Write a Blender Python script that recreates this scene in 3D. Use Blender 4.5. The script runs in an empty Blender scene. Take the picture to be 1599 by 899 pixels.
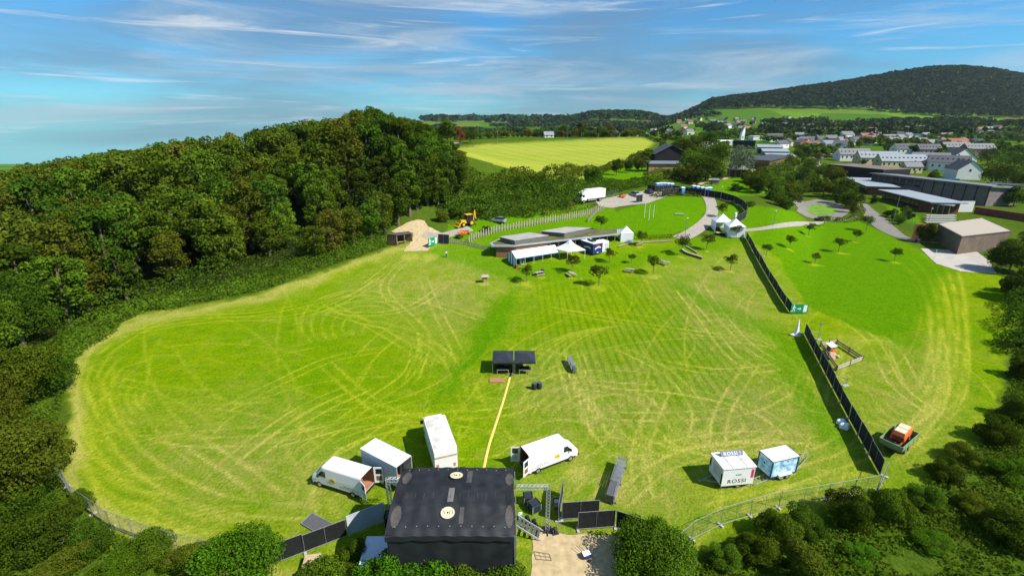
import bpy, bmesh, math, random
import numpy as np
from mathutils import Vector, Matrix, Euler
from mathutils.geometry import tessellate_polygon
R = math.radians
SC = bpy.context.scene
COL = SC.collection
# ------------------------------------------------------------ camera, world, sun, exposure
FPX = 740.0; PITCH = math.atan(259.5/FPX); CAMH = 34.0
cam = bpy.data.cameras.new('camera'); camo = bpy.data.objects.new('camera', cam); COL.objects.link(camo)
cam.sensor_width = 36; cam.lens = FPX/1599*36; cam.clip_start = .5; cam.clip_end = 20000
camo.location = (0, 0, CAMH); camo.rotation_euler = (R(90)-PITCH, 0, 0)
SC.camera = camo
SUN_EL = R(46); SUN_AZ = math.atan2(.90, -.43)
world = bpy.data.worlds.new('World'); SC.world = world; world.use_nodes = True
def build_world():
    nt = world.node_tree; N = nt.nodes; L = nt.links; N.clear()
    out = N.new('ShaderNodeOutputWorld'); bg = N.new('ShaderNodeBackground')
    sky = N.new('ShaderNodeTexSky'); sky.sky_type = 'NISHITA'; sky.sun_disc = False
    sky.sun_elevation = SUN_EL; sky.sun_rotation = SUN_AZ; sky.air_density = 1.0; sky.dust_density = .4; sky.ozone_density = 1.6
    tc = N.new('ShaderNodeTexCoord'); sep = N.new('ShaderNodeSeparateXYZ'); L.new(tc.outputs['Generated'], sep.inputs[0])
    mx = N.new('ShaderNodeMath'); mx.operation = 'MAXIMUM'; mx.inputs[1].default_value = .012; L.new(sep.outputs[2], mx.inputs[0])
    cb = N.new('ShaderNodeCombineXYZ'); L.new(sep.outputs[0], cb.inputs[0]); L.new(sep.outputs[1], cb.inputs[1]); L.new(mx.outputs[0], cb.inputs[2])
    nm = N.new('ShaderNodeVectorMath'); nm.operation = 'NORMALIZE'; L.new(cb.outputs[0], nm.inputs[0]); L.new(nm.outputs[0], sky.inputs[0])
    tint = N.new('ShaderNodeMix'); tint.data_type = 'RGBA'; tint.blend_type = 'MULTIPLY'; tint.inputs[0].default_value = 1
    L.new(sky.outputs[0], tint.inputs[6]); tint.inputs[7].default_value = (.23, .62, .90, 1)
    def cloud(scl, loc, rotz, lo, hi, det=7, rough=.6, dist=.6):
        mp = N.new('ShaderNodeMapping'); mp.inputs['Scale'].default_value = scl; mp.inputs['Location'].default_value = loc
        mp.inputs['Rotation'].default_value = rotz; L.new(tc.outputs['Generated'], mp.inputs[0])
        no = N.new('ShaderNodeTexNoise'); no.inputs['Scale'].default_value = 1; no.inputs['Detail'].default_value = det
        no.inputs['Roughness'].default_value = rough; no.inputs['Distortion'].default_value = dist; L.new(mp.outputs[0], no.inputs['Vector'])
        rp = N.new('ShaderNodeMapRange'); rp.interpolation_type = 'SMOOTHSTEP'; rp.inputs[1].default_value = lo; rp.inputs[2].default_value = hi
        L.new(no.outputs[0], rp.inputs[0]); return rp.outputs[0]
    def mixc(a, fac, col, amt):
        m = N.new('ShaderNodeMath'); m.operation = 'MULTIPLY'; m.inputs[1].default_value = amt; L.new(fac, m.inputs[0])
        x = N.new('ShaderNodeMix'); x.data_type = 'RGBA'; L.new(m.outputs[0], x.inputs[0]); L.new(a, x.inputs[6]); x.inputs[7].default_value = col; return x.outputs[2]
    c = tint.outputs[2]
    c = mixc(c, cloud((2.2, 2.2, 13), (3.1, .4, 1.7), (0, R(-4), 0), .34, .64, 5, .55, .3), (1.2, 1.9, 2.7, 1), .62)   # grey blue veils
    c = mixc(c, cloud((1.6, 1.6, 20), (7.3, 2.1, .3), (0, R(5), 0), .46, .72, 8, .62, .9), (3.3, 4.0, 4.7, 1), .7)     # pale wisps
    c = mixc(c, cloud((2.2, 2.2, 42), (1.3, 5.1, 4.3), (0, R(7), 0), .55, .74, 8, .6, 1.2), (5.0, 5.3, 5.6, 1), .7)     # fine streaks
    L.new(c, bg.inputs[0]); bg.inputs[1].default_value = .105
    L.new(bg.outputs[0], out.inputs[0])
build_world()
sun = bpy.data.lights.new('sun', 'SUN'); sun.energy = 4.6; sun.angle = R(.5); sun.color = (1, .95, .86)
suno = bpy.data.objects.new('sun', sun); COL.objects.link(suno)
SD = Vector((math.sin(SUN_AZ)*math.cos(SUN_EL), math.cos(SUN_AZ)*math.cos(SUN_EL), math.sin(SUN_EL)))
suno.rotation_euler = SD.to_track_quat('Z', 'Y').to_euler(); suno.location = (60, -40, 80)
SC.view_settings.view_transform = 'Standard'; SC.view_settings.look = 'None'; SC.view_settings.gamma = 1
SC.view_settings.exposure = .60
SC.render.engine = 'CYCLES'
try:
    SC.cycles.max_bounces = 5; SC.cycles.diffuse_bounces = 2; SC.cycles.glossy_bounces = 2; SC.cycles.transparent_max_bounces = 6
    SC.cycles.volume_bounces = 0; SC.cycles.transmission_bounces = 3
except Exception: pass

# ------------------------------------------------------------ terrain height
def ss(a, b, x):
    t = np.clip((x-a)/(b-a), 0, 1); return t*t*(3-2*t)
PM = ([0, 85, 105, 120, 150, 175, 200, 225, 320, 410, 460, 600, 900, 1500, 2200, 3000, 4000, 9000], [0, 0, 1, 2.4, 5.5, 8, 9, 10.4, 16, 21.3, 21.4, 12, 3, 7, 22, 35, 43, 48])
PR = ([0, 150, 200, 300, 450, 600, 1000, 1300, 1500, 9000], [0, 0, .6, 1.5, 6, 9, 22, 33, 44, 60])
PL = ([0, 130, 220, 400, 700, 4000, 9000], [0, 0, 0, -10, -36, -300, -680])
HPX = ([1030, 1082, 1110, 1140, 1170, 1250, 1330, 1400, 1450, 1500, 1550, 1599, 1700], [196, 172, 157, 152, 149, 138, 127, 115, 108, 105.5, 110, 119, 140])
def prof(y, P): return (np.interp(y*.94, *P)+np.interp(y, *P)+np.interp(y*1.06, *P))/3
def hill_profile():
    A, Z = [], []
    for px, py in zip(*HPX):
        u, v = (px-799.5)/FPX, (py-449.5)/FPX; k = math.cos(PITCH)-v*math.sin(PITCH); A.append(u/k); Z.append(34+1990*(-math.sin(PITCH)-v*math.cos(PITCH))/k-float(prof(1990, PR))-12)
    return A, Z
SKY_HILL = hill_profile()
def hgt(x, y):
    x = np.asarray(x, float); y = np.asarray(y, float)
    yy = np.maximum(y, 1.0); a = x/np.maximum(yy, 20)
    m = prof(yy, PM); r = prof(yy, PR); l = prof(yy, PL)
    m = m + 40*np.exp(-((yy-2050)/260)**2)*ss(.06, .18, a)*(1-ss(.42, .56, a))
    r = r + np.interp(a, *SKY_HILL)*ss(1320, 1980, yy)*(1-.0*yy)
    a0 = np.interp(yy, [0, 160, 320, 600], [.58, .54, .36, .24])
    wr = ss(0, 1, (a-a0)/.13); wl = 1-ss(-.42, -.2, a)
    h = m*(1-wr)+r*wr
    h = h*(1-wl)+l*wl
    h = h+18*np.exp(-(((x+50)/58)**2+((y-190)/60)**2))*ss(80, 118, y)
    h = h+1.3*np.exp(-(((x-46)/16)**2+((y-148)/12)**2))
    h = h+(np.sin(x*.043+1)*np.sin(y*.037+2)*.25)*ss(30, 60, y)
    return h
CP, SP = math.cos(PITCH), math.sin(PITCH)
def proj(x, y, z):
    """world point to a pixel of the photograph"""
    dz = np.asarray(z)-CAMH; d = np.asarray(y)*CP-dz*SP; up = np.asarray(y)*SP+dz*CP
    d = np.where(np.abs(d) < 1e-3, 1e-3, d)
    return 799.5+FPX*np.asarray(x)/d, 449.5-FPX*up/d, d
def at(px, py, h=0.0):
    """point on the ground (plus h) seen at a pixel of the photograph"""
    u, v = (px-799.5)/FPX, (py-449.5)/FPX
    d = np.array([u, CP-v*SP, -SP-v*CP])
    t = np.geomspace(18, 9000, 700)
    f = CAMH+d[2]*t-hgt(d[0]*t, d[1]*t)-h
    i = np.argmax(f < 0) if (f < 0).any() else len(t)-1
    i = max(i, 1); t = np.linspace(t[i-1], t[i], 60); f = CAMH+d[2]*t-hgt(d[0]*t, d[1]*t)-h
    j = np.argmax(f < 0) if (f < 0).any() else len(t)-1
    t = t[j]; return Vector((d[0]*t, d[1]*t, CAMH+d[2]*t-h))
def ow(x, y):
    """a point of the first site survey (taken with a longer lens) moved onto the ground sheet"""
    q = R(16.3); d = y*math.cos(q)+31.5*math.sin(q); up = y*math.sin(q)-31.5*math.cos(q); p = at(799.5+888*x/d, 449.5-888*up/d); return p.x, p.y
def gz(x, y): return float(hgt(x, y))

# ------------------------------------------------------------ materials
MATS = {}
def mat(name, col, rough=.6, metal=0, var=.12, scale=3.0, bump=0, spec=.4, emit=None):
    if name in MATS: return MATS[name]
    m = bpy.data.materials.new(name); m.use_nodes = True; nt = m.node_tree; N = nt.nodes; L = nt.links
    b = N['Principled BSDF']; b.inputs['Roughness'].default_value = rough; b.inputs['Metallic'].default_value = metal
    b.inputs['Specular IOR Level'].default_value = spec
    tc = N.new('ShaderNodeTexCoord'); no = N.new('ShaderNodeTexNoise'); no.inputs['Scale'].default_value = scale; no.inputs['Detail'].default_value = 5
    L.new(tc.outputs['Object'], no.inputs['Vector'])
    mr = N.new('ShaderNodeMapRange'); mr.inputs[1].default_value = .3; mr.inputs[2].default_value = .7; mr.inputs[3].default_value = 1-var; mr.inputs[4].default_value = 1+var
    L.new(no.outputs[0], mr.inputs[0])
    mu = N.new('ShaderNodeMix'); mu.data_type = 'RGBA'; mu.blend_type = 'MULTIPLY'; mu.inputs[0].default_value = 1
    mu.inputs[6].default_value = (*col, 1); L.new(mr.outputs[0], mu.inputs[7]); L.new(mu.outputs[2], b.inputs['Base Color'])
    if bump:
        bp = N.new('ShaderNodeBump'); bp.inputs['Strength'].default_value = bump; bp.inputs['Distance'].default_value = .05
        L.new(no.outputs[0], bp.inputs['Height']); L.new(bp.outputs[0], b.inputs['Normal'])
    MATS[name] = m; return m
def leafmat(name, ca, cb, trans=.3, ov=.25):
    if name in MATS: return MATS[name]
    m = bpy.data.materials.new(name); m.use_nodes = True; nt = m.node_tree; N = nt.nodes; L = nt.links; N.clear()
    out = N.new('ShaderNodeOutputMaterial'); ge = N.new('ShaderNodeNewGeometry'); oi = N.new('ShaderNodeObjectInfo')
    mx = N.new('ShaderNodeMix'); mx.data_type = 'RGBA'; L.new(ge.outputs['Random Per Island'], mx.inputs[0]); mx.inputs[6].default_value = (*ca, 1); mx.inputs[7].default_value = (*cb, 1)
    mr = N.new('ShaderNodeMapRange'); mr.inputs[3].default_value = 1-ov; mr.inputs[4].default_value = 1+ov; L.new(oi.outputs['Random'], mr.inputs[0])
    tc = N.new('ShaderNodeTexCoord'); no = N.new('ShaderNodeTexNoise'); no.inputs['Scale'].default_value = .35; no.inputs['Detail'].default_value = 2; L.new(tc.outputs['Object'], no.inputs['Vector'])
    m2 = N.new('ShaderNodeMapRange'); m2.inputs[1].default_value = .3; m2.inputs[2].default_value = .7; m2.inputs[3].default_value = .75; m2.inputs[4].default_value = 1.25; L.new(no.outputs[0], m2.inputs[0])
    k = N.new('ShaderNodeMath'); k.operation = 'MULTIPLY'; L.new(mr.outputs[0], k.inputs[0]); L.new(m2.outputs[0], k.inputs[1])
    hs = N.new('ShaderNodeHueSaturation'); L.new(mx.outputs[2], hs.inputs['Color']); L.new(k.outputs[0], hs.inputs['Value'])
    hr = N.new('ShaderNodeMapRange'); hr.inputs[3].default_value = .488; hr.inputs[4].default_value = .522; L.new(oi.outputs['Random'], hr.inputs[0]); L.new(hr.outputs[0], hs.inputs['Hue'])
    d = N.new('ShaderNodeBsdfDiffuse'); t = N.new('ShaderNodeBsdfTranslucent'); s = N.new('ShaderNodeMixShader'); s.inputs[0].default_value = trans
    L.new(hs.outputs[0], d.inputs[0]); L.new(hs.outputs[0], t.inputs[0]); L.new(d.outputs[0], s.inputs[1]); L.new(t.outputs[0], s.inputs[2]); L.new(s.outputs[0], out.inputs[0])
    MATS[name] = m; return m

# ------------------------------------------------------------ mesh helpers
def npmesh(name, verts, quads, mats):
    me = bpy.data.meshes.new(name); nv, nf = len(verts), len(quads); k = quads.shape[1]
    me.vertices.add(nv); me.vertices.foreach_set('co', np.asarray(verts, np.float32).ravel())
    me.loops.add(nf*k); me.loops.foreach_set('vertex_index', np.asarray(quads, np.int32).ravel())
    me.polygons.add(nf); me.polygons.foreach_set('loop_start', np.arange(0, nf*k, k, dtype=np.int32))
    me.update(calc_edges=True)
    for m in mats: me.materials.append(m)
    return me
def link(name, me, parent=None, loc=None, rz=None):
    o = bpy.data.objects.new(name, me); COL.objects.link(o)
    if parent is not None: o.parent = parent
    if loc is not None: o.location = loc
    if rz is not None: o.rotation_euler = (0, 0, rz)
    return o
def tag(o, label=None, cat=None, group=None, kind=None):
    if label: o['label'] = label
    if cat: o['category'] = cat
    if group: o['group'] = group
    if kind: o['kind'] = kind
    return o
def thing(name, label, cat, loc=(0, 0, 0), rz=0, group=None):
    return tag(link(name, None, None, loc, rz), label, cat, group)
def dup(root, loc, rz=0, label=None, group=None, scale=None):
    r = root.copy(); COL.objects.link(r); r.location = loc; r.rotation_euler = (0, 0, rz)
    if label: r['label'] = label
    if group: r['group'] = group
    if scale is not None: r.scale = scale
    for ch in KIDS(root):
        c = ch.copy(); COL.objects.link(c); c.parent = r
        for g in KIDS(ch):
            d = g.copy(); COL.objects.link(d); d.parent = c
    return r
def KIDS(o): return list(o.children)
class MB:
    def __init__(s): s.v = []; s.f = []; s.m = []; s.sm = []
    def add(s, vs, fs, mi=0, smooth=False):
        b = len(s.v); s.v += [tuple(p) for p in vs]
        for f in fs: s.f.append([b+i for i in f]); s.m.append(mi); s.sm.append(smooth)
        return s
    def box(s, c, d, rz=0, mi=0, rot=None):
        M = rot.to_matrix() if rot else Matrix.Rotation(rz, 3, 'Z'); c = Vector(c)
        P = [c+M@Vector((x*d[0]/2, y*d[1]/2, z*d[2]/2)) for z in (-1, 1) for y in (-1, 1) for x in (-1, 1)]
        return s.add(P, [(0, 2, 3, 1), (4, 5, 7, 6), (0, 1, 5, 4), (2, 6, 7, 3), (0, 4, 6, 2), (1, 3, 7, 5)], mi)
    def bar(s, a, b, w=.05, h=None, mi=0, up=(0, 0, 1)):
        a, b = Vector(a), Vector(b); h = h or w; d = (b-a)
        if d.length < 1e-6: return s
        d.normalize(); u = Vector(up)
        if abs(d.dot(u)) > .98: u = Vector((0, 1, 0))
        x = d.cross(u).normalized(); y = x.cross(d)
        P = [p+x*(i*w/2)+y*(j*h/2) for p in (a, b) for i, j in ((-1, -1), (1, -1), (1, 1), (-1, 1))]
        return s.add(P, [(0, 1, 2, 3), (7, 6, 5, 4), (0, 4, 5, 1), (1, 5, 6, 2), (2, 6, 7, 3), (3, 7, 4, 0)], mi)
    def tube(s, pts, rad, n=8, mi=0, cap=True, smooth=True):
        pts = [Vector(p) for p in pts]; rs = rad if isinstance(rad, (list, tuple)) else [rad]*len(pts); V = []; F = []
        for i, p in enumerate(pts):
            d = (pts[min(i+1, len(pts)-1)]-pts[max(i-1, 0)]).normalized(); u = Vector((0, 0, 1)) if abs(d.z) < .9 else Vector((1, 0, 0))
            x = d.cross(u).normalized(); y = x.cross(d)
            V += [p+(x*math.cos(2*math.pi*k/n)+y*math.sin(2*math.pi*k/n))*rs[i] for k in range(n)]
        for i in range(len(pts)-1):
            for k in range(n): F.append((i*n+k, i*n+(k+1) % n, (i+1)*n+(k+1) % n, (i+1)*n+k))
        s.add(V, F, mi, smooth)
        if cap: s.add(V[:n][::-1], [tuple(range(n))], mi); s.add(V[-n:], [tuple(range(n))], mi)
        return s
    def disc(s, c, r, axis='z', t=.1, n=16, mi=0, ry=None):
        A = {'x': (Vector((0, 1, 0)), Vector((0, 0, 1)), Vector((1, 0, 0))), 'y': (Vector((1, 0, 0)), Vector((0, 0, 1)), Vector((0, 1, 0))), 'z': (Vector((1, 0, 0)), Vector((0, 1, 0)), Vector((0, 0, 1)))}[axis]
        c = Vector(c); ry = ry or r; V = [c+A[2]*(z*t/2)+A[0]*r*math.cos(2*math.pi*k/n)+A[1]*ry*math.sin(2*math.pi*k/n) for z in (-1, 1) for k in range(n)]
        s.add(V, [(k, (k+1) % n, n+(k+1) % n, n+k) for k in range(n)], mi, True)
        s.add(V[:n][::-1], [tuple(range(n))], mi); s.add(V[n:], [tuple(range(n))], mi); return s
    def loft(s, rings, mi=0, cap0=True, cap1=True, smooth=False, close=True):
        n = len(rings[0]); V = [p for r in rings for p in r]; F = []
        for i in range(len(rings)-1):
            for k in range(n if close else n-1): F.append((i*n+k, i*n+(k+1) % n, (i+1)*n+(k+1) % n, (i+1)*n+k))
        s.add(V, F, mi, smooth)
        if cap0: s.add(list(rings[0])[::-1], [tuple(range(n))], mi)
        if cap1: s.add(rings[-1], [tuple(range(n))], mi)
        return s
    def sheet(s, P, t=.02, mi=0):
        """a thin slab from a planar outline"""
        P = [Vector(p) for p in P]; n = (P[1]-P[0]).cross(P[2]-P[0]).normalized()*t/2; k = len(P)
        V = [p+n for p in P]+[p-n for p in P]
        return s.add(V, [tuple(range(k)), tuple(range(2*k-1, k-1, -1))]+[(i, k+i, k+(i+1) % k, (i+1) % k) for i in range(k)], mi)
    def build(s, name, mats, parent=None, loc=None, rz=None):
        me = bpy.data.meshes.new(name); me.from_pydata([tuple(v) for v in s.v], [], s.f)
        if not isinstance(mats, (list, tuple)): mats = [mats]
        for m in mats: me.materials.append(m)
        me.polygons.foreach_set('material_index', s.m); me.polygons.foreach_set('use_smooth', s.sm); me.update()
        bm = bmesh.new(); bm.from_mesh(me); bmesh.ops.recalc_face_normals(bm, faces=bm.faces); bm.to_mesh(me); bm.free()
        return link(name, me, parent, loc, rz)
def text(s, size, m, parent, loc, rot, name='lettering', sx=1, ext=.004, off=0):
    c = bpy.data.curves.new(name, 'FONT'); c.body = s; c.size = size; c.align_x = 'CENTER'; c.resolution_u = 3; c.space_character = 1.12; c.align_y = 'CENTER'; c.extrude = ext; c.offset = off
    c.materials.append(m); q = bpy.data.objects.new(name, c); COL.objects.link(q)
    me = bpy.data.meshes.new_from_object(q.evaluated_get(bpy.context.evaluated_depsgraph_get())); bpy.data.objects.remove(q)
    o = bpy.data.objects.new(name, me); COL.objects.link(o); o.parent = parent; o.location = loc; o.rotation_euler = rot; o.scale = (sx, 1, 1); return o
ORD = 'first second third fourth fifth sixth seventh eighth ninth tenth eleventh twelfth thirteenth fourteenth fifteenth sixteenth seventeenth eighteenth nineteenth twentieth'.split()
def nth(i):
    if i < 20: return ORD[i]
    t = {2: 'twenty', 3: 'thirty', 4: 'forty', 5: 'fifty'}[(i+1)//10]; k = (i+1) % 10
    return {'twenty': 'twentieth', 'thirty': 'thirtieth', 'forty': 'fortieth', 'fifty': 'fiftieth'}[t] if k == 0 else t+'-'+ORD[k-1]
def inpoly(px, py, poly):
    px = np.asarray(px, float); py = np.asarray(py, float); c = np.zeros(px.shape, bool); n = len(poly)
    for i in range(n):
        x0, y0 = poly[i]; x1, y1 = poly[i-1]
        k = ((y0 > py) != (y1 > py)); xi = (x1-x0)*(py-y0)/((y1-y0) if y1 != y0 else 1e-9)+x0
        c ^= k & (px < xi)
    return c
def segdist(px, py, poly, closed=True):
    d = np.full(np.shape(px), 1e9); n = len(poly)
    for i in range(n if closed else n-1):
        x0, y0 = poly[i]; x1, y1 = poly[(i+1) % n]; dx, dy = x1-x0, y1-y0
        t = np.clip(((px-x0)*dx+(py-y0)*dy)/(dx*dx+dy*dy+1e-9), 0, 1)
        d = np.minimum(d, np.hypot(px-x0-t*dx, py-y0-t*dy))
    return d
def vnoise(x, y, s, seed=0):
    x = np.asarray(x)/s; y = np.asarray(y)/s; xi = np.floor(x).astype(np.int64); yi = np.floor(y).astype(np.int64); fx = x-xi; fy = y-yi
    def h(a, b):
        n = (a*374761393+b*668265263+seed*982451653) & 0xffffffff; n = ((n ^ (n >> 13))*1274126177) & 0xffffffff
        return ((n ^ (n >> 16)) & 0xffff)/65535.0
    fx = fx*fx*(3-2*fx); fy = fy*fy*(3-2*fy)
    return (h(xi, yi)*(1-fx)+h(xi+1, yi)*fx)*(1-fy)+(h(xi, yi+1)*(1-fx)+h(xi+1, yi+1)*fx)*fy
# ------------------------------------------------------------ the ground, one sheet
def lines(lo, hi, st, far0, far1, g=1.045):
    mid = list(np.arange(lo, hi+st/2, st)); a = []; s = st; p = lo
    while p > far0: s *= g; p -= s; a.append(p)
    b = []; s = st; p = mid[-1]
    while p < far1: s *= g; p += s; b.append(p)
    return np.array(a[::-1]+mid+b)
GX = lines(-80, 124, .3, -5200, 5800); GY = lines(16, 152, .3, -160, 6500)
FIELD = [(100, 590), (150, 525), (215, 493), (300, 482), (400, 462), (500, 430), (600, 390), (625, 384), (690, 372), (1110, 372), (1160, 372), (1165, 355), (1250, 350), (1330, 345), (1440, 392), (1560, 425), (1590, 470), (1585, 520), (1568, 600), (1545, 660), (1490, 720), (1400, 768), (1260, 800), (1100, 850), (1000, 915), (780, 925), (470, 925), (330, 868), (250, 852), (175, 822), (120, 780), (92, 742), (100, 700), (112, 660)]
# pixel outlines of what grows where; each vertex of the sheet asks which outline it lies in
LUSH = [[(1165, 372), (1190, 356), (1250, 350), (1340, 345), (1440, 392), (1500, 420), (1470, 440), (1432, 510), (1428, 542), (1350, 518), (1262, 478), (1235, 440), (1215, 402), (1180, 380)],
        [(950, 335), (1000, 316), (1050, 306), (1095, 306), (1106, 325), (1085, 355), (1050, 368), (960, 372)],
        [(1120, 320), (1166, 318), (1240, 330), (1262, 345), (1170, 355), (1160, 372), (1112, 350)],
        [(1098, 270), (1130, 262), (1200, 300), (1130, 312), (1085, 283)],
        [(690, 372), (790, 372), (815, 410), (950, 400), (1090, 372), (1165, 372), (1130, 388), (1020, 410), (900, 436), (800, 442), (720, 410), (660, 398)],
        [(745, 505), (770, 470), (800, 452), (806, 474), (782, 520), (758, 548), (712, 620), (668, 640), (700, 590)],
        [(1045, 438), (1075, 446), (1120, 472), (1200, 505), (1262, 545), (1240, 560), (1180, 520), (1100, 482)],
        [(690, 372), (700, 350), (760, 338), (830, 332), (900, 322), (960, 322), (960, 372)],
        [(875, 290), (900, 274), (1000, 256), (1062, 262), (1075, 272), (1010, 282), (930, 298)],
        [(1255, 352), (1330, 340), (1345, 352), (1300, 352)],
        [(1380, 318), (1400, 322), (1440, 342), (1430, 350), (1400, 340)],
        [(1215, 505), (1245, 540), (1300, 655), (1340, 690), (1300, 700), (1255, 640), (1200, 560)]]
YELLOW = [(698, 234), (760, 225), (1000, 214), (1020, 222), (1010, 236), (985, 250), (930, 264), (880, 300), (708, 304), (702, 270)]
DRY = [[(620, 395), (700, 400), (800, 430), (760, 470), (700, 520), (620, 470), (560, 450)], [(1040, 430), (1170, 400), (1220, 480), (1170, 560), (1090, 520)], [(860, 700), (1000, 690), (1110, 740), (1060, 830), (880, 830)],
       [(250, 690), (400, 660), (560, 760), (480, 810), (330, 800)], [(1150, 560), (1290, 640), (1280, 760), (1090, 740), (1040, 640)], [(820, 590), (1000, 560), (1080, 640), (960, 700), (860, 680)], [(1330, 560), (1450, 560), (1470, 660), (1380, 700), (1320, 620)]]
WORN = [(1140, 424, 1.0), (1103, 392, .8), (1020, 432, 1.8), (935, 449, 2.0), (822, 444, 1.6), (893, 428, 1.3), (1233, 390, 1.0), (1262, 369, .9), (1286, 355, .8), (1316, 396, 1.7), (1336, 378, .8), (1398, 410, 1.2), (1272, 413, 1.9), (1001, 386, 1.2), (1064, 401, 1.2), (757, 443, 1.5), (842, 432, 1.2), (892, 433, 1.2), (983, 427, 1.1), (1037, 415, 1.0), (700, 352, .1), (960, 760, 2.2), (905, 740, 1.3), (1060, 700, 1.2), (640, 402, 2.6), (670, 402, 2.2)]
def tracks():
    """wheel marks and swaths across the hay field, as pixel polylines"""
    T = []
    def arc(cx, cy, rx, ry, a0, a1, n=18, k=0): T.append(([(cx+rx*math.cos(R(a0+(a1-a0)*i/n)), cy+ry*math.sin(R(a0+(a1-a0)*i/n))) for i in range(n+1)], k))
    for i in range(7): arc(560+i*5, 505+i*2, 90-i*11, 52-i*6, 140, 330)
    for i in range(9): arc(215+i*4, 620, 95-i*9, 110-i*12, 100, 250)
    for i in range(5): arc(260, 655+i*18, 150-i*8, 92+i*6, 70, 190)
    for i in range(6): arc(1000-i*6, 590+i*7, 120+i*14, 85+i*6, 180, 262)
    for i in range(6): arc(1120+i*7, 560+i*14, 85+i*6, 70+i*5, 250, 350)
    for i in range(6): arc(1130-i*10, 640, 110-i*12, 70-i*7, 20, 150)
    for i in range(6): arc(900+i*14, 670, 100, 90-i*7, 190, 300)
    for i in range(5): arc(1400+i*5, 600, 80-i*9, 85-i*9, -30, 160)
    for i in range(5): arc(1330+i*10, 640, 95-i*8, 110, 180, 300)
    for i in range(5): arc(1450-i*14, 520, 60, 150-i*10, -80, 60, k=2)
    P = [[(500, 485), (560, 500), (640, 520), (700, 560), (720, 620)], [(505, 470), (600, 520), (690, 575)], [(640, 640), (560, 700), (470, 745)], [(560, 600), (470, 640), (360, 720), (330, 760)], [(585, 600), (490, 645), (385, 720)],
         [(600, 545), (520, 560), (450, 590), (330, 650)], [(650, 530), (640, 580), (560, 640), (440, 730)], [(120, 600), (160, 700), (260, 790), (400, 835)], [(112, 640), (150, 730), (230, 790), (330, 830)], [(140, 590), (200, 700), (330, 780), (500, 800)],
         [(240, 680), (330, 690), (450, 680), (560, 650), (690, 600), (760, 540)], [(300, 690), (380, 740), (440, 790)], [(660, 430), (690, 500), (720, 560)], [(700, 440), (640, 480), (560, 490), (470, 478)], [(870, 540), (900, 620), (960, 700), (1040, 740)],
         [(890, 545), (920, 610), (990, 680), (1080, 720)], [(830, 545), (880, 560), (905, 600), (940, 690)], [(1010, 560), (1120, 580), (1230, 570)], [(1060, 450), (1100, 500), (1150, 560), (1240, 600), (1300, 640)], [(1090, 440), (1150, 520), (1200, 560), (1290, 610)],
         [(960, 540), (1040, 580), (1090, 640), (1080, 720)], [(1180, 560), (1130, 640), (1120, 700)], [(1240, 600), (1160, 640), (1000, 650), (880, 640)], [(1300, 690), (1180, 680), (1080, 690), (960, 720), (900, 790)], [(1270, 700), (1150, 700), (1050, 720), (960, 790)],
         [(1380, 720), (1440, 660), (1470, 600), (1460, 500)], [(1400, 700), (1490, 620), (1500, 520), (1480, 440)], [(1290, 480), (1360, 530), (1400, 600), (1480, 660)], [(1310, 480), (1390, 540), (1440, 620), (1530, 640)], [(1270, 560), (1340, 600), (1430, 640)],
         [(1130, 790), (1250, 740), (1370, 700)], [(1100, 800), (1230, 770), (1380, 745)], [(1230, 720), (1300, 700), (1340, 660)], [(620, 405), (560, 450), (500, 470), (400, 490), (260, 500), (150, 560)], [(640, 400), (600, 450), (660, 520), (640, 600)],
         [(840, 620), (800, 640), (700, 650), (560, 660), (400, 700)], [(760, 640), (640, 660), (520, 700), (460, 800)], [(560, 470), (660, 470), (760, 500)], [(1040, 600), (1000, 700), (1010, 790)], [(930, 600), (1060, 610), (1180, 640), (1260, 700)],
         [(200, 520), (330, 500), (480, 490), (600, 430)], [(850, 480), (960, 500), (1090, 520), (1200, 530)], [(880, 600), (1000, 620), (1060, 690), (1200, 720)], [(500, 560), (600, 640), (760, 680)]]
    for p in P: T.append((p, 1))
    rr = random.Random(31)
    for k in range(150):
        cx, cy = rr.uniform(150, 1500), rr.uniform(440, 830)
        if cx < 330 and cy < 560: continue
        if cx < 560: rx, ry, a0 = rr.uniform(90, 420), rr.uniform(60, 190), rr.uniform(60, 300)
        else: rx, ry, a0 = rr.uniform(60, 320), rr.uniform(40, 230), rr.uniform(0, 360)
        arc(cx, cy, rx, ry, a0, a0+rr.uniform(40, 110), k=3)
    return T
def smoothline(P, step):
    P = [Vector(p) for p in P]; out = []
    for i in range(len(P)-1):
        p0, p1, p2, p3 = P[max(i-1, 0)], P[i], P[i+1], P[min(i+2, len(P)-1)]
        n = max(2, int((p2-p1).length/step))
        for k in range(n):
            t = k/n; out.append(.5*((2*p1)+(p2-p0)*t+(2*p0-5*p1+4*p2-p3)*t*t+(3*p1-p0-3*p2+p3)*t**3))
    out.append(P[-1]); return out
WOOD_FLOOR = [(-76, 66), (-77, 80), (-68, 90), (-58, 100), (-50, 116), (-40, 138), (-24, 150), (-19, 178), (-18, 200), (-24, 235), (-56, 255), (-120, 250), (-190, 200), (-220, 110), (-160, 40), (-110, 32), (-80, 50)]
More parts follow.
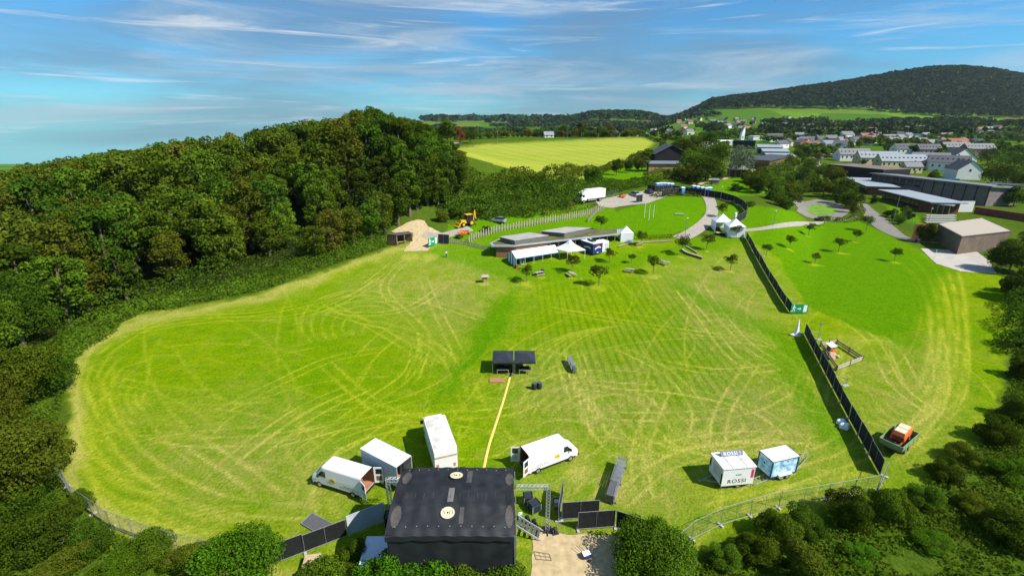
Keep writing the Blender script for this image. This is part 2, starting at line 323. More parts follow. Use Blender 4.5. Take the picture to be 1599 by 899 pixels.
def build_ground():
    X, Y = np.meshgrid(GX, GY); Z = hgt(X, Y)
    nx, ny = len(GX), len(GY); V = np.stack([X.ravel(), Y.ravel(), Z.ravel()], 1)
    i = np.arange((nx-1)*(ny-1)); r = i//(nx-1); c = i % (nx-1); b = r*nx+c
    Q = np.stack([b, b+1, b+nx+1, b+nx], 1)
    px, py, d = proj(X, Y, Z); px = np.where(d > 1, px, -9999); py = np.where(d > 1, py, 5000)
    sc = FPX/np.maximum(d, 1)           # pixels per metre
    wob = (vnoise(X, Y, 1.7, 3)-.5)*1.6+(vnoise(X, Y, 6, 4)-.5)*2.0
    pyw = py+wob*sc*.30; pxw = px+wob*sc*.6
    def soft(poly, w=1.2):
        s = np.where(inpoly(pxw, pyw, poly), 1.0, -1.0)*segdist(pxw, pyw, poly)/np.maximum(sc, .5)
        return ss(-w, w, s)
    near = (d < 400)
    field = soft(FIELD, 1.0)*near; lush = np.zeros(X.shape)
    for k, p in enumerate(LUSH): lush = np.maximum(lush, soft(p, np.where(px > 1395, 2.6, .4) if k == 0 else .8 if 7 <= k <= 10 else 1.3 if k > 3 else .6)*(1 if k < 4 or 7 <= k <= 10 else .75 if k == 4 else 1.0 if k == 5 else .8))
    lush *= near
    yel = soft(YELLOW, 1.5)*(d < 520)*(d > 180)
    dry = np.zeros(X.shape)
    for p in DRY: dry = np.maximum(dry, soft(p, 9))
    rim = np.exp(-(segdist(pxw, pyw, FIELD)/np.maximum(sc, .5)/1.3)**2)*field*(px < 700)
    straw = np.zeros(X.shape)
    ix0 = np.argmin(abs(GX+80)); iy0 = np.argmin(abs(GY-16)); nfx = int(round((124+80)/.3))+1; nfy = int((152-16)/.3+.01)+1
    F = np.zeros((nfy, nfx)); rng = random.Random(4)
    def splat(P, w, amp):
        P = smoothline(P, .3); ph = rng.random()*99
        xs = np.array([p.x for p in P]); ys = np.array([p.y for p in P])
        am = amp*(.3+1.7*vnoise(xs, ys, 4, int(ph)))*(.55+.6*vnoise(xs, ys, .8, int(ph)+3))*ss(0, 12, np.arange(len(xs)))*ss(0, 12, np.arange(len(xs))[::-1])
        gx = (xs+80)/.3; gy = (ys-16)/.3; m = int(math.ceil(w*2/.3)); tmp = {}
        for dx in range(-m, m+1):
            for dy in range(-m, m+1):
                a = np.round(gx).astype(int)+dx; b2 = np.round(gy).astype(int)+dy
                ok = (a >= 0) & (a < nfx) & (b2 >= 0) & (b2 < nfy)
                g = np.exp(-((((a-gx)*.3)**2+((b2-gy)*.3)**2)/(w*w)))*am
                np.maximum.at(F2, (b2[ok], a[ok]), g[ok])
    for pts, kind in tracks():
        F2 = np.zeros_like(F)
        W = [at(*p) for p in pts]; W = [w.xy for w in W]
        if kind == 1:
            for o in (-.85, .85):
                n = [(W[min(i+1, len(W)-1)]-W[max(i-1, 0)]).normalized() for i in range(len(W))]
                splat([w+Vector((-t.y, t.x))*o for w, t in zip(W, n)], .17, .85)
        else: splat(W, .24 if kind == 0 else .4 if kind == 2 else .16, .5 if kind != 3 else .5)
        F = np.clip(np.maximum(F, F2)+.3*np.minimum(F, F2), 0, 1.2)
    straw[iy0:iy0+nfy, ix0:ix0+nfx] = F
    straw = np.clip(straw, 0, 1)*field*(1-lush*.85)
    straw = np.clip(straw+rim*.8, 0, 1); dry = np.maximum(dry, rim)
    for (qx, qy, qr) in WORN:
        w = at(qx, qy); straw = np.maximum(straw, .55*ss(qr*1.25, qr*.35, np.hypot(X-w.x, Y-w.y)+(vnoise(X, Y, .7, 9)-.5)*1.2))
    rows = soft([(850, 440), (1050, 440), (1180, 560), (1150, 640), (900, 640), (815, 560)], 8)*field*(1-lush)
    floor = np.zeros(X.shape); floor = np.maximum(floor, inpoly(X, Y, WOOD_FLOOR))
    ystr = np.where(d < 520, 0, 0)
    far = ss(430, 620, Y)*(1-0)
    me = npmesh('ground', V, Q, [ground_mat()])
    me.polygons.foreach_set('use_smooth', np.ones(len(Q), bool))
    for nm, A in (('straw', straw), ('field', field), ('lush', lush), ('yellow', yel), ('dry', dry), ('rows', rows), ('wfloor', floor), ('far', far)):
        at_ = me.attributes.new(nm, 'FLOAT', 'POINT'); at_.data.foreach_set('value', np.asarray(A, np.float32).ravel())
    return tag(link('ground', me), kind='structure')
def ground_mat():
    m = bpy.data.materials.new('ground grass'); m.use_nodes = True; nt = m.node_tree; N = nt.nodes; L = nt.links
    b = N['Principled BSDF']; b.inputs['Roughness'].default_value = 1; b.inputs['Specular IOR Level'].default_value = 0
    tc = N.new('ShaderNodeTexCoord')
    def A(n): a = N.new('ShaderNodeAttribute'); a.attribute_name = n; return a.outputs['Fac']
    def noise(s, det=4, ro=.6, vec=None, dist=0):
        no = N.new('ShaderNodeTexNoise'); no.inputs['Scale'].default_value = s; no.inputs['Detail'].default_value = det; no.inputs['Roughness'].default_value = ro; no.inputs['Distortion'].default_value = dist
        L.new(vec or tc.outputs['Object'], no.inputs['Vector']); return no.outputs[0]
    def rng(x, lo, hi, a=0, c=1):
        r = N.new('ShaderNodeMapRange'); r.inputs[1].default_value = lo; r.inputs[2].default_value = hi; r.inputs[3].default_value = a; r.inputs[4].default_value = c; L.new(x, r.inputs[0]); return r.outputs[0]
    def M(op, x, y):
        k = N.new('ShaderNodeMath'); k.operation = op
        for i, q in enumerate((x, y)):
            if isinstance(q, (int, float)): k.inputs[i].default_value = q
            else: L.new(q, k.inputs[i])
        return k.outputs[0]
    def mix(f, a, c):
        x = N.new('ShaderNodeMix'); x.data_type = 'RGBA'
        if isinstance(f, (int, float)): x.inputs[0].default_value = f
        else: L.new(f, x.inputs[0])
        for i, q in ((6, a), (7, c)):
            if isinstance(q, tuple): x.inputs[i].default_value = (*q, 1)
            else: L.new(q, x.inputs[i])
        return x.outputs[2]
    def mapping(sc, rot=(0, 0, 0)):
        mp = N.new('ShaderNodeMapping'); mp.inputs['Scale'].default_value = sc; mp.inputs['Rotation'].default_value = rot; L.new(tc.outputs['Object'], mp.inputs[0]); return mp.outputs[0]
    n_big = rng(noise(.045, 4), .35, .65); n_mid = rng(noise(.35, 6, .65), .35, .65); n_fine = rng(noise(2.2, 6, .75), .3, .7); n_tuft = rng(noise(.9, 5, .7, None, .6), .36, .64)
    streak = rng(noise(1.0, 5, .7, mapping((.22, 1.6, 1), (0, 0, R(12)))), .36, .64)
    mow = mix(n_mid, (.112, .225, .0012), (.215, .305, .0025))
    mow = mix(M('MULTIPLY', streak, .55), mow, (.250, .315, .004))
    mow = mix(M('MULTIPLY', n_big, .55), mow, (.090, .225, .001))
    dryf = M('MULTIPLY', A('dry'), M('ADD', M('MULTIPLY', n_mid, .7), M('MULTIPLY', n_big, .3)))
    mow = mix(M('MULTIPLY', rng(noise(.16, 6, .72, None, .8), .5, .66), .42), mow, (.27, .29, .030)); mow = mix(M('MULTIPLY', rng(noise(.8, 6, .75, None, .4), .52, .70), .45), mow, (.085, .175, .004))
    mow = mix(M('MULTIPLY', dryf, .78), mow, (.33, .26, .095)); mow = mix(M('MULTIPLY', rng(noise(1.6, 6, .8, mapping((.35, 1.5, 1), (0, 0, R(14))), .5), .5, .68), .5), mow, (.075, .17, .003))
    wv = N.new('ShaderNodeTexWave'); wv.inputs['Scale'].default_value = .23; wv.inputs['Distortion'].default_value = 1.2; wv.inputs['Detail'].default_value = 3; wv.inputs['Detail Scale'].default_value = .6; L.new(mapping((1, .05, 1), (0, 0, R(6))), wv.inputs[0])
    mow = mix(M('MULTIPLY', M('MULTIPLY', rng(wv.outputs[1], .5, .8), A('rows')), .42), mow, (.070, .150, .004))
    lushc = mix(M('ADD', M('MULTIPLY', n_mid, .35), M('MULTIPLY', rng(noise(1.4, 6, .8), .35, .65), .65)), (.078, .200, .0012), (.135, .285, .002)); lushc = mix(M('MULTIPLY', n_fine, .45), lushc, (.055, .15, .003))
    rough = mix(n_tuft, (.040, .088, .005), (.095, .160, .010)); rough = mix(M('MULTIPLY', n_big, .5), rough, (.11, .15, .02)); rough = mix(M('MULTIPLY', n_fine, .4), rough, (.03, .065, .006))
    vor = N.new('ShaderNodeTexVoronoi'); vor.inputs['Scale'].default_value = .0042; L.new(mapping((1, .45, 1), (0, 0, R(20))), vor.inputs['Vector'])
    patch = N.new('ShaderNodeSeparateColor'); L.new(vor.outputs['Color'], patch.inputs[0])
    farc = mix(patch.outputs[0], (.050, .130, .008), (.12, .235, .010)); farc = mix(rng(patch.outputs[1], .6, .95), farc, (.13, .17, .03)); farc = mix(M('MULTIPLY', n_big, .3), farc, (.03, .07, .012))
    c = mix(A('far'), rough, farc)
    c = mix(A('field'), c, mow)
    c = mix(A('lush'), c, lushc)
    tl = N.new('ShaderNodeTexWave'); tl.inputs['Scale'].default_value = .10; tl.inputs['Distortion'].default_value = 1.2; L.new(mapping((.25, 1, 1), (0, 0, R(-8))), tl.inputs[0])
    yc = mix(rng(noise(.05, 5, .6, mapping((.3, 1, 1))), .35, .65), (.235, .320, .018), (.320, .350, .045)); yc = mix(M('MULTIPLY', tl.outputs[1], .40), yc, (.40, .39, .09))
    c = mix(A('yellow'), c, yc)
    stf = M('MULTIPLY', A('straw'), M('ADD', .45, M('MULTIPLY', n_fine, .75)))
    c = mix(M('MINIMUM', M('MULTIPLY', stf, 1.15), .9), c, mix(A('dry'), (.375, .405, .022), (.44, .38, .11)))
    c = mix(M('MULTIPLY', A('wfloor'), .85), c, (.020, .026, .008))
    fm = N.new('ShaderNodeMix'); fm.data_type = 'RGBA'; fm.blend_type = 'MULTIPLY'; fm.inputs[0].default_value = 1; L.new(c, fm.inputs[6])
    g = rng(noise(3.5, 5, .8), .25, .75, .55, 1.45); L.new(g, fm.inputs[7])
    L.new(fm.outputs[2], b.inputs['Base Color'])
    bp = N.new('ShaderNodeBump'); bp.inputs['Strength'].default_value = .8; bp.inputs['Distance'].default_value = .12
    L.new(M('ADD', n_fine, M('MULTIPLY', n_tuft, .8)), bp.inputs['Height']); L.new(bp.outputs[0], b.inputs['Normal'])
    return m
build_ground()
# ------------------------------------------------------------ paths, pads, courts
def drape(name, pix, m, off=.05, step=2.5, kind='structure', world=None, ragged=0, smooth=1):
    P = world or [at(*p).xy for p in pix]
    if ragged:
        Q = []; rr = random.Random(len(P))
        for i in range(len(P)):
            a, b = P[i], P[(i+1) % len(P)]; n = max(1, int((b-a).length/.7)); d = (b-a).normalized(); nn = Vector((-d.y, d.x))
            for k in range(n): Q.append(a.lerp(b, k/n)+nn*rr.uniform(-ragged, ragged))
        P = Q
    bm = bmesh.new(); vs = [bm.verts.new((p[0], p[1], 0)) for p in P]
    for t in tessellate_polygon([[Vector((p[0], p[1], 0)) for p in P]]):
        try: bm.faces.new([vs[i] for i in t])
        except ValueError: pass
    xs = [p[0] for p in P]; ys = [p[1] for p in P]
    for ax, lo, hi in ((0, min(xs), max(xs)), (1, min(ys), max(ys))):
        k = lo+step
        while k < hi:
            co = [0, 0, 0]; no = [0, 0, 0]; co[ax] = k; no[ax] = 1
            bmesh.ops.bisect_plane(bm, geom=bm.verts[:]+bm.edges[:]+bm.faces[:], plane_co=co, plane_no=no); k += step
    for v in bm.verts: v.co.z = gz(v.co.x, v.co.y)+off
    bmesh.ops.recalc_face_normals(bm, faces=bm.faces)
    if sum(f.normal.z for f in bm.faces) < 0: bmesh.ops.reverse_faces(bm, faces=bm.faces)
    me = bpy.data.meshes.new(name); bm.to_mesh(me); bm.free(); me.materials.append(m)
    return tag(link(name, me), kind=kind)
def strip(name, pix, width, m, off=.06, world=None, step=1.2, kind='structure', thick=0):
    W = [Vector(p) for p in world] if world else [at(*p).xy for p in pix]
    P = smoothline(W, step); V = []; F = []
    for i, p in enumerate(P):
        t = (P[min(i+1, len(P)-1)]-P[max(i-1, 0)]).normalized(); n = Vector((-t.y, t.x)); w = width if not isinstance(width, (list, tuple)) else np.interp(i/(len(P)-1), np.linspace(0, 1, len(width)), width)
        for s in (-.5, 0, .5): q = p+n*w*s; V.append((q.x, q.y, gz(q.x, q.y)+off))
    for i in range(len(P)-1):
        for k in (0, 1): F.append((i*3+k, i*3+k+1, i*3+k+4, i*3+k+3))
    me = bpy.data.meshes.new(name); me.from_pydata(V, [], [f[::-1] for f in F]); me.materials.append(m); me.update()
    return tag(link(name, me), kind=kind)
M_sand = mat('pale sand gravel', (.47, .36, .20), .95, var=.22, scale=1.6, bump=.4)
M_gravel = mat('grey gravel', (.33, .29, .24), .95, var=.18, scale=1.2, bump=.4)
M_tar = mat('worn path asphalt', (.20, .18, .16), .9, var=.15, scale=.8)
M_court = mat('pale court sand', (.43, .39, .34), .95, var=.10, scale=.5, bump=.2)
drape('gravel_pad', [(833, 832), (900, 834), (962, 836), (980, 850), (962, 880), (968, 915), (828, 915), (831, 870)], M_sand, ragged=.14)
drape('sand_track', [(630, 393), (641, 379), (646, 367), (638, 361), (618, 365), (611, 361), (638, 347), (652, 343), (663, 345), (668, 353), (690, 364), (702, 369), (682, 373), (668, 392)], M_sand, ragged=.12)
strip('gravel_lane', [(660, 366), (690, 368), (712, 363), (735, 357)], 3, M_gravel, .07)
drape('sand_court', [(1437, 388), (1525, 393), (1545, 408), (1556, 428), (1500, 424), (1462, 412)], M_court, .07, ragged=.1)
drape('car_park', [(930, 314), (960, 307), (1040, 291), (1062, 296), (1050, 303), (1010, 318), (955, 325), (935, 322)], M_gravel, .07, ragged=.1)
strip('footpath', [(1060, 373), (1083, 362), (1104, 345), (1112, 330), (1108, 312), (1100, 303)], [4.2, 3.6, 3.6, 4.2], M_gravel, .09)
strip('garden_footpath', [(1160, 360), (1210, 354), (1262, 349), (1300, 341)], 2.2, M_gravel, .08)
strip('park_path', [(1243, 305), (1248, 322), (1262, 335), (1290, 345), (1322, 343), (1342, 338)], [5, 5, 3, 2, 2], M_tar, .08)
drape('turning_loop', [(1250, 316), (1275, 311), (1310, 318), (1328, 331), (1312, 341), (1280, 343), (1258, 338), (1244, 330)], M_tar, .07)
drape('loop_lawn', [(1262, 321), (1280, 319), (1300, 324), (1311, 331), (1296, 336), (1272, 336), (1258, 329)], mat('loop grass', (.12, .25, .004), .9, var=.3, scale=.6), .11)
strip('approach_road', [(1345, 318), (1362, 336), (1378, 352), (1402, 368), (1432, 378)], [4, 4.5, 6.5, 6, 3], M_tar, .08)
strip('court_path', [(1432, 377), (1470, 380), (1512, 387)], 1.6, M_sand, .08)
strip('lane_north', [(1088, 288), (1108, 281), (1140, 272), (1165, 262), (1178, 268), (1184, 277)], 3.4, M_sand, .10)
strip('village_road', [(1278, 265), (1272, 252), (1285, 243), (1300, 240)], 7, M_tar, .2)
strip('yellow_field_track', [(688, 236), (705, 228), (722, 224)], 5, M_gravel, .2)
# ------------------------------------------------------------ leaves, crowns, trees
def leafquads(C, Nn, size, rng, jit=.7, asp=1.0):
    n = len(C); d = Nn+rng.normal(0, jit, (n, 3)); d /= np.linalg.norm(d, axis=1)[:, None]+1e-9
    r = rng.normal(0, 1, (n, 3)); u = np.cross(d, r); u /= np.linalg.norm(u, axis=1)[:, None]+1e-9; v = np.cross(d, u)
    s = size*rng.uniform(.55, 1.35, n)[:, None]/2; b = d*s*rng.uniform(-.5, .5, (n, 1))
    V = np.stack([C-u*s, C-v*s*asp*.8+b, C+u*s, C+v*s*asp*.8+b], 1).reshape(-1, 3)
    return V, np.arange(n*4).reshape(n, 4)
def blobs_to_points(B, dens, rng, up=.25):
    Cs, Ns = [], []; tot = sum(b[3]**2 for b in B); 
    for (x, y, z, r) in B:
        n = max(6, int(dens*r*r/tot)); d = rng.normal(0, 1, (n, 3)); d[:, 2] += up; d /= np.linalg.norm(d, axis=1)[:, None]
        rr = r*rng.uniform(.55, 1.06, (n, 1))**.6; sq = np.array([1, 1, .82]); Cs.append(np.array([x, y, z])+d*rr*sq); Ns.append(d)
    return np.concatenate(Cs), np.concatenate(Ns)
def crown_blobs(rx, rz, zc, n, br, rng, low=-.75, dome=0):
    B = []
    for i in range(n):
        t = rng.uniform(low, 1); a = rng.uniform(0, 2*math.pi); q = math.sqrt(max(0, 1-t*t))
        k = rng.uniform(.55, .92)
        if t < 0 and dome: q = 1-.25*abs(t)
        B.append((math.cos(a)*q*rx*k, math.sin(a)*q*rx*k, zc+t*rz*k, br*rng.uniform(.65, 1.25)))
    B.append((0, 0, zc, rx*.55)); return B
BARK = mat('grey brown bark', (.16, .12, .085), .95, var=.3, scale=2)
BIRCH = mat('pale bark', (.42, .38, .32), .9, var=.3, scale=2)
def trunk_mesh(h, r, B, rng, mbk=BARK, nl=6, n=7, lean=.04):
    m = MB(); top = h*.85; pts = [(0, 0, -.4), (rng.normal(0, lean)*h*.3, rng.normal(0, lean)*h*.3, h*.35), (rng.normal(0, lean)*h, rng.normal(0, lean)*h, top)]
    m.tube(pts, [r*1.25, r*.85, r*.25], n)
    for i in range(min(nl, len(B))):
        b = B[int(rng.integers(len(B)))]; z0 = h*rng.uniform(.3, .55); m.tube([(pts[1][0]*z0/h*2, pts[1][1]*z0/h*2, z0), (b[0]*.5, b[1]*.5, (z0+b[2])/2+.2), (b[0]*.9, b[1]*.9, b[2])], [r*.42, r*.28, r*.1], 5, cap=False)
    me = bpy.data.meshes.new('trunk'); me.from_pydata([tuple(v) for v in m.v], [], m.f); me.materials.append(mbk); me.update(); return me
def tree_proto(H, rx, lm, seed, nb=26, br=None, leaves=2600, size=.5, base=.28, tr=None, bark=BARK, jit=.6, low=-.8, asp=1):
    rng = np.random.default_rng(seed); zc = H*(1+base)/2; rz = H*(1-base)/2
    B = crown_blobs(rx*.8, rz*.85, zc, nb, br or rx*.36, rng, low)
    C, Nn = blobs_to_points(B, leaves, rng); V, Q = leafquads(C, Nn, size, rng, jit, asp)
    return npmesh('crown', V, Q, [lm]), trunk_mesh(H*.85, tr or H*.022, B, rng, bark)
def plant(name, pr, loc, rz, sc, label, cat='tree', group=None):
    t = thing(name, label, cat, loc, rz, group); t.scale = sc if isinstance(sc, tuple) else (sc, sc, sc)
    link('crown', pr[0], t)
    if pr[1] is not None: link('trunk', pr[1], t)
    return t
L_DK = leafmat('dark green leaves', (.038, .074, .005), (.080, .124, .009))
L_MD = leafmat('mid green leaves', (.060, .108, .006), (.125, .178, .012))
L_OL = leafmat('olive leaves', (.070, .095, .007), (.135, .155, .013))
L_YG = leafmat('yellow green leaves', (.085, .135, .008), (.17, .22, .015))
L_BR = leafmat('bronze tinted leaves', (.090, .092, .010), (.155, .135, .017))
L_LG = leafmat('fresh green leaves', (.055, .135, .006), (.11, .21, .010))
L_GY = leafmat('silver green leaves', (.12, .16, .10), (.20, .24, .16))
L_RD = leafmat('red brown leaves', (.16, .045, .02), (.25, .08, .03))
rngF = random.Random(11)
# forest prototypes 20 m tall
FP = {}
for k, (lm, nm) in enumerate([(L_DK, 'dark green'), (L_MD, 'mid green'), (L_OL, 'olive green'), (L_YG, 'yellowish green'), (L_BR, 'bronze tinted')]):
    for s in range(2): FP[(nm, s)] = tree_proto(20, 5.4, lm, 50+k*7+s, nb=46, br=1.7, leaves=4600, size=.60, base=-.02, low=-1.0)
SKYL = ([-400, 0, 45, 105, 160, 210, 264, 309, 360, 429, 470, 520, 560, 580, 620, 650, 668, 690, 705, 722, 740], [252, 248, 241, 231, 222, 214, 206, 197, 190, 181, 174, 172, 158, 157, 172, 180, 190, 214, 250, 275, 290])
WOOD = [(-77, 76), (-73, 92), (-62, 101), (-52, 119), (-42, 140), (-30, 148), (-25, 160), (-22, 178), (-21, 196), (-27, 228), (-56, 247), (-104, 246), (-168, 208), (-205, 150), (-192, 92), (-150, 50), (-118, 40), (-90, 50), (-84, 64)]
HLINE = [(-82, 50), (-75, 70), (-73, 90), (-58, 99), (-50, 117), (-38, 141), (-26, 150), (-20, 178), (-18, 205)]
def place_forest():
    sp = 7.9; S = []; y = 40
    while y < 250:
        x = -210+((y/sp) % 2)*sp/2
        while x < -15:
            X = x+rngF.uniform(-2.4, 2.4); Y = y+rngF.uniform(-2.4, 2.4)
            if bool(inpoly(np.array([X]), np.array([Y]), WOOD)[0]): S.append((X, Y))
            x += sp
        y += sp*.9
    out = []
    for X, Y in S:
        z = gz(X, Y); px, py, d = proj(X, Y, z+18)
        if px < -60 or px > 760: continue
        dist = float(segdist(np.array([X]), np.array([Y]), HLINE, closed=False)[0])
        sky = np.interp(float(px), *SKYL)
        # height that keeps the wood's own outline
        h = rngF.uniform(15.5, 21) if dist > 9 else rngF.uniform(11, 17)
        _, pt, _ = proj(X, Y, z+h)
        while pt < sky+1 and h > 7: h -= .4; _, pt, _ = proj(X, Y, z+h)
        if h <= 7.2: continue
        if pt < sky+(50 if px < 320 else 38) and dist > 14:
            while pt > sky+rngF.uniform(0, 9) and h < 28: h += .4; _, pt, _ = proj(X, Y, z+h)
        out.append((X, Y, z, h, dist, float(px), float(pt)))
    rows = ['front', 'second', 'third', 'fourth', 'fifth', 'sixth', 'seventh', 'eighth', 'ninth', 'tenth', 'eleventh', 'rearmost']
    byrow = {}
    for o in out: byrow.setdefault(min(11, int(o[4]//9)), []).append(o)
    n = 0
    for r, L in sorted(byrow.items()):
        L.sort(key=lambda o: o[5])
        for i, (X, Y, z, h, dist, px, pt) in enumerate(L):
            tone = rngF.choices(['dark green', 'mid green', 'olive green', 'yellowish green', 'bronze tinted'], [.22, .32, .34, .09, .03])[0]
            if px > 560: tone = rngF.choice(['dark green', 'dark green', 'mid green'])
            s = h/20; w = max(.72, s)*rngF.uniform(.9, 1.2)
            lab = f"{'tall' if h > 18 else 'medium' if h > 14 else 'low'} {tone} broadleaf tree, {nth(i) if i < 59 else 'last'} from the left in the wood's {rows[r]} row"
            plant('forest_tree', FP[(tone, rngF.randrange(2))], (X, Y, z-.3), rngF.uniform(0, 6.28), (w, w, s), lab, 'tree', 'trees of the wood on the left'); n += 1
    print('forest', n)
place_forest()
# ------------------------------------------------------------ hedges and scrub
def hedge(name, label, pix, w, h, lm, size=.35, dens=22, world=None, seed=1, cat='hedge', lump=.35, kind=None, group=None):
    rng = np.random.default_rng(seed); W = world or [at(*p).xy for p in pix]; P = smoothline(W, 1.0); Cs = []; Ns = []
    for i, p in enumerate(P):
        t = (P[min(i+1, len(P)-1)]-P[max(i-1, 0)]).normalized(); nn = Vector((-t.y, t.x))
        k = float(1+(vnoise(p.x, p.y, 3.5, seed)-.5)*2*lump); ww = np.interp(i/len(P), np.linspace(0, 1, len(w)), w)*k if isinstance(w, (list, tuple)) else w*k
        hh = (np.interp(i/len(P), np.linspace(0, 1, len(h)), h) if isinstance(h, (list, tuple)) else h)*float(1+(vnoise(p.x, p.y, 4.7, seed+5)-.5)*2*lump); n = int(dens*(ww+2*hh)*.5)
        a = rng.uniform(-.15, math.pi+.15, n); ca, sa = np.cos(a), np.sin(a); rr = rng.uniform(.82, 1.08, n)
        ox = np.sign(ca)*abs(ca)**.7*ww/2*rr; oz = np.maximum(sa, 0)**.6*hh*rr*rng.uniform(.7, 1, n)**.3
        oz = np.where(rng.random(n) < .35, oz*rng.random(n), oz)
        l = rng.uniform(-.6, .6, n); X = p.x+nn.x*ox+t.x*l; Y = p.y+nn.y*ox+t.y*l
        Cs.append(np.stack([X, Y, hgt(X, Y)+oz], 1)); Ns.append(np.stack([nn.x*ca, nn.y*ca, sa], 1))
    C = np.concatenate(Cs); V, Q = leafquads(C, np.concatenate(Ns), size, rng, .7)
    o = link(name, npmesh(name, V, Q, [lm]))
    return tag(o, label, None if kind else cat, group, kind)
hedge('boundary_hedge', 'long thick green hedge between the hay field and the wood', [(62, 575), (112, 545), (160, 505), (230, 481), (310, 468), (400, 448), (500, 414), (560, 393), (598, 380)], [7, 7, 6, 5, 4.5, 4.5, 4], 2.5, L_MD, .36, 34, seed=3)
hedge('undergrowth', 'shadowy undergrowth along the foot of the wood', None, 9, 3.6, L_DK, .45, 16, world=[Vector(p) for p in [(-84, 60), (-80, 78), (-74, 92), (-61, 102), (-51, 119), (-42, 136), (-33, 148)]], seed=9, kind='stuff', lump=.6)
hedge('tall_hedge', 'tall dark clipped hedge behind the car park and the white lorry', [(698, 333), (750, 331), (800, 327), (850, 319), (895, 309), (940, 299), (985, 291), (1020, 287)], [9, 12, 12, 11, 9, 7, 6, 5], [6.2, 6.6, 6.6, 6.0, 5.0, 4.2, 3.2, 2.4], L_DK, .5, 22, seed=5)
hedge('orchard_hedge', 'mid green bushy hedge along the lower edge of the yellow field', [(722, 290), (770, 288), (830, 284), (860, 281), (905, 273), (950, 265), (985, 256), (1005, 246)], [8, 7, 6, 6, 6], 3.6, L_MD, .5, 18, seed=6, lump=.6)
hedge('bank_hedge', 'olive hedge rising toward the wooden shed behind the portable toilets', [(1010, 280), (1045, 278), (1080, 280), (1098, 285)], 6, 3.0, L_OL, .5, 18, seed=7, lump=.6)
hedge('garden_hedge', 'low rough hedge on the bank between car park and lawn', [(1020, 308), (1040, 305), (1068, 304), (1092, 306)], 4, 1.4, L_OL, .35, 22, seed=8, lump=.6)
hedge('field_hedge', 'low dark hedge along the far edge of the yellow field', None, 3, 2.2, L_DK, .9, 6, world=[at(*p).xy for p in [(975, 213), (1010, 214), (1045, 218), (1075, 226)]], seed=12)
hedge('screen_hedge', 'scrubby hedge along the inside of the picket fence', [(850, 338), (870, 334), (900, 331), (935, 326)], 2.6, 1.8, L_BR, .35, 14, seed=10, lump=.8)
hedge('lawn_edge_shrubs', 'row of small brown green shrubs bordering the lawn below the path', [(985, 374), (1010, 373), (1050, 371), (1075, 370)], 1.1, .7, L_BR, .25, 26, seed=17, lump=.9)
hedge('loop_hedge', 'low reedy hedge curling round the turning loop', [(1285, 341), (1305, 346), (1330, 344), (1342, 333), (1338, 322)], 3.5, 1.4, L_OL, .35, 22, seed=14)
hedge('court_hedge', 'dark scrub hedge along the right edge of the meadow', None, 5, 3.4, L_DK, .4, 22, world=[at(*p).xy for p in [(1592, 455), (1604, 500), (1604, 560)]], seed=19, lump=.7)
# bushes
BP = {}
for k, (nm, lm) in enumerate([('dark green', L_DK), ('mid green', L_MD), ('olive', L_OL), ('fresh green', L_LG), ('bronze', L_OL), ('yellow green', L_YG)]):
    rng = np.random.default_rng(90+k); B = crown_blobs(1.5, 1.35, 1.15, 15, .62, rng, low=-.7, dome=1); C, Nn = blobs_to_points(B, 3400, rng); C[:, 2] = np.maximum(C[:, 2], .02); V, Q = leafquads(C, Nn, .20, rng, .65)
    C2, N2 = blobs_to_points(B, 14000, rng); C2[:, 2] = np.maximum(C2[:, 2], .02); V2, Q2 = leafquads(C2, N2, .095, rng, .65)
    BP[nm] = (npmesh('foliage', V, Q, [lm]), npmesh('foliage', V2, Q2, [lm]))
def bush(px, py, r, tone, label, hs=1.0, fine=False, name='bush', w=None, off=None):
    r = r*(1.13 if py > 640 else 1.0); p = at(px, py); o = link(name, BP[tone][1 if fine else 0]); o.location = (p.x, p.y, p.z-.1); o.rotation_euler = (0, 0, rngF.uniform(0, 6.28)); s = r/1.9*(.86 if px > 1000 else .95); o.scale = (s, s, s*hs)
    return tag(o, label, 'bush', 'bushes round the field')
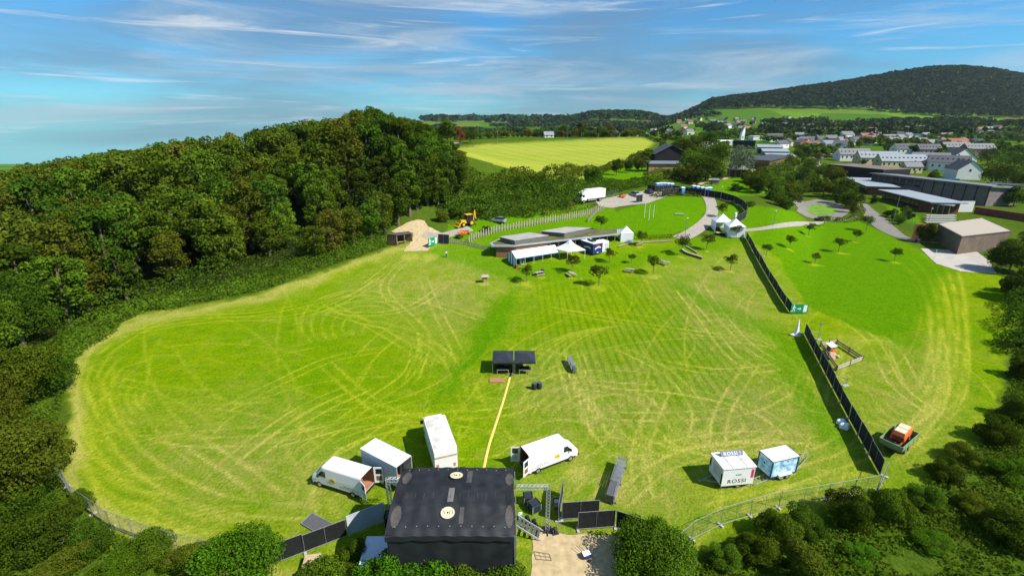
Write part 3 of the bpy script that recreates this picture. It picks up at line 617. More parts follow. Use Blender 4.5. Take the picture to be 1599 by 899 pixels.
BUSH = [  # px, py of the foot, radius m, tone, height factor, words
 (1210, 845, 2.3, 'mid green', 1.0, 'mid green bush behind the wire fence, left of the two by the bottom edge'), (1180, 872, 2.0, 'mid green', .9, 'dark bush at the bottom edge right of the round tree'),
 (1255, 830, 2.1, 'dark green', .9, 'dark bush hugging the wire fence below the blue trailer'), (1318, 812, 2.3, 'dark green', 1.15, 'bristly dark bush beside the fence corner'),
 (1385, 808, 2.4, 'mid green', 1.0, 'dark green bush below the fence corner'), (1440, 790, 1.9, 'mid green', .9, 'mid green bush below the green farm trailer'),
 (1475, 748, 2.0, 'dark green', .9, 'low dark bush right of the green farm trailer'), (1500, 720, 1.9, 'bronze', .9, 'brownish bush on the meadow edge right of the farm trailer'),
 (1555, 690, 2.5, 'dark green', 1.0, 'round dark bush on the meadow edge near the right border'), (1590, 655, 2.2, 'dark green', 1.1, 'dark bush casting shade on the meadow near the right border'),
 (1570, 745, 2.0, 'fresh green', .8, 'wide mid green bush in the rough near the right border'), (1520, 800, 1.9, 'yellow green', .7, 'yellowish bush low in the rough at the right'),
 (1450, 850, 1.8, 'fresh green', .6, 'spreading green bush in the rough above the bottom edge'), (1590, 850, 3.0, 'dark green', .8, 'dark bush in the bottom right corner'),
 (1250, 905, 2.4, 'olive', 1.0, 'greyish olive bush cut by the bottom edge'), (1340, 870, 1.5, 'fresh green', .6, 'fresh green low bush in the rough below the fence corner'),
 (1130, 880, 1.6, 'mid green', .8, 'small bush at the bottom between round tree and dark bushes'), (1598, 590, 2.4, 'dark green', 1.2, 'dark bush on the meadow edge above its two shady neighbours'),
 (1592, 540, 2.2, 'dark green', 1.3, 'dark tall bush throwing a long shade on the meadow'), (1575, 455, 2.9, 'dark green', 1.2, 'dark bush at the foot of the big tree by the court'),
 (150, 860, 1.9, 'dark green', 1.1, 'dark conifer-like bush inside the bottom left rough'), (240, 870, 2.0, 'mid green', .8, 'low green bush beside the bottom left fence'),
 (60, 860, 3.0, 'dark green', 1.0, 'large dark bush in the bottom left corner'), (30, 800, 2.8, 'dark green', .9, 'dark bush left of the bent wooden post'),
 (120, 800, 1.6, 'mid green', .9, 'green bush hugging the left end of the wire fence'), (290, 892, 1.7, 'bronze', .9, 'brownish small bush below the bottom left fence'),
 (180, 905, 2.2, 'fresh green', .6, 'fresh green ground hugging bush at the bottom left'), (110, 895, 2.2, 'olive', .7, 'olive bush at the bottom left border'),
 (740, 905, 1.9, 'mid green', 1.1, 'bush before the stage at the bottom edge'), (555, 895, 1.5, 'mid green', 1.4, 'narrow green bush left of the pale small gazebo'),
 (690, 345, 2.3, 'olive', 1.0, 'round olive bush beside the entrance to the wood'), (712, 340, 2.6, 'mid green', 1.0, 'green bush right of the round olive one by the wood'),
 (745, 335, 2.4, 'mid green', .8, 'green bush behind the yellow digger'), (760, 362, 1.5, 'dark green', 1.0, 'dark bush between the digger and the picket fence'), (718, 372, 1.3, 'yellow green', .8, 'yellow green bush beside the orange heap'),
 (1240, 318, 4.0, 'mid green', .9, 'green bush below the willow'), (1205, 312, 3.4, 'dark green', .9, 'dark bush left of the park path'), (1225, 325, 3.4, 'dark green', 1.0, 'dark bush at the lawn corner beside the park path'),
 (1150, 298, 3.0, 'dark green', .9, 'dark bush in front of the timber pavilion'), (1180, 300, 3.0, 'olive', .9, 'olive bush right of the black fence bend'), (1170, 322, 2.6, 'mid green', .6, 'low green bush outside the black fence bend'),
 (1442, 378, 3.4, 'olive', 1.5, 'tall olive bush before the orange wall'), (1400, 345, 2.6, 'mid green', .9, 'green bush on the bank below the school'), (1420, 342, 2.4, 'dark green', 1.2, 'dark bush beside the school terrace'), (1385, 338, 2.4, 'mid green', .9, 'leafy bush on the bank left of its darker twin'),
 (1365, 318, 2.0, 'dark green', 1.9, 'slim dark conifer before the school windows'), (1278, 345, 2.0, 'dark green', .7, 'low dark bush at the front of the turning loop'), (850, 300, 4.4, 'dark green', 1.1, 'rounded dark bush in the hedge row under the yellow field'),
 (925, 284, 4.6, 'dark green', 1.0, 'wide rounded dark bush on the yellow field edge'), (840, 296, 4.0, 'mid green', 1.0, 'rounded mid green bush in the hedge row under the yellow field'), (810, 296, 3.8, 'mid green', .9, 'smaller green bush at the left of the hedge row under the yellow field'), (1140, 318, 1.6, 'mid green', .6, 'small bush inside the black fence bend'), (985, 366, 1.3, 'dark green', .9, 'dark little bush right of the small white tent')]
for b in BUSH: bush(b[0], b[1], b[2], b[3], b[5], b[4], fine=b[1] > 640)
# single trees round the site
near_rng = 71
def near_tree(px, py, H, rx, lm, tone, label, leaves=16000, size=.17, base=.18, seed=0, nb=34, br=None, name='tree'):
    H *= 1.05; rx *= 1.12; pr = tree_proto(H, rx, lm, seed, nb=nb, br=br, leaves=leaves, size=size, base=base, tr=H*.02); p = at(px, py)
    return plant(name, pr, (p.x, p.y, p.z-.15), 0, 1.0, label)
near_tree(1022, 893, 3.9, 3.3, L_MD, '', 'dense round green tree beside the gravel pad at the bottom edge', 24000, .15, .05, 201)
near_tree(380, 925, 4.6, 3.3, L_LG, '', 'fresh green tree cut by the bottom edge left of the black screens', 22000, .16, .1, 202)
near_tree(600, 945, 4.6, 2.0, L_LG, '', 'bright green upright tree in front of the left stage corner', 12000, .16, .1, 203)
near_tree(662, 940, 4.0, 2.1, L_LG, '', 'bright green tree before the stage back wall', 12000, .16, .1, 204)
near_tree(720, 950, 3.6, 2.0, L_MD, '', 'mid green tree before the middle of the stage back wall', 11000, .16, .1, 205)
near_tree(790, 950, 3.4, 1.9, L_MD, '', 'mid green tree before the right stage corner', 10000, .16, .1, 206)
near_tree(510, 935, 3.7, 1.7, L_MD, '', 'small green tree right of the grey panel stack', 9000, .16, .1, 207)
near_tree(22, 790, 9.5, 4.9, L_OL, '', 'big olive tree overhanging the left edge of the field', 24000, .22, .1, 208, nb=44, br=1.3)
near_tree(75, 745, 7.0, 3.0, L_OL, '', 'olive tree touching the hay field beside its bigger neighbour', 14000, .22, .1, 209, nb=36, br=.9)
near_tree(-10, 700, 9.5, 4.5, L_OL, '', 'olive tree behind the big one on the left border', 15000, .24, .1, 210)
near_tree(-20, 590, 14, 5.5, L_MD, '', 'tall green tree on the left border above the olive trees', 17000, .30, .1, 211)
near_tree(40, 545, 13, 5.0, L_DK, '', 'dark tall tree between the olive trees and the wood', 17000, .30, .1, 212)
near_tree(1575, 425, 7.5, 4.3, L_DK, '', 'big dark round tree beside the sand court', 17000, .3, .06, 213)
near_tree(1602, 470, 6.5, 4.0, L_DK, '', 'dark tree below the big round one by the court', 12000, .3, .06, 214)
near_tree(1620, 395, 7, 4.5, L_DK, '', 'dark tree on the right border behind the court', 12000, .32, .06, 215)
# orchard and park trees
OP = [tree_proto(4, 1.75, m, 300+i, nb=22, br=.5, leaves=1150, size=.21, base=.42, tr=.055) for i, m in enumerate([L_MD, L_MD, L_OL])]
OT = [(1440+0, 0, 0, 0, '')][:0]+[(1140, 422, 3.6, 2, 'young tree below the white gazebo pair'), (1103, 390, 3.7, 2, 'olive young tree left below the white gazebo pair'), (1020, 428, 4.0, 0, 'young dark tree right of the third picnic table'),
 (935, 446, 4.3, 2, 'young tree in a worn circle in front of the blue food trailer'), (822, 440, 3.6, 2, 'thin leafed young tree before the open marquee end'), (893, 425, 3.6, 2, 'sparse young tree in front of the pagoda tent'), (952, 410, 3.2, 2, 'young tree beside the blue food trailer'),
 (986, 411, 2.2, 0, 'tiny dark conifer near the third picnic table'), (1064, 398, 4.3, 0, 'dense dark young tree behind the timber bench edge'), (1001, 384, 3.6, 0, 'dark young tree right of the small white tent'), (938, 362, 4.2, 0, 'dark bushy tree behind the green roof building'),
 (1126, 340, 4.2, 2, 'thin young tree on the lawn inside the black fence'), (1149, 372, 3.4, 1, 'thin young tree in front of the white gazebo wall'), (1233, 388, 3.3, 0, 'orchard tree nearest the long black fence'), (1196, 400, 3.0, 0, 'small orchard tree right beside the long black fence'),
 (1262, 368, 3.6, 0, 'wide orchard tree at the top left of the orchard'), (1286, 354, 3.4, 2, 'orchard tree beside the turning loop'), (1309, 393, 3.6, 0, 'wide orchard tree in the middle of the orchard'), (1336, 377, 3.2, 0, 'orchard tree below the dark one on the loop corner'),
 (1396, 408, 3.2, 0, 'lone orchard tree nearest the sand court'), (1272, 412, 2.6, 2, 'stunted orchard tree in a worn circle'), (1352, 360, 4.6, 0, 'dark conifer-like tree on the corner of the turning loop'), (1040, 272+12, 5, 0, 'small round tree right of two others on the bright lawn')]
for i, (px, py, h, k, lab) in enumerate(OT):
    p = at(px, py); plant('young_tree', OP[k], (p.x, p.y, p.z-.05), i*1.7, (h/4*1.28, h/4*1.28, h/4*1.12), lab, 'tree', 'young trees round the site')
for px, py, H, w, lm, lab, nm in [(912, 280, 0, 0, None, '', '')][:0]+[(962, 274, 8, 3.0, L_DK, 'dark round tree, left of three on the bright lawn', 'round_tree'), (981, 270, 6.5, 2.2, L_DK, 'dark narrow tree, middle of three on the bright lawn', 'round_tree'), (997, 266, 5.5, 2.0, L_DK, 'small dark tree, right of three on the bright lawn', 'round_tree'),
    (1152, 276, 15, 7.5, L_GY, 'big silvery grey tree beside the school roofs', 'silver_tree'), (1214, 292, 15, 8.5, L_MD, 'broad drooping willow in front of the stepped roofs', 'willow_tree'), (1230, 275, 14, 4.5, L_YG, 'bright yellow green tree behind the willow', 'yellow_tree'),
    (1105, 284, 12, 7.0, L_DK, 'dark broad tree behind the portable toilets', 'park_tree'), (1078, 276, 12, 7.0, L_MD, 'broad tree right of the wooden shed', 'park_tree'), (1095, 262, 13, 7.5, L_MD, 'broad tree up the slope behind the wooden shed', 'park_tree'), (1118, 268, 15, 5.5, L_MD, 'tall green tree left of the silvery one', 'park_tree'), (1085, 245, 15, 8, L_MD, 'tall tree behind the black barn', 'park_tree'), (1065, 243, 11, 6, L_OL, 'olive tree above the black barn roof', 'park_tree'), (1108, 248, 16, 6, L_DK, 'tall dark tree above the broad ones behind the shed', 'park_tree'), (1128, 255, 13, 4, L_DK, 'slim dark tree left of the white school roof', 'park_tree'),
    (1012, 258, 9, 5, L_MD, 'green tree left of the black barn', 'park_tree'), (1002, 268, 8, 4.5, L_OL, 'olive tree left of the wooden shed', 'park_tree'), (1190, 290, 9, 5, L_MD, 'green tree between silvery tree and willow', 'park_tree'), (1250, 292, 11, 6, L_DK, 'dark tree right of the willow', 'park_tree'), (1262, 276, 12, 6.5, L_MD, 'broad tree behind the park right of the willow', 'park_tree'), (1285, 308, 9, 5, L_MD, 'green tree over the top of the turning loop', 'park_tree'), (1305, 300, 12, 6, L_OL, 'olive tree above the turning loop', 'park_tree'), (1318, 312, 10, 5, L_DK, 'dark tree right of the turning loop', 'park_tree'), (1330, 326, 7, 4.2, L_DK, 'dark tree at the low end of the row right of the loop', 'park_tree'), (1296, 288, 11, 5.5, L_MD, 'tree behind the olive one above the loop', 'park_tree'),
    (1225, 310, 8, 4.5, L_OL, 'olive tree left of the park path', 'park_tree'), (1165, 284, 5, 3, L_DK, 'small dark tree right of the timber pavilion', 'park_tree'), (1550, 318, 9, 4, L_LG, 'green tree right of the school end wall', 'park_tree'), (1582, 322, 9, 4.5, L_MD, 'green tree beside the scaffolding', 'park_tree'), (1455, 262+22, 7, 3, L_MD, 'small tree among the white gabled houses', 'park_tree'), (1545, 290, 13, 7, L_DK, 'dark tall tree behind the scaffolding', 'park_tree'), (1570, 300, 14, 8, L_DK, 'dark broad tree at the right border behind the scaffolding', 'park_tree'), (1595, 310, 14, 8, L_DK, 'dark tree filling the right border above the red wall', 'park_tree'), (1565, 270, 16, 9, L_DK, 'dark broad tree beyond the white gabled houses', 'park_tree'), (1595, 275, 17, 9, L_DK, 'dark tree on the right border beyond the houses', 'park_tree'), (1540, 258, 14, 7, L_DK, 'dark tree right of the long brown roofs', 'park_tree')]:
    pr = tree_proto(H, w, lm, int(px), nb=24, leaves=2600, size=.42 if H < 9 else .6, base=.08); p = at(px, py); plant(nm, pr, (p.x, p.y, p.z-.3), 0, 1.0, lab, 'tree', 'trees of the park and lawns')
bird = None
# ------------------------------------------------------------ far woods, hills
def canopy(name, inside, x0, x1, y0, y1, st, hh, lm, seed=0):
    xs = np.arange(x0, x1, st); ys = np.arange(y0, y1, st*1.1); X, Y = np.meshgrid(xs, ys); X = X.ravel(); Y = Y.ravel(); rng = np.random.default_rng(seed)
    X = X+rng.uniform(-st/2, st/2, len(X)); Y = Y+rng.uniform(-st/2, st/2, len(Y)); k = inside(X, Y); X = X[k]; Y = Y[k]; n = 7; m = len(X)
    r = st*.75*rng.uniform(.7, 1.2, m); z = hgt(X, Y)+hh*rng.uniform(.5, .8, m)
    D = rng.normal(0, 1, (m, n, 3)); D[..., 2] = abs(D[..., 2])*.8+.1; D /= np.linalg.norm(D, axis=2)[..., None]
    C = np.stack([X, Y, z], 1)[:, None, :]+D*r[:, None, None]*np.array([1, 1, .75]); C = C.reshape(-1, 3); V, Q = leafquads(C, D.reshape(-1, 3), st*.95, rng, .35)
    return tag(link(name, npmesh(name, V, Q, [lm])), kind='stuff')
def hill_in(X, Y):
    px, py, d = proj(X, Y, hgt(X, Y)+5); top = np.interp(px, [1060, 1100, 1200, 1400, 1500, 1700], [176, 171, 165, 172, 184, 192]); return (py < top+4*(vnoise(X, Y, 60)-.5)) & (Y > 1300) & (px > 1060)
L_HILL = leafmat('hill leaves with painted cloud shade', (.012, .030, .007), (.019, .041, .009), .1, 0)  # cloud shadow over the hill is put into this dark leaf colour
L_FAR = leafmat('valley wood leaves', (.016, .038, .008), (.035, .062, .012), .1, 0)
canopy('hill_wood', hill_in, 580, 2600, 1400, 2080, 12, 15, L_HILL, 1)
def ridge_in(X, Y):
    px, py, d = proj(X, Y, hgt(X, Y)+5); return (px > 800) & (px < 1085) & (Y > 1880) & (Y < 2200) & (vnoise(X, Y, 150, 7) > .12)
canopy('ridge_wood', ridge_in, 0, 800, 1880, 2200, 15, 15, L_FAR, 2)
canopy('distant_wood', lambda X, Y: (vnoise(X, Y*1.6, 330, 21) > .76) & (X/Y > -.2) & (X/Y < .36), -600, 1300, 2500, 4300, 34, 20, L_FAR, 3)
canopy('valley_copse', lambda X, Y: (vnoise(X, Y*2.2, 120, 5) > .70) & (X/Y > -.2) & (X/Y < .42), -260, 600, 620, 1850, 11, 10, L_FAR, 4)
canopy('hillside_copse', lambda X, Y: (vnoise(X*.55, Y*3.2, 70, 15) > .70) & (X/Y > .5) & (X/Y < 1.3), 300, 1500, 680, 1330, 9, 9, L_FAR, 5)
canopy('town_greenery', lambda X, Y: ((vnoise(X, Y*1.5, 46, 35) > .76) & (X/Y > .32) & (X/Y < 1.25) & (Y > 400)) , 120, 1000, 400, 860, 6, 6, L_DK, 6)

# more of the wood where it comes down to the track, and trees closing the gap on the left
for i, (px, py, h, tn) in enumerate([(622, 352, 15, 'dark green'), (640, 338, 16, 'mid green'), (652, 328, 17, 'dark green'), (668, 322, 15, 'dark green'), (684, 322, 13, 'mid green'), (700, 318, 12, 'dark green'), (700, 302, 15, 'dark green'), (680, 306, 16, 'mid green'), (660, 308, 18, 'dark green'), (716, 304, 11, 'dark green'), (712, 290, 13, 'dark green'), (697, 284, 15, 'mid green'), (716, 276, 10, 'olive green'), (706, 262, 10, 'dark green'), (600, 366, 13, 'olive green'), (580, 374, 12, 'mid green'), (553, 384, 12, 'olive green'), (522, 398, 13, 'bronze tinted'), (495, 410, 11, 'mid green')]):
    p = at(px, py); s = h/20; plant('forest_tree', FP[(tn, i % 2)], (p.x, p.y, p.z-.3), i*1.3, (max(.62, s), max(.62, s), s), f'{tn} tree at the wood tip near the sandy track, {nth(i)} from the gap', 'tree', 'trees at the tip of the wood')
near_tree(58, 625, 8, 4.0, L_MD, '', 'green tree between the hedge end and the olive trees', 13000, .24, .05, 216)
near_tree(92, 612, 5, 2.6, L_DK, '', 'small dark tree at the lower end of the boundary hedge', 9000, .2, .05, 217)
def tufts(name, poly, n, hmin, hmax, lm, seed, size=.16):
    rng = np.random.default_rng(seed); W = [at(*p).xy for p in poly]; xs = [p[0] for p in W]; ys = [p[1] for p in W]; P = [(p[0], p[1]) for p in W]
    X = rng.uniform(min(xs), max(xs), n*3); Y = rng.uniform(min(ys), max(ys), n*3); k = inpoly(X, Y, P) & (vnoise(X, Y, 2.6, seed)+vnoise(X, Y, .9, seed+1)*.5 > .55); X = X[k][:n]; Y = Y[k][:n]; m = len(X)
    hh = (hmin+(hmax-hmin)*vnoise(X, Y, 3.1, seed+2)**1.5)*rng.uniform(.5, 1, m); Z = hgt(X, Y)+hh*rng.uniform(.15, .9, m); V, Q = leafquads(np.stack([X, Y, Z], 1), np.tile([0, -.2, 1.0], (m, 1)), size, rng, .8, 1.6)
    return tag(link(name, npmesh(name, V, Q, [lm])), kind='stuff')
L_RG = leafmat('rank grass', (.045, .100, .006), (.11, .17, .014)); RB = [(1120, 862), (1260, 812), (1395, 790), (1490, 735), (1550, 672), (1577, 600), (1599, 470), (1640, 470), (1640, 930), (1040, 930)]
tufts('rank_grass', RB, 90000, .1, .9, L_RG, 41); tufts('rank_herbs', RB, 40000, .3, 1.5, L_LG, 42, .2)
LB = [(-60, 560), (60, 560), (108, 560), (100, 620), (90, 660), (92, 750), (170, 830), (300, 880), (420, 900), (420, 930), (-60, 930)]
tufts('rank_grass', LB, 30000, .1, .9, L_RG, 43); tufts('rank_herbs', LB, 14000, .3, 1.5, L_MD, 44, .2)

PT = [tree_proto(10, 4.6, m, 900+i, nb=26, leaves=2600, size=.5, base=.0, low=-1.0) for i, m in enumerate([L_DK, L_MD, L_OL, L_MD])]; PTN = ['dark green', 'mid green', 'olive', 'fresh mid green']
for i, (px, py, h, k) in enumerate([(1172, 296, 9, 1), (1186, 302, 8, 0), (1200, 300, 9, 1), (1212, 305, 8, 3), (1226, 300, 9, 0), (1240, 306, 8, 1), (1252, 303, 8, 2), (1262, 300, 9, 1), (1274, 300, 8, 0), (1228, 322, 7, 0), (1216, 322, 6, 1), (1308, 318, 9, 0), (1320, 322, 8, 1), (1328, 332, 6, 0), (1314, 308, 10, 1), (1300, 305, 9, 3), (1284, 300, 8, 2), (1262, 288, 9, 1), (1275, 282, 9, 0), (1248, 280, 9, 2), (1285, 272, 8, 1), (1268, 266, 9, 0), (1180, 288, 8, 2), (1060, 280, 8, 1), (1072, 284, 8, 2), (1088, 288, 8, 0), (1098, 276, 10, 1), (1112, 278, 10, 0), (1122, 284, 8, 1), (1092, 252, 11, 2), (1074, 254, 9, 1), (1112, 256, 11, 1), (1125, 246, 10, 0), (1240, 262, 9, 1), (1252, 254, 9, 0), (1276, 252, 8, 2), (1190, 275, 7, 0), (1207, 276, 7, 1), (1345, 262, 7, 0), (1405, 350, 4, 1), (1394, 340, 4, 0), (1412, 338, 4.5, 2), (1004, 254, 7, 1), (994, 260, 6, 2), (1245, 245, 9, 1), (1262, 246, 8, 0)]):
    p = at(px, py); s = h/10; plant('park_tree', PT[k], (p.x, p.y, p.z-.3), i*.9, (s*.95, s*.95, s), f'{PTN[k]} full tree in the belt between lawns and school, {nth(i)} of it', 'tree', 'tree belt between lawns and school')
# ------------------------------------------------------------ shared paints
M_white = mat('white vehicle paint', (.80, .80, .80), .35, var=.04, scale=1.5)
M_dirty = mat('dirty white roof', (.62, .59, .54), .7, var=.22, scale=1.3)
M_box = mat('grey white panel', (.50, .54, .56), .45, var=.05, scale=.8)
M_glass = mat('dark glass', (.015, .02, .025), .08, var=0, spec=.8)
M_tyre = mat('tyre rubber', (.02, .02, .02), .85)
M_rim = mat('steel rim', (.45, .46, .48), .4, .6)
M_dark = mat('black plastic', (.02, .022, .026), .6)
M_blk = mat('black canopy sheeting', (.017, .018, .021), .6, var=.4, scale=.9, bump=.25)
M_blk2 = mat('faded black sheeting', (.075, .07, .066), .6, var=.2, scale=1.5)
M_screen = mat('black privacy screen', (.010, .011, .012), .8, var=.3, scale=3)
M_alu = mat('aluminium', (.55, .57, .60), .38, .55, var=.1)
M_galv = mat('galvanised steel', (.27, .285, .30), .55, .4, var=.15)
M_conc = mat('concrete', (.40, .38, .35), .9, var=.15)
M_cream = mat('cream emblem', (.80, .72, .42), .6, var=.04)
M_yel = mat('yellow emblem', (.78, .55, .04), .5)
M_ylw = mat('yellow cable ramp', (.72, .47, .08), .6)
M_wood = mat('weathered wood', (.27, .21, .15), .85, var=.3, scale=4)
M_lwood = mat('light timber', (.48, .36, .23), .8, var=.2, scale=3)
M_brown = mat('brown boards', (.20, .095, .05), .85, var=.3, scale=3)
M_ply = mat('plywood floor', (.36, .17, .09), .8, var=.2)
M_navy = mat('navy blue', (.018, .035, .14), .45)
M_red = mat('red paint', (.50, .03, .02), .5)
M_green = mat('sign green', (.0, .27, .11), .5, var=.03)
M_signw = mat('sign white', (.85, .85, .85), .5, var=0)
M_txt = mat('black lettering', (.02, .02, .022), .6, var=0)
M_pink = mat('magenta print', (.62, .03, .16), .5)
M_orange = mat('orange paint', (.72, .15, .02), .45, var=.08)
M_yello = mat('digger yellow', (.78, .42, .02), .45, var=.06)
M_cloth = mat('white tent cloth', (.84, .85, .88), .7, var=.03, scale=1, bump=.1)
M_stripe = mat('blue tent stripe', (.03, .17, .50), .7)
M_fgreen = mat('farm trailer green', (.19, .30, .13), .6, var=.15)
M_dgrey = mat('dark grey', (.09, .09, .095), .7)

def rot2(a): return Matrix.Rotation(a, 2)
def heading(a, b): return math.atan2(b.y-a.y, b.x-a.x)
def wheel(parent, x, y, r=.34, w=.24, side=1):
    t = MB(); t.disc((x, y, r), r, 'y', w, 18); o = t.build('wheel', M_tyre, parent)
    t = MB(); t.disc((x, y+side*(w/2+.008), r), r*.58, 'y', .02, 14); t.disc((x, y+side*(w/2+.025), r), r*.2, 'y', .03, 8); t.build('rim', M_rim, o); return o
def ring(x, w, z0, z1, wt, r=.16):
    zs = z0+(z1-z0)*.45
    return [Vector((x, -w, z0)), Vector((x, -w, zs)), Vector((x, -wt, z1-r)), Vector((x, -wt+r*.35, z1-r*.3)), Vector((x, -wt+r, z1)), Vector((x, 0, z1+.03)), Vector((x, wt-r, z1)), Vector((x, wt-r*.35, z1-r*.3)), Vector((x, wt, z1-r)), Vector((x, w, zs)), Vector((x, w, z0))]
def make_van(label, loc, rz, side):
    """side: which flank faces the camera (+1 left, -1 right)"""
    t = thing('delivery_van', label, 'van', loc, rz, 'white vans beside the stage')
    b = MB(); z0 = .38
    b.loft([ring(-3.0, 1.0, z0, 2.50, .93), ring(1.35, 1.0, z0, 2.52, .93), ring(1.62, 1.0, z0, 2.46, .90), ring(2.25, 1.0, z0, 1.62, .86, .1), ring(2.85, .98, z0, 1.25, .86, .1), ring(3.05, .90, z0, 1.0, .80, .1), ring(3.10, .84, z0+.05, .72, .76, .05)], cap0=False)
    b.build('body', M_white, t)
    i = MB(); W = .90; P = [(-2.98, z0+.18), (.9, z0+.18), (.9, 2.40), (-2.98, 2.40)]
    i.add([(x, y, z) for y in (-W, W) for x, z in P], [(0, 1, 2, 3), (7, 6, 5, 4), (1, 5, 6, 2), (2, 6, 7, 3)], 0); i.add([(P[0][0], -W, P[0][1]), (P[1][0], -W, P[1][1]), (P[1][0], W, P[1][1]), (P[0][0], W, P[0][1])], [(0, 1, 2, 3)], 1)
    i.build('cargo_bay', [M_brown, M_ply], t)
    g = MB(); g.sheet([(1.66, -.72, 2.42), (2.24, -.78, 1.66), (2.24, .78, 1.66), (1.66, .72, 2.42)], .02); o = g.build('windscreen', M_glass, t); o.location.z = .025; o.location.x = .02
    for s in (-1, 1):
        g = MB(); g.sheet([(1.15, s*1.0, 1.42), (2.12, s*.985, 1.42), (1.62, s*.955, 2.05), (1.20, s*.965, 2.05)], .03); g.build('side_window', M_glass, t)
        m = MB(); m.box((1.95, s*1.14, 1.55), (.12, .22, .30)); m.build('mirror', M_dark, t)
        m = MB(); m.box((3.02, s*.66, .93), (.14, .30, .16)); m.build('headlight', M_alu, t)
        k = MB(); k.box((0, s*1.005, z0+.06), (5.4, .03, .14)); k.build('sill', M_dark, t)
        for x in (2.05, -1.95): wheel(t, x, s*.90, side=s)
        if s == side:
            e = MB(); e.disc((.35, s*1.012, 1.25), .34, 'y', .012, 20, ry=.27); e.build('emblem', M_yel, t)
            text('S\u2022D', .26, M_txt, t, (.35, s*1.022, 1.25), (R(90), 0, 0 if s < 0 else R(180)), ext=.002)
            l = MB(); [l.box((-1.0-k*.22, s*1.006, 1.02), (.16, .008, .05)) for k in range(6)]; [l.box((-.6-k*.28, s*1.006, .82), (.22, .008, .04)) for k in range(8)]; l.build('side_stripe', M_dgrey, t)
            l = MB(); l.box((1.0, s*1.005, .95), (.07, .02, .05)); l.box((.72, s*1.005, .95), (.07, .02, .05)); l.build('door_handle', M_dark, t)
    k = MB(); k.box((3.08, 0, .48), (.16, 1.85, .26)); k.build('front_bumper', M_dark, t); k = MB(); k.box((-3.04, 0, .42), (.12, 1.8, .14)); k.build('rear_step', M_dark, t)
    for s, a in ((-1, R(112)), (1, R(118))):
        d = link('rear_door', None, t); d.empty_display_size = .1
        dm = MB(); dm.box((-.46, 0, 1.42), (.92, .05, 1.82)); me = dm.build('door_panel', M_white, t); bpy.data.objects.remove(d)
        me.name = 'rear_door'; me.location = (-3.03, s*.98, 0); me.rotation_euler = (0, 0, s*R(-28 if s > 0 else -22))
        w = MB(); w.box((-.48, 0, 1.85), (.60, .058, .62)); w.build('window', M_glass, me)
        w = MB(); w.box((-.48, 0, 1.05), (.56, .056, .55)); w.build('door_lining', M_box if s > 0 else M_brown, me)
    return t
def vehicle_pose(rear, front, side, half=1.0):
    a, b = at(*rear), at(*front); d = (b-a); d.z = 0; d.normalize(); n = Vector((-d.y, d.x, 0))*side   # n points to the near flank
    c = (a+b)/2-n*half*.9; return Vector((c.x, c.y, gz(c.x, c.y))), heading(a, b)
loc, rz = vehicle_pose((551, 775), (504, 760), 1); make_van('white delivery van facing left with open rear doors, left of the grey box trailer', loc, rz, 1)
loc, rz = vehicle_pose((839, 738), (889, 719), -1); make_van('white delivery van facing right with open rear doors, right of the stage', loc, rz, -1)
# grey open box body
def box_body():
    a, b = at(563.7, 700.5, 3.1), at(618, 729, 3.1); rz = heading(a, b); L = (b-a).length+.1; W = 1.9; c = (a+b)/2; n = Vector((-math.sin(rz), math.cos(rz), 0)); c = c+n*W/2
    t = thing('box_trailer', 'grey white box trailer with open rear and wooden floor between van and big lorry', 'trailer', (c.x, c.y, gz(c.x, c.y)), rz)
    z0, z1 = .75, 3.1; m = MB(); m.box((0, -W/2, (z0+z1)/2), (L, .06, z1-z0)); m.box((0, W/2, (z0+z1)/2), (L, .06, z1-z0)); m.box((-L/2+.03, 0, (z0+z1)/2), (.06, W-.07, z1-z0)); m.build('wall', M_box, t)
    m = MB(); m.box((0, 0, z1+.03), (L+.08, W+.12, .06)); m.build('roof', mat('pale roof sheet', (.68, .72, .77), .4, var=.05), t)
    m = MB(); m.box((0, 0, z0-.06), (L-.02, W-.1, .12)); m.build('floor', M_ply, t)
    m = MB(); m.box((0, 0, .45), (L, 1.1, .16)); m.build('chassis', M_dark, t)
    for x in (-.6, .6):
        for s in (-1, 1): wheel(t, x-.2, s*.95, .38, side=s)
    m = MB(); m.box((L/2+.02, -W/2-.02, (z0+z1)/2), (.12, .08, z1-z0+.1)); m.box((L/2+.02, W/2+.02, (z0+z1)/2), (.12, .08, z1-z0+.1)); m.build('rear_frame', M_alu, t)
    d = MB(); d.box((L/2-.45, -W/2-.05, (z0+z1)/2), (.9, .05, z1-z0-.1)); d.build('rear_door', mat('door sheet grey', (.56, .61, .58), .5), t)
    g = thing('equipment_pile', 'dark stage gear heaped inside the grey box trailer', 'equipment', (c.x, c.y, gz(c.x, c.y)+z0), rz); m = MB()
    for i, (x, y, s, h) in enumerate([(.6, .4, .7, .9), (1.1, .6, .6, 1.3), (.2, -.3, .8, .7), (1.0, -.1, .5, .6)]): m.box((x, y, h/2+.001), (s, s*.8, h), .1*i)
    m.build('flight_case', M_dark, g)
box_body()
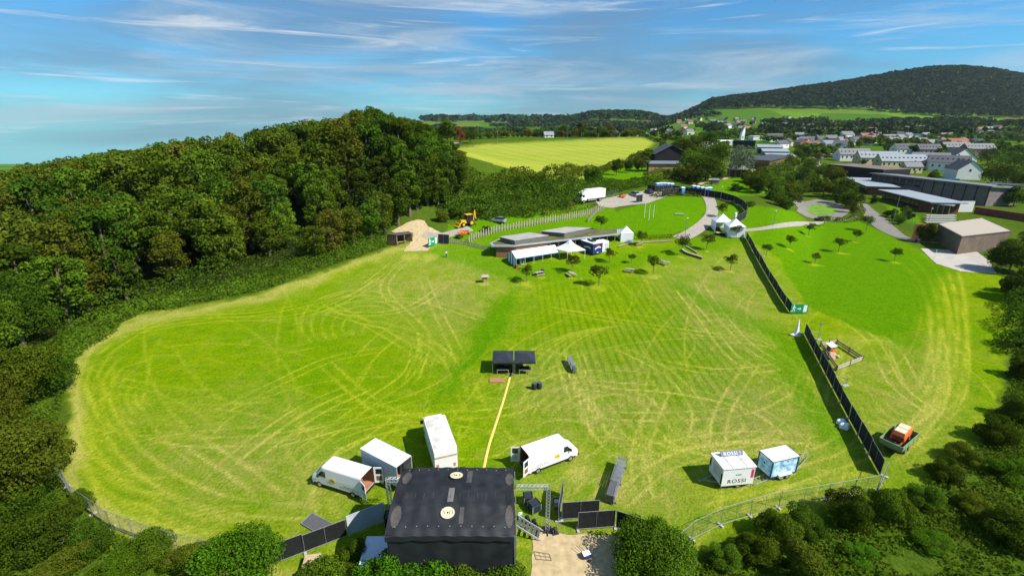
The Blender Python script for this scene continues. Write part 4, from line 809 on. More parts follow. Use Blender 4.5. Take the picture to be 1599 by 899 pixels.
def big_truck():
    c = Vector((-7.6, 41.9, 0)); rz = math.atan2(5.5, -1.95); c.z = gz(c.x, c.y)
    t = thing('box_lorry', 'white box lorry with stained roof parked end on behind the stage', 'lorry', c, rz); L, W, z0, z1 = 5.8, 2.35, .9, 3.35
    m = MB(); m.box((0, 0, (z0+z1)/2), (L, W, z1-z0)); m.build('box_body', M_white, t)
    m = MB(); m.loft([[Vector((x, y, z1+.003+.09*(1-(2*y/W)**2))) for y in np.linspace(-W/2+.09, W/2-.09, 9)]+[Vector((x, W/2-.09, z1+.002)), Vector((x, -W/2+.09, z1+.002))] for x in (-L/2+.25, -1, 1, L/2-.1)]); m.build('roof', M_dirty, t)
    m = MB(); m.box((L/2+.95, 0, 1.5), (1.6, 2.1, 1.7)); m.loft([[Vector((L/2+.2, y, 2.35)), Vector((L/2+1.65, y, 2.35)), Vector((L/2+.9, y, 2.95)), Vector((L/2+.2, y, 3.0))] for y in (-.95, .95)]); m.build('cab', M_white, t)
    m = MB(); m.sheet([(L/2+1.76, -.9, 1.6), (L/2+1.76, .9, 1.6), (L/2+1.76, .9, 2.2), (L/2+1.76, -.9, 2.2)], .02); m.build('windscreen', M_glass, t)
    for s in (-1, 1):
        m = MB(); m.box((L/2+1.4, s*1.25, 2.0), (.15, .3, .4)); m.build('mirror', M_dark, t)
        for x in (L/2+1.0, -1.9): wheel(t, x, s*.95, .45, .28, side=s)
    d = link('rear_door', None, t); bpy.data.objects.remove(d)
    m = MB(); m.box((-L/2-.03, 0, (z0+z1)/2-.1), (.06, W-.08, z1-z0-.25)); rd = m.build('rear_door', M_white, t)
    m = MB(); m.box((-L/2-.065, 0, z1-.85), (.02, W-.1, .22)); m.build('trim_band', M_lwood, rd)
    for s in (-1, 1):
        m = MB(); m.box((-L/2-.066, s*.86, 1.35 if s < 0 else 1.55), (.02, .26, .40)); m.build('warning_plate', mat('red striped plate', (.62, .2, .18), .6, var=.4, scale=9), rd)
    m = MB(); m.box((-L/2+1.2, 0, .62), (2.6, 1.9, .3)); m.build('chassis', M_dark, t); m = MB(); m.box((-L/2-.05, 0, .75), (.2, 2.1, .18)); m.build('rear_beam', M_dark, t)
big_truck()
# ------------------------------------------------------------ stage
def trusspart(p0, p1, w, parent, name='truss', m=M_alu):
    p0, p1 = Vector(p0), Vector(p1); d = (p1-p0); L = d.length; d.normalize(); u = Vector((0, 0, 1)) if abs(d.z) < .8 else Vector((0, 1, 0)); x = d.cross(u).normalized(); y = x.cross(d); b = MB(); C = [(x*i+y*j)*w/2 for i, j in ((-1, -1), (1, -1), (1, 1), (-1, 1))]
    for c in C: b.tube([p0+c, p1+c], .028, 5)
    n = max(2, int(L/w/1.1))
    for k in range(n):
        for i in range(4): a = p0+d*(L*k/n)+C[i]; e = p0+d*(L*(k+1)/n)+C[(i+1) % 4]; b.tube([a, e], .016, 4, cap=False)
    return b.build(name, m, parent)
def stage():
    g = gz(-4, 30); t = thing('stage', 'large black covered concert stage with two cream emblems on its roof', 'stage', (-4.5, 29.4, g)); X0, X1, Y0, Y1 = -4.5, 4.6, -3.3, 3.35
    PY = [Y0-.05, Y0+.3, -1.2, .6, Y1-.35, Y1]; PZ = [6.05, 6.25, 6.82, 6.92, 6.62, 6.40]
    def rz_(y): return float(np.interp(y, PY, PZ))
    def rzz(x, y): return rz_(y)+.10*(1-(x/4.1)**2)+.035*math.sin(x*5.3+y)*math.sin(y*1.3)+.05*float(vnoise(x+9, y*1.6+9, .55, 3)-.5)
    xs = np.linspace(X0-.12, X1+.05, 80); ys = np.linspace(PY[0], PY[-1], 56); V = [(x+(.12 if y > 2.5 and x < -3.9 else 0), y, rzz(x, y)) for y in ys for x in xs]; n = len(xs)
    m = MB(); m.add(V, [(j*n+i, j*n+i+1, (j+1)*n+i+1, (j+1)*n+i) for j in range(len(ys)-1) for i in range(n-1)], 0, True)
    for yy, dd in ((ys[0], -.03), (ys[-1], .03)): m.add([(x, yy+dd*(k > 0), rzz(x, yy)-k*(.42+.05*math.sin(x*3))) for k in (0, 1) for x in xs], [(i, i+1, n+i+1, n+i) for i in range(n-1)])
    for xx in (xs[0], xs[-1]): m.add([(xx, y, rzz(xx, y)-k*.42) for k in (0, 1) for y in ys], [(i, i+1, len(ys)+i+1, len(ys)+i) for i in range(len(ys)-1)])
    roof = m.build('roof', M_blk, t)
    def patch(poly, mt, nm, off=.02):
        xs_ = [p[0] for p in poly]; ys_ = [p[1] for p in poly]; m = MB(); A = np.linspace(min(xs_), max(xs_), 20); B = np.linspace(min(ys_), max(ys_), 12); k = len(A)
        V = [(x, y, rzz(x, y)+off) for y in B for x in A]; F = []
        for j in range(len(B)-1):
            for i in range(k-1):
                cx, cy = (A[i]+A[i+1])/2, (B[j]+B[j+1])/2
                if bool(inpoly(np.array([cx]), np.array([cy]), poly)[0]): F.append((j*k+i, j*k+i+1, (j+1)*k+i+1, (j+1)*k+i))
        m.add(V, F, 0, True); return m.build(nm, mt, roof)
    def ell(cx, cy, a, b, n=28): return [(cx+a*math.cos(2*math.pi*i/n), cy+b*math.sin(2*math.pi*i/n)) for i in range(n)]
    for cx, cy, a, b in ((-4.0, 1.75, .36, .75), (-4.05, -2.0, .38, .8), (4.3, 1.6, .34, .75), (4.3, -2.0, .30, .8)): patch(ell(cx, cy, a, b), mat('worn tan patch', (.080, .070, .062), .7, var=.25), 'worn_patch')
    for cx, cy, a, b in ((-.75, 1.8, .27, .55), (-4.15, -.3, .34, .65), (4.3, -.3, .30, .8)): patch(ell(cx, cy, a, b), M_screen, 'roof_opening')
    for x0, x1, y0, y1 in ((.85, 1.28, 1.0, 2.6), (.62, .95, -2.6, -1.4), (-.4, .05, -1.0, .4)): patch([(x0, y0), (x1, y0), (x1, y1), (x0, y1)], mat('grey roof panel', (.16, .155, .14), .6) if y0 == -1.0 else M_blk2, 'roof_panel')
    m = MB()
    for i in range(12):
        x = -3.6+i*.68; m.box((x, -.3+.1*math.sin(i*2), rzz(x, -.3)+.01), (.03, .6, .03))
    tag(m.build('strap', M_blk2, roof), kind='stuff')
    m = MB()
    for yy in (-2.75, 2.75): [m.box((-4.0+i*.8, yy, rzz(-4.0+i*.8, yy)+.012), (.07, .05, .03)) for i in range(11)]
    m.build('eyelet', M_alu, roof)
    for (cx, cy, ang, s) in ((.0, 1.85, 180, 'S\u2022D'), (-.25, -1.85, 0, 'S\u2022D')):
        slope = math.atan2(rzz(cx, cy+.3)-rzz(cx, cy-.3), .6); z = rzz(cx, cy)+.06
        e = MB(); e.disc((0, 0, 0), .56, 'z', .02, 30, mi=0, ry=.50); e.disc((0, 0, .012), .50, 'z', .02, 30, mi=1, ry=.44); o = e.build('emblem', [M_dgrey, M_cream], roof, (cx, cy, z)); o.rotation_euler = (slope, 0, R(ang) if ang else 0)
        if ang: o.rotation_euler = Euler((0, 0, math.pi)).to_matrix().to_euler(); o.rotation_euler = (Matrix.Rotation(slope, 3, 'X')@Matrix.Rotation(math.pi, 3, 'Z')).to_euler()
        for ch, dx in (('S', -.26), ('D', .26)): text(ch, .42, M_txt, roof, Vector((cx, cy, z))+(o.rotation_euler.to_matrix()@Vector((dx, 0, .035))), o.rotation_euler, 'lettering')
        dd = MB(); dd.disc((0, 0, .03), .085, 'z', .012, 6); q = dd.build('emblem_dot', M_txt, roof, (cx, cy, z)); q.rotation_euler = o.rotation_euler
    def wall(nm, p, q, z0, z1, amp=.05, flare=0):
        p, q = Vector(p), Vector(q); nn = (q-p).normalized(); nn = Vector((nn.y, -nn.x)); k = 40; m = MB(); V = []
        for j, z in enumerate(np.linspace(z0, z1, 8)):
            for i in range(k+1): f = i/k; w = amp*math.sin(f*34+j*.15)*(1-j/9); a = p.lerp(q, f)+nn*(w+flare*(1-j/7)); V.append((a.x, a.y, z))
        m.add(V, [(j*(k+1)+i, j*(k+1)+i+1, (j+1)*(k+1)+i+1, (j+1)*(k+1)+i) for j in range(7) for i in range(k)], 0, True); return m.build(nm, M_blk, t)
    wall('back_wall', (X0, Y0+.06), (X1, Y0+.06), 0, 6.15); wall('side_wall', (X1-.02, Y0+.1), (X1-.02, Y1-.3), 0, 6.2, .04, .25); wall('side_wall', (X0+.02, Y1-.3), (X0+.02, Y0+.1), 0, 6.2, .04, .1)
    m = MB(); m.box((0, 0, 1.1), (8.8, 6.3, .15)); m.box((0, 0, .5), (8.4, 6.0, 1.0)); m.build('deck', M_dark, t)
    for x in (X0+.2, X1-.2):
        for y in (Y0+.3, Y1-.25): trusspart((x, y, 0), (x, y, 6.1), .3, t, 'tower')
    m = MB(); m.bar((X1+.12, Y0+.1, .2), (X1+.12, Y0+.1, 6.0), .05); m.bar((X1+.3, Y1-.1, .2), (X1+.12, Y1-.1, 6.1), .06); m.bar((X1+.3, 1.0, .2), (X1+.2, 1.0, 3.4), .05); m.build('side_pole', M_alu, t)
stage()
def goalpost(label, base, beam_x, h):
    x, y = base; t = thing('truss_arch', label, 'truss', (x, y, gz(x, y)), 0, 'aluminium truss arches beside the stage'); trusspart((0, 0, .1), (0, 0, h), .3, t, 'leg'); trusspart((0, 0, h-.15), (beam_x-x, 0, h-.15), .3, t, 'beam')
    m = MB(); m.box((0, 0, .05), (.8, .8, .08)); m.bar((-.7, -.2, .08), (.7, .2, .08), .09); m.bar((.0, -.7, .08), (0, .7, .08), .09); m.build('base_plate', M_dark, t); return t
goalpost('silver truss arch on the right flank of the stage', (3.1, 32.4), .35, 4.9)
goalpost('silver truss arch on the left flank of the stage', (-11.1, 34.2), -9.2, 4.1)
def stairs():
    t = thing('stage_stairs', 'silver metal steps with dark treads on the right of the stage', 'stairs', (.45, 32.2, gz(1, 38.5)), R(-12))
    for i in range(6): m = MB(); m.box((.22+i*.33, 0, 1.12-i*.18), (.22, 1.0, .05)); m.build('tread', M_dgrey, t)
    for s in (-1, 1): m = MB(); m.bar((.0, s*.54, 1.3), (2.2, s*.54, .08), .07, .16); m.build('stringer', M_alu, t)
stairs()
M_case = mat('blue black case panel', (.022, .028, .045), .5)
def flight_case(label, x, y, s, rz, h=.8, nm='flight_case', mt=None, z=0):
    t = thing(nm, label, 'flight case', (x, y, gz(x, y)+z), rz, 'cases beside the stage'); m = MB(); m.box((0, 0, h/2+.1), (s-.02, s-.02, h-.02)); m.build('case_body', mt or M_case, t)
    m = MB()
    for a in (-1, 1):
        for b in (-1, 1):
            m.bar((a*s/2, b*s/2, .1), (a*s/2, b*s/2, h+.1), .06)
            for z_ in (.12, h+.1): m.bar((-s/2, b*s/2, z_), (s/2, b*s/2, z_), .06); m.bar((a*s/2, -s/2, z_), (a*s/2, s/2, z_), .06)
    m.build('edge_trim', M_alu, t); m = MB(); [m.disc((a*s*.35, b*s*.35, .05), .05, 'y', .04, 8) for a in (-1, 1) for b in (-1, 1)]; m.build('castor', M_tyre, t); return t
flight_case('dark blue flight case with silver edges, the farther of the two right of the stage', 1.5, 35.6, .8, .1, .85)
flight_case('dark blue flight case with silver edges, the nearer of the two right of the stage', 2.05, 34.7, .9, .55, .8)
flight_case('small silver case beside the end of the black screen', 4.2, 35.2, .62, .05, .5, mt=M_box)
flight_case('pale lighting case at the foot of the left truss arch', -10.3, 34.5, .8, .2, .6, mt=M_box)
flight_case('black speaker case low on the left of the stage', -10.9, 33.2, .9, .1, .9, mt=M_dark)
m = MB(); m.box((0, 0, .25), (.5, .4, .5)); m.tube([(-.2, 0, .5), (-.2, 0, .75), (.2, 0, .75), (.2, 0, .5)], .03, 6); o = m.build('generator', M_red, None, (-9.6, 35.1, gz(-8.5, 40))); tag(o, 'small red generator between the stage and the left truss arch', 'generator')
def light_rig(x, y, label):
    t = thing('floor_lights', label, 'stage light', (x, y, gz(x, y)), .3, 'dark lights by the right truss arch'); m = MB(); m.box((0, 0, .06), (.6, .3, .08)); m.build('foot', M_dark, t); m = MB(); m.tube([(0, -.1, .35), (0, .25, .45)], [.16, .22], 12); m.build('lamp_head', M_dark, t); m = MB(); m.bar((-.2, 0, .1), (-.2, 0, .42), .04); m.bar((.2, 0, .1), (.2, 0, .42), .04); m.build('yoke', M_galv, t)
light_rig(1.4, 33.3, 'dark floor light nearest the stage stairs'); light_rig(2.0, 32.9, 'dark floor light midway to the right truss arch'); light_rig(3.8, 32.0, 'dark floor light right of the right truss arch')
m = MB(); m.box((0, 0, .3), (.35, .35, .6)); o = m.build('white_box', M_signw, None, (.75, 33.7, gz(0, 40))); tag(o, 'small white box beside the stage right wall above the stairs', 'box')
# ------------------------------------------------------------ temporary fence panels
def panel_proto(screened, L=3.45, H=2.0):
    fr = MB(); fr.tube([(0, 0, .05), (0, 0, H)], .022, 6); fr.tube([(L, 0, .05), (L, 0, H)], .022, 6); fr.tube([(0, 0, H-.02), (L, 0, H-.02)], .022, 6); fr.tube([(0, 0, .16), (L, 0, .16)], .026, 6); fr.tube([(L/2, 0, .16), (L/2, 0, H-.02)], .02, 5)
    ft = MB(); ft.box((0, 0, .07), (.22, .6, .13))
    r = thing('site_fence', 'x', 'fence'); fr.build('frame', M_galv, r); ft.build('foot', M_conc, r)
    w = MB(); k = 16
    if screened:
        V = [(.02+(L-.04)*i/k, .012*math.sin(i*1.7+z*3)+.02, z) for z in (.12, .8, 1.4, H-.03) for i in range(k+1)]; w.add(V, [(j*(k+1)+i, j*(k+1)+i+1, (j+1)*(k+1)+i+1, (j+1)*(k+1)+i) for j in range(3) for i in range(k)]); w.build('screen', M_screen, r)
    else:
        for i in range(1, 18): w.tube([(L*i/18, 0, .16), (L*i/18, 0, H-.03)], .006, 3, cap=False)
        for z in (.5, .85, 1.2, 1.6): w.tube([(0, 0, z), (L, 0, z)], .006, 3, cap=False)
        w.build('wire_mesh', M_galv, r)
    return r
PAN = {True: None, False: None}
def fence_run(W, screened, labf, group, L=3.5):
    """panels end to end along a ground line; every panel is a thing of its own"""
    W = [Vector(p) for p in W]; pts = [W[0]]; acc = 0; D = []
    P = []
    for i in range(len(W)-1):
        n = max(1, round((W[i+1]-W[i]).length/L)); P += [(W[i].lerp(W[i+1], k/n), W[i].lerp(W[i+1], (k+1)/n)) for k in range(n)]
    for i, (a, b) in enumerate(P):
        z = gz(a.x, a.y); zb = gz(b.x, b.y)
        if PAN[screened] is None: PAN[screened] = r = panel_proto(screened)
        else: r = dup(PAN[screened], (0, 0, 0))
        r.location = (a.x, a.y, z-.02); r.rotation_euler = Euler((0, -math.atan2(zb-z, (b-a).length), heading(a, b))); r.rotation_euler.x = R(2.2*math.sin(i*2.7+a.x)); r.scale = ((b-a).length/3.48, 1, 1); r['label'] = labf(i, len(P)); r['group'] = group
    return P
G1 = 'black screened panels of the long site fence'
RUN1 = fence_run([ow(65.8, 157.5), ow(47.6, 92.2)], True, lambda i, n: f'black screened fence panel, {nth(i)} from the white gazebos down to the green exit sign', G1, 3.6)
RUN2 = fence_run([ow(45.2, 82.5), ow(37.2, 56.3), ow(34.1, 45.7)], True, lambda i, n: f'black screened fence panel, {nth(i)} below the folded white flag down to the corner', G1)
def brace(a, d, label):
    a = Vector(a); t = thing('fence_brace', label, 'brace', (a.x, a.y, gz(a.x, a.y)), heading(Vector((0, 0)), Vector(d)), 'steel braces behind the long fence'); m = MB(); m.tube([(0, 0, 1.8), (2.2, 0, 1.2)], .03, 6); m.tube([(2.2, 0, 1.2), (2.2, 0, .1)], .03, 6); m.tube([(1.6, 0, .1), (2.2, .0, 1.2)], .025, 6); m.build('strut', M_galv, t); m = MB(); m.box((2.0, 0, .09), (1.0, .5, .14)); m.build('foot', M_conc, t)
for f, lab in ((.30, 'steel brace behind the far stretch of the long fence'), (.93, 'steel brace next to the green exit sign')): a = Vector(ow(65.8, 157.5)).lerp(Vector(ow(47.6, 92.2)), f); brace(a, (1, .1), lab)
for f, lab in ((.08, 'steel brace between folded flag and timber enclosure'), (.50, 'steel brace below the timber enclosure')): a = Vector(ow(45.2, 82.5)).lerp(Vector(ow(34.1, 45.7)), f); brace(a, (1, .2), lab)
G2 = 'bare wire fence panels along the bottom of the field'
c = [at(*p).xy for p in [(1381, 744), (1366, 779)]]; fence_run(c, False, lambda i, n: f'bare wire fence panel at the corner below the black fence, {nth(i)} from it', G2)
c = [at(*p).xy for p in [(1368, 766), (1290, 780), (1215, 793), (1125, 820), (1080, 842), (1050, 868)]]; fence_run(c, False, lambda i, n: f'bare wire fence panel, {nth(i)} leftward from the fence corner at the bottom right', G2)
c = [at(*p).xy for p in [(90, 740), (118, 782), (175, 824), (245, 852), (315, 870), (380, 880)]]; fence_run(c, False, lambda i, n: f'bare wire fence panel, {nth(i)} from the olive tree along the bottom left', G2)
G3 = 'black screened panels beside the stage'
for a, b, lab in (((-20.4, 28.4), (-17.3, 30.1), 'black fence panel half hidden by the green tree left of the stage'), ((-17.3, 30.1), (-14.3, 31.75), 'black fence panel adjoining the white sheet left of the stage'), ((4.2, 33.3), (4.95, 36.7), 'black fence panel seen edge on right of the truss arch'),
                  ((4.5, 33.5), (7.9, 33.8), 'black fence panel behind the other one at the gravel pad'), ((5.8, 32.4), (9.1, 32.7), 'black brownish fence panel in front at the gravel pad'), ((9.2, 32.65), (12.2, 31.3), 'black fence panel angled behind the round green tree')):
    fence_run([a, b], True, lambda i, n, l=lab: l, G3, 9)
m = MB(); V = [(-14.2+2.75*i/12, 31.8+1.6*i/12+.05*math.sin(i), z) for z in (.1, 1.2, 2.15+0) for i in range(13)]; m.add(V, [(j*13+i, j*13+i+1, (j+1)*13+i+1, (j+1)*13+i) for j in (0, 1) for i in range(12)]); m.tube([(-14.2, 31.8, .0), (-14.2, 31.8, 2.2)], .03, 6); m.tube([(-11.4, 33.4, .0), (-11.4, 33.4, 2.2)], .03, 6); m.tube([(-14.2, 31.8, 2.18), (-11.4, 33.4, 2.18)], .03, 6); tag(m.build('sheeted_panel', M_box, None, (0, 0, gz(-12, 38))), 'fence panel clad in a pale grey sheet beside the left truss arch', 'fence panel')
m = MB(); P = [at(*q) for q in [(470, 818), (487, 802), (524, 821), (503, 838)]]; m.sheet([p+Vector((0, 0, .09)) for p in P], .06); lp = thing('lying_panel', 'dark screened panel lying flat on the grass behind the left fence', 'fence panel'); m.build('screen', M_dgrey, lp)
m = MB(); [m.tube([P[i]+Vector((0, 0, .12)), P[(i+1) % 4]+Vector((0, 0, .12))], .035, 6) for i in range(4)]; m.build('frame', M_galv, lp)
# stacked fence panels
def rack(label, x0, y0, x1, y1, w, h, dark=.35):
    a, b = Vector((x0, y0)), Vector((x1, y1)); L = (b-a).length; t = thing('panel_rack', label, 'panel stack', (x0, y0, gz(x0, y0)), heading(a, b), 'racks of stacked fence panels'); n = 8
    m = MB()
    for i in range(n):
        y = -w/2+w*i/(n-1); m.bar((L*dark if i > 1 else 0, y, h-.04+.02*(i % 2)), (L, y+.03, h-.04), .06); m.bar((0, y, .22), (L, y, .22), .05)
        for x in (0, L*.5, L): m.bar((x, y, .2), (x, y, h-.05), .04)
    m.build('panel', M_galv, t)
    m = MB(); m.box((L*dark/2, .06, (h+.2)/2), (L*dark, w-.14, h-.28)); m.build('screened_panel', M_dgrey, t)
    m = MB(); [m.bar((x, -w/2-.1, .1), (x, w/2+.1, .1), .12) for x in (.3, L/2, L-.3)]; m.build('rack_frame', M_dark, t)
rack('long rack of upright fence panels on the grass right of the truss arch', 9.2, 35.4, 11.5, 40.7, .85, 1.1)
rack('short rack of fence panels on the grass right of the mixing tents', *ow(8.15, 68.0), *ow(7.75, 71.8), .5, 1.0, .15)
# pale gazebo and pallet stack left of the stage
def small_gazebo():
    t = thing('small_gazebo', 'small pale single pitch canopy beside the left rear stage corner', 'canopy', (-10.6, 28.2, gz(-9.3, 33))); m = MB(); m.loft([[Vector((-1.1, y, 2.35+z)), Vector((1.15, y, 2.35+z)), Vector((1.15, y, 2.30+z)), Vector((-1.1, y, 2.30+z))] for y, z in ((-1.3, -.3), (0, 0), (1.3, .1))]); m.build('canopy_cloth', mat('pale blue cloth', (.62, .68, .76), .6, var=.05), t)
    for x in (-1, 1.05):
        for y in (-1.2, 1.2): m = MB(); m.tube([(x, y, 0), (x, y, 2.2)], .03, 6); m.build('leg', M_alu, t)
small_gazebo()
def chair(x, y, rz, lab, mt=M_signw):
    t = thing('garden_chair', lab, 'chair', (x, y, gz(x, y)), rz); m = MB(); m.box((0, 0, .44), (.46, .44, .04)); m.build('seat', mt, t); m = MB(); m.box((0, .22, .68), (.46, .04, .42)); m.build('backrest', mt, t)
    for a in (-.2, .2):
        for b in (-.19, .19): m = MB(); m.bar((a, b, 0), (a, b, .43), .04); m.build('leg', mt, t)
chair(-11.3, 27.2, .6, 'white garden chair under the edge of the small pale canopy')
t = thing('panel_pile', 'grey and wooden boards piled flat left of the small pale canopy', 'pile', (-16.2, 28.6, gz(-14, 33)), .08)
for i in range(6): m = MB(); m.box((.03*(i % 3), -.03*(i % 2), .06+i*.11), (1.25, 1.7, .07), .03*(i-2)); m.build('board', M_lwood if i in (0, 5) else M_galv, t)
# ------------------------------------------------------------ mixing tents
def foh(x, label, desk):
    y0, y1 = 59.7, 63.2; t = thing('mixing_tent', label, 'tent', (x, (y0+y1)/2, gz(x, 62)), 0, 'pair of black mixing tents'); w, d = 1.5, 1.85; m = MB()
    E = [(-w, -d), (w, -d), (w, d), (-w, d)]; m.add([(a, b, 2.15) for a, b in E]+[(-.2, .2, 2.45), (.4, .3, 2.5)], [(0, 1, 5, 4), (1, 2, 5), (2, 3, 4, 5), (3, 0, 4)]); m.add([(a, b, z) for z in (2.15, 1.95) for a, b in E], [(i, (i+1) % 4, 4+(i+1) % 4, 4+i) for i in range(4)]); m.build('roof', mat('shiny black roof cloth', (.028, .031, .038), .33, var=.3, scale=1, bump=.3), t)
    for a, b in E: m = MB(); m.bar((a*.97, b*.97, 0), (a*.97, b*.97, 2.1), .05); m.build('leg', M_galv, t)
    m = MB(); m.add([(-w, d, .2), (w, d, .2), (w, d, 2.1), (-w, d, 2.1)], [(0, 1, 2, 3)]); m.add([(-w*.98, d, .2), (-w*.98, -.5, .2), (-w*.98, -.5, 2.1), (-w*.98, d, 2.1)], [(0, 1, 2, 3)]); m.build('side_cloth', M_screen, t)
    k = thing('mixing_desk', desk, 'desk', (x, y0+.6, gz(x, 68)), 0, 'desks under the mixing tents'); m = MB(); m.box((0, 0, .85), (1.7, .8, .12)); m.box((0, .1, .98), (1.2, .5, .14), rot=Euler((R(12), 0, 0))); m.build('desk_top', M_dark, k)
    for a in (-.8, .8):
        m = MB(); m.bar((a, -.38, 0), (a, -.38, .9), .06); m.bar((a, .38, 0), (a, .38, .9), .06); m.bar((a, -.38, .5), (a, .38, .5), .04); m.build('leg', M_alu, k)
    m = MB(); m.bar((-.8, -.4, .8), (.8, -.4, .8), .05); m.build('rail', M_alu, k)
foh(-1.3, 'black mixing tent, left one of the pair on the field', 'dark desk with silver frame under the left mixing tent'); foh(1.85, 'black mixing tent, right one of the pair on the field', 'dark desk with silver frame under the right mixing tent')
for px, py, lab in ((834, 607, 'black drum, left of the two on the grass'), (842, 606, 'black drum, right of the two on the grass')):
    p = at(px, py); t = thing('drum', lab, 'drum', p, 0, 'two black drums'); m = MB(); m.tube([(0, 0, 0), (0, 0, .1), (0, 0, .85), (0, 0, .9)], [.33, .36, .36, .33], 14); m.build('drum_body', M_dark, t); m = MB(); m.disc((0, 0, .93), .34, 'z', .05, 14); m.build('lid', M_dgrey, t)
a, b = at(764, 599), at(787, 599); m = MB(); m.box(((a.x+b.x)/2, a.y+.8, a.z+.08), (b.x-a.x, 1.1, .14)); tag(m.build('wooden_board', mat('reddish board', (.38, .17, .09), .8), None), 'reddish wooden board lying on the grass left of the yellow cable ramp', 'board')
def ramp(pix, mt, label, w=.32, h=.07):
    W = smoothline([at(*p).xy for p in pix], .9); t = thing('cable_ramp', label, 'cable ramp', (0, 0, 0), 0, 'cable ramp from mixing tents to stage')
    m = MB(); V = []
    for i, p in enumerate(W):
        d = (W[min(i+1, len(W)-1)]-W[max(i-1, 0)]).normalized(); n = Vector((-d.y, d.x)); z = gz(p.x, p.y)
        for s, hh in ((-.5, .01), (-.3, h), (.3, h), (.5, .01)): q = p+n*w*s; V.append((q.x, q.y, z+hh))
    m.add(V, [(i*4+k, i*4+k+1, i*4+k+5, i*4+k+4) for i in range(len(W)-1) for k in range(3)]); m.build('ramp_cover', mt, t)
    m = MB()
    for i, p in enumerate(W[:-1]): q = W[i+1]; d = (q-p).normalized(); n = Vector((-d.y, d.x)); [m.bar((p.x+n.x*s, p.y+n.y*s, gz(p.x, p.y)+h+.004), (q.x+n.x*s-d.x*.08, q.y+n.y*s-d.y*.08, gz(q.x, q.y)+h+.004), .03, .012) for s in (-.07, .07)]
    m.build('ramp_ridge', M_dark if mt is M_dark else M_cream, t)
ramp([(796, 589), (786, 625), (772, 668), (762, 700), (754, 738)], M_ylw, 'yellow cable ramp running down the field to the stage')
ramp([(802, 572), (796, 588)], M_dark, 'short black cable ramp under the mixing tents')
# ------------------------------------------------------------ catering trailers
def rossi():
    a, b = Vector((20.4, 37.2)), Vector((23.6, 37.6)); rz = heading(a, b); L, W = 3.3, 2.3; n = Vector((-math.sin(rz), math.cos(rz))); c = (a+b)/2+n*W/2
    t = thing('catering_trailer', 'white catering trailer lettered ROSSI with a grey sign on its roof', 'trailer', (c.x, c.y, gz(c.x, c.y)), rz); z0, z1 = .5, 2.5
    m = MB(); m.box((0, 0, (z0+z1)/2), (L, W, z1-z0)); m.build('body', M_white, t)
    m = MB(); m.box((0, 0, z1+.04), (L+.14, W+.16, .09)); rf = m.build('roof', mat('white roof panel', (.78, .78, .80), .5, var=.05), t); m = MB(); [m.box((x, 0, z1+.095), (.05, W+.1, .03)) for x in (-.75, .75)]; m.box((0, -.1, z1+.096), (L, .04, .03)); m.build('roof_seam', M_galv, rf)
    sg = MB(); sg.box((.15, .62, z1+.34), (2.35, .06, .52), rot=Euler((R(-28), 0, 0))); s = sg.build('roof_sign', mat('sign slate grey', (.20, .21, .26), .5), t); text('ROSSI !', .46, M_signw, s, (.15, .62-.05, z1+.34), (R(62), 0, 0), sx=1.15)
    text('ROSSI', .62, M_txt, t, (-.1, -W/2-.012, .98), (R(90), 0, 0), sx=1.12); text('ROSSI', .18, M_txt, t, (0, -W/2-.012, 1.72), (R(90), 0, 0), sx=1.1)
    m = MB(); m.box((L/2-.22, -W/2-.006, 1.75), (.28, .012, 1.0)); m.build('banner', M_pink, t); text('GELATO', .17, M_signw, t, (L/2-.22, -W/2-.02, 1.75), (R(90), R(-90), 0)) if False else None
    m = MB(); m.box((-L/2-.012, -.15, 1.6), (.02, 1.3, 1.1)); m.build('hatch', M_box, t); m = MB(); m.box((-L/2-.03, -W/2+.12, 1.3), (.06, .16, 1.2)); m.box((-L/2-.03, W/2-.1, 1.7), (.06, .16, .9)); m.build('rubber_trim', M_dark, t)
    m = MB(); m.box((0, .0, .42), (2.6, W-.1, .14)); m.build('chassis', M_navy, t)
    for s in (-1, 1): wheel(t, .2, s*(W/2-.2), .3, .2, side=s)
    m = MB(); m.bar((-L/2, -.5, .45), (-L/2-1.3, 0, .45), .08); m.bar((-L/2, .5, .45), (-L/2-1.3, 0, .45), .08); m.bar((-L/2-1.3, 0, .45), (-L/2-1.75, 0, .45), .08); m.tube([(-L/2-1.5, 0, .6), (-L/2-1.5, 0, .1)], .03, 6); m.build('drawbar', M_galv, t)
    for x in (-L/2+.1, L/2-.1):
        for y in (-W/2+.1, W/2-.1): m = MB(); m.bar((x, y, .5), (x-.04, y-.06, .0), .05); m.build('support_leg', M_galv, t)
rossi()
